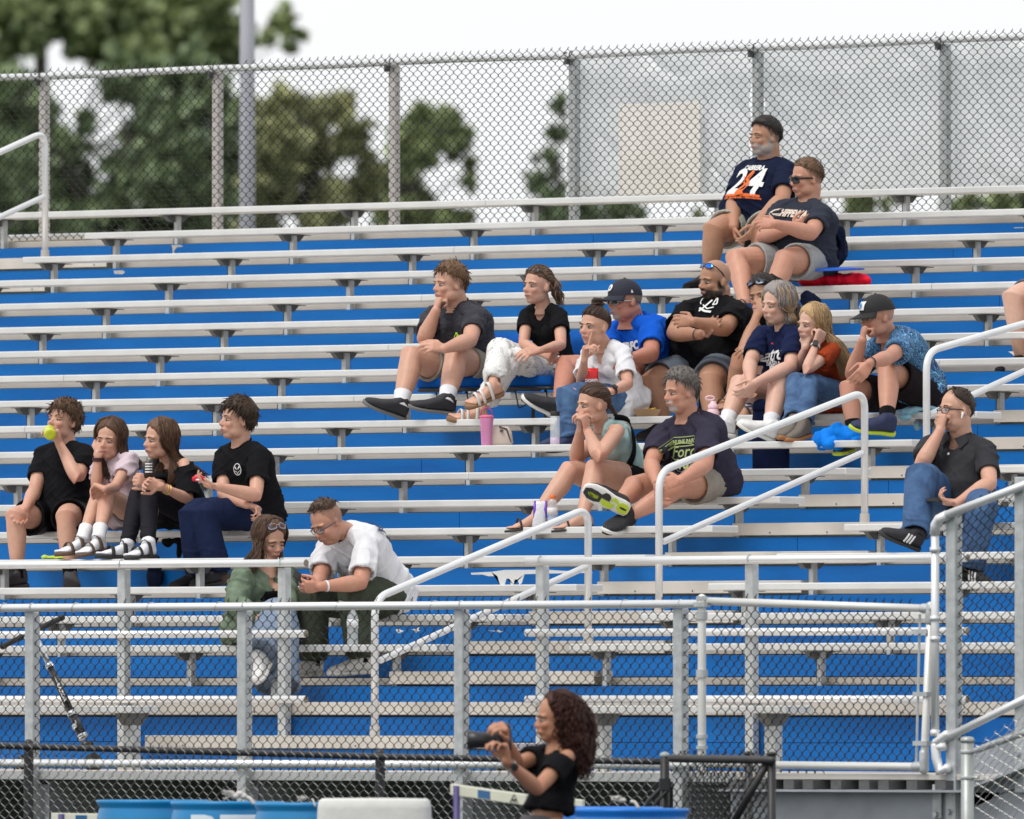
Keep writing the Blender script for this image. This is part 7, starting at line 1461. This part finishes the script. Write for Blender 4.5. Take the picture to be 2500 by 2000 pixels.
b = on_bench(133, 14, -.04); cloth_blob('snack_bag', 'neon green and pink plastic bag on the bench under the sandals', 'snack bag', 'A', [(380, 1236, 60, 12, 0), (440, 1238, 50, 9, 0), (340, 1232, 30, 14, 0)], {'neck': b}, 0, mat('neon_bag', (.45, .62, .05), .3, 0, .3, 60), .04, 2, .006)
cloth_blob('jacket', 'crumpled bright blue jacket piled on the bench', 'jacket', 'S', [(2010, 1075, 28, 20, 0), (2040, 1060, 34, 26, 0), (2070, 1062, 34, 26, .0), (2030, 1080, 36, 16, .03), (2022, 1088, 17, 12, .08), (2085, 1075, 20, 14, 0)], {'neck': on_bench(2040, 10, -.0)}, 0.02, fabric('bright_blue_cloth', (.005, .20, .75), .6), .09, 7, .022, tucks=26)
TD = pattern_mat('tie_dye', lambda n, l: ramp(n, l, (lambda z: (setattr(z.inputs['Scale'], 'default_value', 9), z.outputs['Fac'])[1])(n.new('ShaderNodeTexNoise')), [(.3, (.10, .32, .50)), (.5, (.25, .50, .58)), (.7, (.30, .30, .55))]))
cloth_blob('towel', 'tie dye towel the man in the leaf print shirt sits on', 'towel', 'D', [(1790, 1340, 100, 34, 0), (1850, 1320, 90, 24, .0), (1770, 1385, 55, 30, .06), (1950, 1310, 90, 22, -.02), (1880, 1450, 34, 50, -.10)], {'neck': on_bench(2220, 9, -.1)}, 0.04, TD, .05, 4, .010)
b = on_bench(1882, 10, .30); b.z = T_z(10); t = thing('cooler_bag', 'navy cooler bag standing behind the legs of the grey haired woman', 'bag', b); bm = new_bm(); ring_loft(bm, [(b+ZZ*h, RT*w_, F_*.08, 3.4) for h, w_ in ((0, .095), (.03, .108), (.30, .112), (.38, .104))], 24); obj('bag_body', bm, fabric('cooler_navy', (.012, .022, .075)), t, True)
bm = new_bm(); ring_loft(bm, [(b+ZZ*h, RT*w_, F_*.085, 3.4) for h, w_ in ((.378, .108), (.40, .11), (.43, .10), (.445, .07))], 24); obj('lid', bm, MATS['cloth_cooler_navy'], t, True)
cloth_blob('jacket', 'navy sweatshirt hanging off the bench between the seated girls and the boy', 'jacket', 'A', [(1130, 1080, 70, 60, 0), (1110, 1180, 60, 80, 0), (1160, 1290, 50, 80, 0), (1165, 1400, 60, 80, 0)], {'neck': J3['pel']+Vector((0, .02, 0))}, 0, NAVYF, .05, 8, .014)
cloth_blob('jacket', 'small black jacket hanging from the bench with its sleeve down', 'jacket', 'A', [(1260, 1125, 48, 34, 0), (1320, 1110, 40, 24, 0), (1345, 1170, 20, 70, 0)], {'neck': J3['pel']+Vector((0, -.06, 0))}, 0, BLACKF, .04, 9, .010)
a = W(1730, 1211, -RUN*12-.06); b = W(1792, 1212, -RUN*12-.04); a.z = b.z = seat_z(12)+.008; bm = new_bm(); tube(bm, [a, a.lerp(b, .45), b], [.008, .008, .003], 8); tag(obj('pen', bm, RUBBER), 'black pen lying on the bench behind the man in the car tee', 'pen')
# photographer's camera
r_ = J21['neck']; c0 = near(J21, 'I', 700, 800, .30); t = thing('camera', 'black camera with a long lens held out by the photographer', 'camera', c0)
bm = new_bm(); ring_loft(bm, [(c0+RT*.045, ZZ*.052, TOC*.035, 4), (c0-RT*.01, ZZ*.056, TOC*.05, 4), (c0-RT*.03, ZZ*.045, TOC*.045, 3)], 20); ell(bm, c0+ZZ*.062+RT*.01, (.032, .03, .022)); me = bake(bm, .005, 1); obj('camera_body', me, mat('camera_black', (.014, .014, .016), .4), t, True)
bm = new_bm(); lathe(bm, c0-RT*.02, [(.034, 0), (.038, .02), (.035, .045), (.038, .05), (.038, .08), (.040, .09), (.046, .145), (.043, .146), (.038, .10)], -RT, 24); obj('lens', bm, MATS['camera_black'], t, True)
# ================================================================ SCOOTER LEFT ON THE WALKWAY
YSC = -12.15; w_ = lambda x, y, d=0: W(x, y, YSC+d)
t = thing('kick_scooter', 'black and silver kick scooter leaning on the front fence', 'scooter', w_(205, 1860))
bm = new_bm(); tube(bm, [w_(58, 1552, -.06), w_(102, 1531, .05)], .011, 10); tube(bm, [w_(80, 1540), w_(121, 1625)], .0155, 12); obj('handlebar', bm, mat('chrome', (.6, .62, .64), .2, .7), t, True)
for a, b in ((w_(7, 1578, -.17), w_(51, 1556, -.07)), (w_(102, 1532, .05), w_(151, 1508, .16))):
    bm = new_bm(); tube(bm, [a, a.lerp(b, .05), b.lerp(a, .12), b], [.019, .016, .0155, .019], 12, round_caps=True); obj('grip', bm, RUBBER, t, True)
bm = new_bm(); tube(bm, [w_(120, 1623), w_(175, 1742)], [.019, .021], 12); tube(bm, [w_(177, 1746), w_(203, 1800)], [.024, .027], 12); obj('stem', bm, mat('gloss_black', (.012, .012, .014), .25), t, True)
bm = new_bm(); tube(bm, [w_(173, 1738), w_(178, 1748)], .027, 12); tube(bm, [w_(118, 1620), w_(123, 1630)], .023, 12); tube(bm, [w_(122, 1628), w_(132, 1624)], .007, 8); tube(bm, [w_(186, 1768), w_(191, 1778)], .028, 12); tube(bm, [w_(200, 1794), w_(204, 1802)], .03, 12); obj('clamp', bm, MATS['chrome'], t, True)
p = w_(150, 1690); bmt = text_bm('RAZOR', .035, bold=.001); d_ = (w_(175, 1742)-w_(120, 1623)).normalized(); s_ = d_.cross(TOC)
for v in bmt.verts: v.co = p+d_*v.co.x+(-s_)*v.co.y*.9+TOC*.0245 if False else p+d_*v.co.x-s_*v.co.y*.8+TOC*.0235
obj('lettering', bmt, INKW, t)
bm = new_bm(); c_ = w_(212, 1822); ring_loft(bm, [(c_+B(0, .03, 0), B(.035, 0, 0), B(0, 0, .03), 3), (c_+B(.01, -.03, 0), B(.04, 0, 0), B(0, 0, .035), 3)], 16); q0 = w_(200, 1862); q1 = w_(70, 1868, .25)
ring_loft(bm, [(q0, B(0, .018, 0), B(.0, 0, .06), 4), (q0.lerp(q1, .5), B(0, .014, 0), B(0, 0, .06), 4), (q1, B(0, .016, 0), B(0, 0, .05), 4)], 16); obj('deck', bm, MATS['gloss_black'], t, True)
for c_ in (w_(228, 1862, -.02), w_(60, 1866, .27)):
    bm = new_bm(); ax = B(.35, .1, .9).normalized(); lathe(bm, c_-ax*.014, [(.03, 0), (.052, .002), (.055, .014), (.052, .026), (.03, .028)], ax, 22); obj('wheel', bm, RUBBER, t, True)
# ================================================================ FOREGROUND
YB_ = -15.0
t = thing('chain_link_fence', 'low black fence with a sagging top rail in the foreground', 'fence', W(0, 1900, YB_), 'chain link fences')
pts = [W(x, y, YB_) for x, y in ((-80, 1819), (0, 1821), (160, 1826), (330, 1830), (500, 1836), (700, 1841), (900, 1847), (1100, 1851), (1300, 1855), (1480, 1858), (1618, 1860))]
bm = new_bm(); tube(bm, pts, .0175, 14); obj('top_rail', bm, BLACKP, t, True)
def rz(x):
    for a, b in zip(pts, pts[1:]):
        if a.x <= x <= b.x: return a.z+(b.z-a.z)*(x-a.x)/(b.x-a.x)
    return pts[-1].z
FWIRE = mat('worn_dark_wire', (.13, .13, .13), .4, .3, 0, 10, .3, 30)
bm = new_bm(); chain_link(bm, pts[0].x, pts[-1].x, .55, lambda x: rz(x)+.022, YB_-.02, w=.0635, h=.064, r=.0019, barbs=False); obj('mesh', bm, FWIRE, t)
for px, w2 in ((70, .026), (928, .026)):
    p = W(px, 1830, YB_+.03); bm = new_bm(); tube(bm, [Vector((p.x, p.y, 0)), Vector((p.x, p.y, rz(p.x)+.015))], w2, 14, round_caps=True); obj('post', bm, BLACKP, t, True)
p = W(1623, 1870, YB_); bm = new_bm(); tube(bm, [Vector((p.x, p.y, 0)), Vector((p.x, p.y, W(0, 1842, YB_).z))], .024, 14); o = obj('end_post', bm, BLACKP, t, True)
bm = new_bm(); ell(bm, Vector((p.x, p.y, W(0, 1840, YB_).z)), (.027, .027, .018)); obj('cap', bm, mat('grey_cap', (.30, .34, .33), .5), o, True)
YG = -15.0; t = thing('gate', 'black foreground gate panel with a diagonal brace', 'gate', W(1750, 1900, YG))
a = W(1640, 1852, YG-.02); b = W(1884, 1856, YG-.02); bm = new_bm(); tube(bm, [a, b], .021, 14, round_caps=True); obj('top_rail', bm, mat('worn_black_pipe', (.03, .028, .027), .45, 0, .05, 20, .5, 10), t, True)
bm = new_bm(); tube(bm, [W(1874, 1862, YG), W(1790, 2010, YG)], .019, 12); obj('brace', bm, MATS['worn_black_pipe'], t, True)
for px in (1828, 1884):
    p = W(px, 1850, YG+(.0 if px > 1850 else .35)); bm = new_bm(); tube(bm, [Vector((p.x, p.y, 0)), Vector((p.x, p.y, W(0, 1838, YG).z))], .022, 12); ell(bm, Vector((p.x, p.y, W(0, 1836, YG).z)), (.028, .028, .012)); obj('post', bm, BLACKP, t, True)
bm = new_bm(); chain_link(bm, W(1640, 1850, YG).x, W(1880, 1850, YG).x, .6, lambda x: a.z+.035, YG+.01, w=.050, h=.060, r=.0032, barbs=False); obj('mesh', bm, BLACKP, t)
bm = new_bm(); chain_link(bm, W(1640, 1850, YG).x, W(1860, 1850, YG).x, .6, lambda x: a.z-.02, YG+.12, w=.046, h=.060, r=.003, barbs=False); obj('second_mesh', bm, BLACKP, t)
p = W(1623, 1915, YG-.04); bm = new_bm(); ring_loft(bm, [(p+ZZ*.03, RT*.03, TOC*.03, 4), (p-ZZ*.03, RT*.032, TOC*.03, 4)], 12)
for dx in (0, .045): tube(bm, [p+RT*dx, p+RT*(dx-.085)-ZZ*.085+TOC*.03, p+RT*(dx-.11)-ZZ*.13+TOC*.03], [(.010, .016)]*3, 6, flat=RT)
tag(obj('gate_latch', bm, mat('latch_black', (.012, .012, .013), .4), t, False), '', '') if False else obj('latch', bm, mat('latch_black', (.012, .012, .013), .4), t)
# galvanised fence at the bottom right
YV = -13.6; t = thing('chain_link_fence', 'galvanised fence with a round capped post in the bottom right corner', 'fence', W(2362, 1900, YV), 'chain link fences')
p = W(2362, 1900, YV); bm = new_bm(); tube(bm, [Vector((p.x, p.y, 0)), Vector((p.x, p.y, W(0, 1806, YV).z))], .034, 18); o = obj('post', bm, mat('galvanized_pipe', (.36, .38, .37), .45, .4, .05, 40, .12, 12), t, True)
bm = new_bm(); lathe(bm, Vector((p.x, p.y, W(0, 1808, YV).z)), [(.037, 0), (.038, .012), (.030, .026), (.012, .030)], None, 18); obj('cap', bm, MATS['galvanized_pipe'], o, True)
for py in (1830, 1890):
    bm = new_bm(); z = W(0, py, YV).z; lathe(bm, Vector((p.x, p.y, z-.009)), [(.036, 0), (.0375, .003), (.0375, .015), (.036, .018)], None, 18); box(bm, Vector((p.x+.03, p.y-.006, z-.006)), Vector((p.x+.075, p.y+.006, z+.006))); obj('band', bm, STEEL, o, True)
a = W(2384, 1832, YV); b = W(2560, 1768, YV); bm = new_bm(); tube(bm, [a, b], .017, 12, round_caps=True); obj('top_rail', bm, STEEL, t, True)
bm = new_bm(); chain_link(bm, a.x+.01, b.x, .7, lambda x: a.z+(b.z-a.z)*(x-a.x)/(b.x-a.x)+.02, YV-.02, w=.062, h=.064, r=.0021, pt=lambda X, z, dy: Vector((X, YV-.02+dy, z+(X-a.x)*.25))); obj('mesh', bm, GWIRE, t)
# barrels
def barrel(px, py, Y, col, label, grp='blue plastic barrels in the foreground', r=.29):
    p = W(px, py, Y); z = p.z; t = thing('barrel', label, 'barrel', Vector((p.x, p.y, z-.92)), grp)
    bm = new_bm(); prof = [(r*.98, -.92), (r, -.90), (r, -.5), (r*1.02, -.48), (r*1.02, -.44), (r, -.42), (r, -.14), (r*.985, -.08), (r*.95, -.045), (r*.945, -.035), (r*.99, -.02), (r*1.0, -.008), (r*.99, 0), (r*.96, -.002), (r*.94, -.02), (r*.9, -.026), (.02, -.026)]
    base = Vector((p.x, p.y, z)); lathe(bm, base, prof, None, 48); o = obj('shell', bm, col, t, True); return t, base, o
BB1 = mat('barrel_blue', (.004, .20, .46), .38, 0, .06, 14, .12, 4); BB2 = mat('barrel_deep_blue', (.004, .17, .62), .38, 0, .06, 14, .12, 4)
barrel(374, 1953, -17.2, BB1, 'blue barrel furthest to the left beside the cream hurdle bar')
t, b0, sh_ = barrel(556, 1957, -17.6, BB1, 'blue barrel with white sprayed letters')
bmt = text_bm('RT', .30, bold=.02)
for v in bmt.verts: v.co.x *= .9
o = decal(bmt, sh_, b0+B(-.02, -.20, 0)+TOC*.1, RT, ZZ, TOC, mat('white_spray', (.55, .62, .68), .8), sh_, 'sprayed_letters', .003, .03)
barrel(762, 1960, -18.0, BB1, 'blue barrel between the lettered barrel and the white box')
barrel(1478, 1970, -16.6, BB2, 'deep blue barrel right of the photographer')
barrel(1540, 1974, -17.6, BB2, 'deep blue barrel in front of the gate latch')
for i, (px, py, Y, lab) in enumerate(((585, 1952, -17.6, 'frayed white rope knot on the rim of the lettered barrel'), (752, 1957, -18.0, 'small frayed rope end on the rim of the third barrel'), (1530, 1962, -17.6, 'frayed white rope lying on the deep blue barrels'))):
    bm = new_bm(); c_ = W(px, py, Y-.28); random.seed(i); sc_ = (1, .5, .8)[i]
    for k in range(3 if i == 0 else 1): ell(bm, c_+B((k-1)*.02, .016+.012*(k % 2), 0), (.022*sc_, .02, .016*sc_))
    tube(bm, catmull([c_+B(.02, .01, 0), c_+B(.05*sc_, .006, .01), c_+B(.075*sc_, -.025, .02)], 4), .010*sc_, 8)
    for k in range(16): tube(bm, catmull([c_+B(-.01, .01, 0), c_+B(-.03*sc_-random.random()*.02, .01+random.uniform(-.01, .035)*sc_, random.uniform(-.02, .02)), c_+B(-.06*sc_-random.random()*.03, random.uniform(-.005, .05)*sc_, random.uniform(-.02, .03))], 3), .0022, 4)
    tag(obj('rope', bm, mat('white_rope', (.55, .53, .50), .9), None, True), lab, 'rope', 'frayed ropes tied to the barrels')
# draped box
YW = -18.4; bm = new_bm(); a = W(808, 1952, YW); b = W(1020, 1948, YW); c_ = (a+b)/2; hw = (b-a).length/2
ring_loft(bm, [(c_-ZZ*.55, RT*(hw+.02), TOC*.22, 7), (c_-ZZ*.25, RT*(hw+.012), TOC*.215, 7), (c_-ZZ*.05, RT*(hw+.002), TOC*.205, 7), (c_-ZZ*.012, RT*(hw-.004), TOC*.20, 7), (c_, RT*(hw-.02), TOC*.18, 7)], 64)
me = bpy.data.meshes.new('x'); bm.to_mesh(me); bm.free(); Pq = vco(me); N = vno(me); setco(me, Pq+N*(fnoise(Pq, 7, 2, 6)*.012)[:, None]); 
o = tag(obj('covered_box', me, mat('white_canvas', (.60, .60, .57), .85, 0, .4, 18, .12, 5), None, True), 'box under a white canvas cover in the foreground', 'box')
bm = poly_bm([[(-.12, -.05), (.26, -.05), (.26, .02), (-.12, .02)]]); decal(bm, o, c_+B(.03, -.145, 0)+TOC*.25, RT, ZZ, TOC, mat('pink_band', (.45, .10, .20), .8), o, 'pink_band', .004, .04)
# hurdles
CREAM = mat('cream_board', (.62, .62, .50), .55, 0, .05, 30, .06, 8); PURP = mat('purple_steel', (.055, .04, .16), .5)
def hurdle(p0, p1, hh, Y0, Y1, label, sq, posts, emblem=None):
    a = W(*p0, Y0); b = W(*p1, Y1); t = thing('hurdle', label, 'hurdle', Vector((a.x, a.y, 0)), 'cream topped hurdles'); s = 500.; h = hh/s
    d = (b-a); n = d.cross(ZZ).normalized(); n = n if n.dot(TOC) > 0 else -n; bm = new_bm(); 
    c = [(a, h), (b, h)]; V = []
    for p in (a, b):
        V.append([bm.verts.new(p+n*.012), bm.verts.new(p-n*.012), bm.verts.new(p-n*.012-ZZ*h), bm.verts.new(p+n*.012-ZZ*h)])
    for i in range(4): bm.faces.new((V[0][i], V[1][i], V[1][(i+1) % 4], V[0][(i+1) % 4]))
    bm.faces.new(V[0][::-1]); bm.faces.new(V[1]); finish(bm); bev(bm, .004, 2); top = obj('top_bar', bm, CREAM, t)
    bm = new_bm(); q = [a.lerp(b, sq[0])-ZZ*h*.16+n*.0135, a.lerp(b, sq[1])-ZZ*h*.16+n*.0135]; vs = [bm.verts.new(x_) for x_ in (q[0], q[1], q[1]-ZZ*h*.72, q[0]-ZZ*h*.72)]; bm.faces.new(vs); obj('blue_square', bm, mat('hurdle_blue', (.01, .10, .26), .5), top)
    for s_ in posts:
        p = a.lerp(b, s_)+n*.02; bm = new_bm(); tube(bm, [Vector((p.x, p.y, .02)), Vector((p.x, p.y, p.z-h*.06))], [(.017, .012)]*2, 8, flat=RT); tube(bm, [Vector((p.x, p.y, .02)), Vector((p.x, p.y, .02))-n*.6], .016, 8); obj('upright', bm, PURP, t, True)
    if emblem:
        o_ = a.lerp(b, emblem)-ZZ*h*.52+n*.0138; u_ = d.normalized(); bm = poly_bm(line_poly([(-.042, -.020), (0, .022), (.042, -.020)], .006)+line_poly([(-.03, -.021), (.03, -.021)], .002)); 
        for v in bm.verts: v.co = o_+u_*v.co.x+ZZ*v.co.y
        obj('emblem', bm, INKK, top); bm = text_bm('AAE', .022, bold=.001)
        for v in bm.verts: v.co = o_+u_*v.co.x+ZZ*(v.co.y-.007)+n*.0003
        obj('emblem_letters', bm, INKK, top)
hurdle((128, 1985), (330, 1988), 28, -16.9, -16.9, 'cream hurdle bar behind the leftmost barrel', (.30, .44), (.14,))
hurdle((1104, 1914), (1287, 1940), 27, -18.6, -18.9, 'tilted cream hurdle bar with an arrow emblem in front of the photographer', (.375, .54), (.11,), .86)
hurdle((1385, 1949), (1425, 1953), 18, -16.2, -16.2, 'end of a cream hurdle bar right of the photographer', (.28, .50), ())

for o in list(bpy.data.objects):
    if o.type == 'MESH' and o.name.split('.')[0] in ('elbow_fitting', 'clamp', 'wire_ties', 'torn_flaps', 'bolts', 'tension_bar', 'joists', 'strap'): split_loose(o)
REN = {'wire_ties': 'wire_tie', 'torn_flaps': 'torn_flap', 'bolts': 'bolt', 'joists': 'joist'}
for o in list(bpy.data.objects):
    b = o.name.split('.')[0]
    if b in REN: o.name = REN[b]
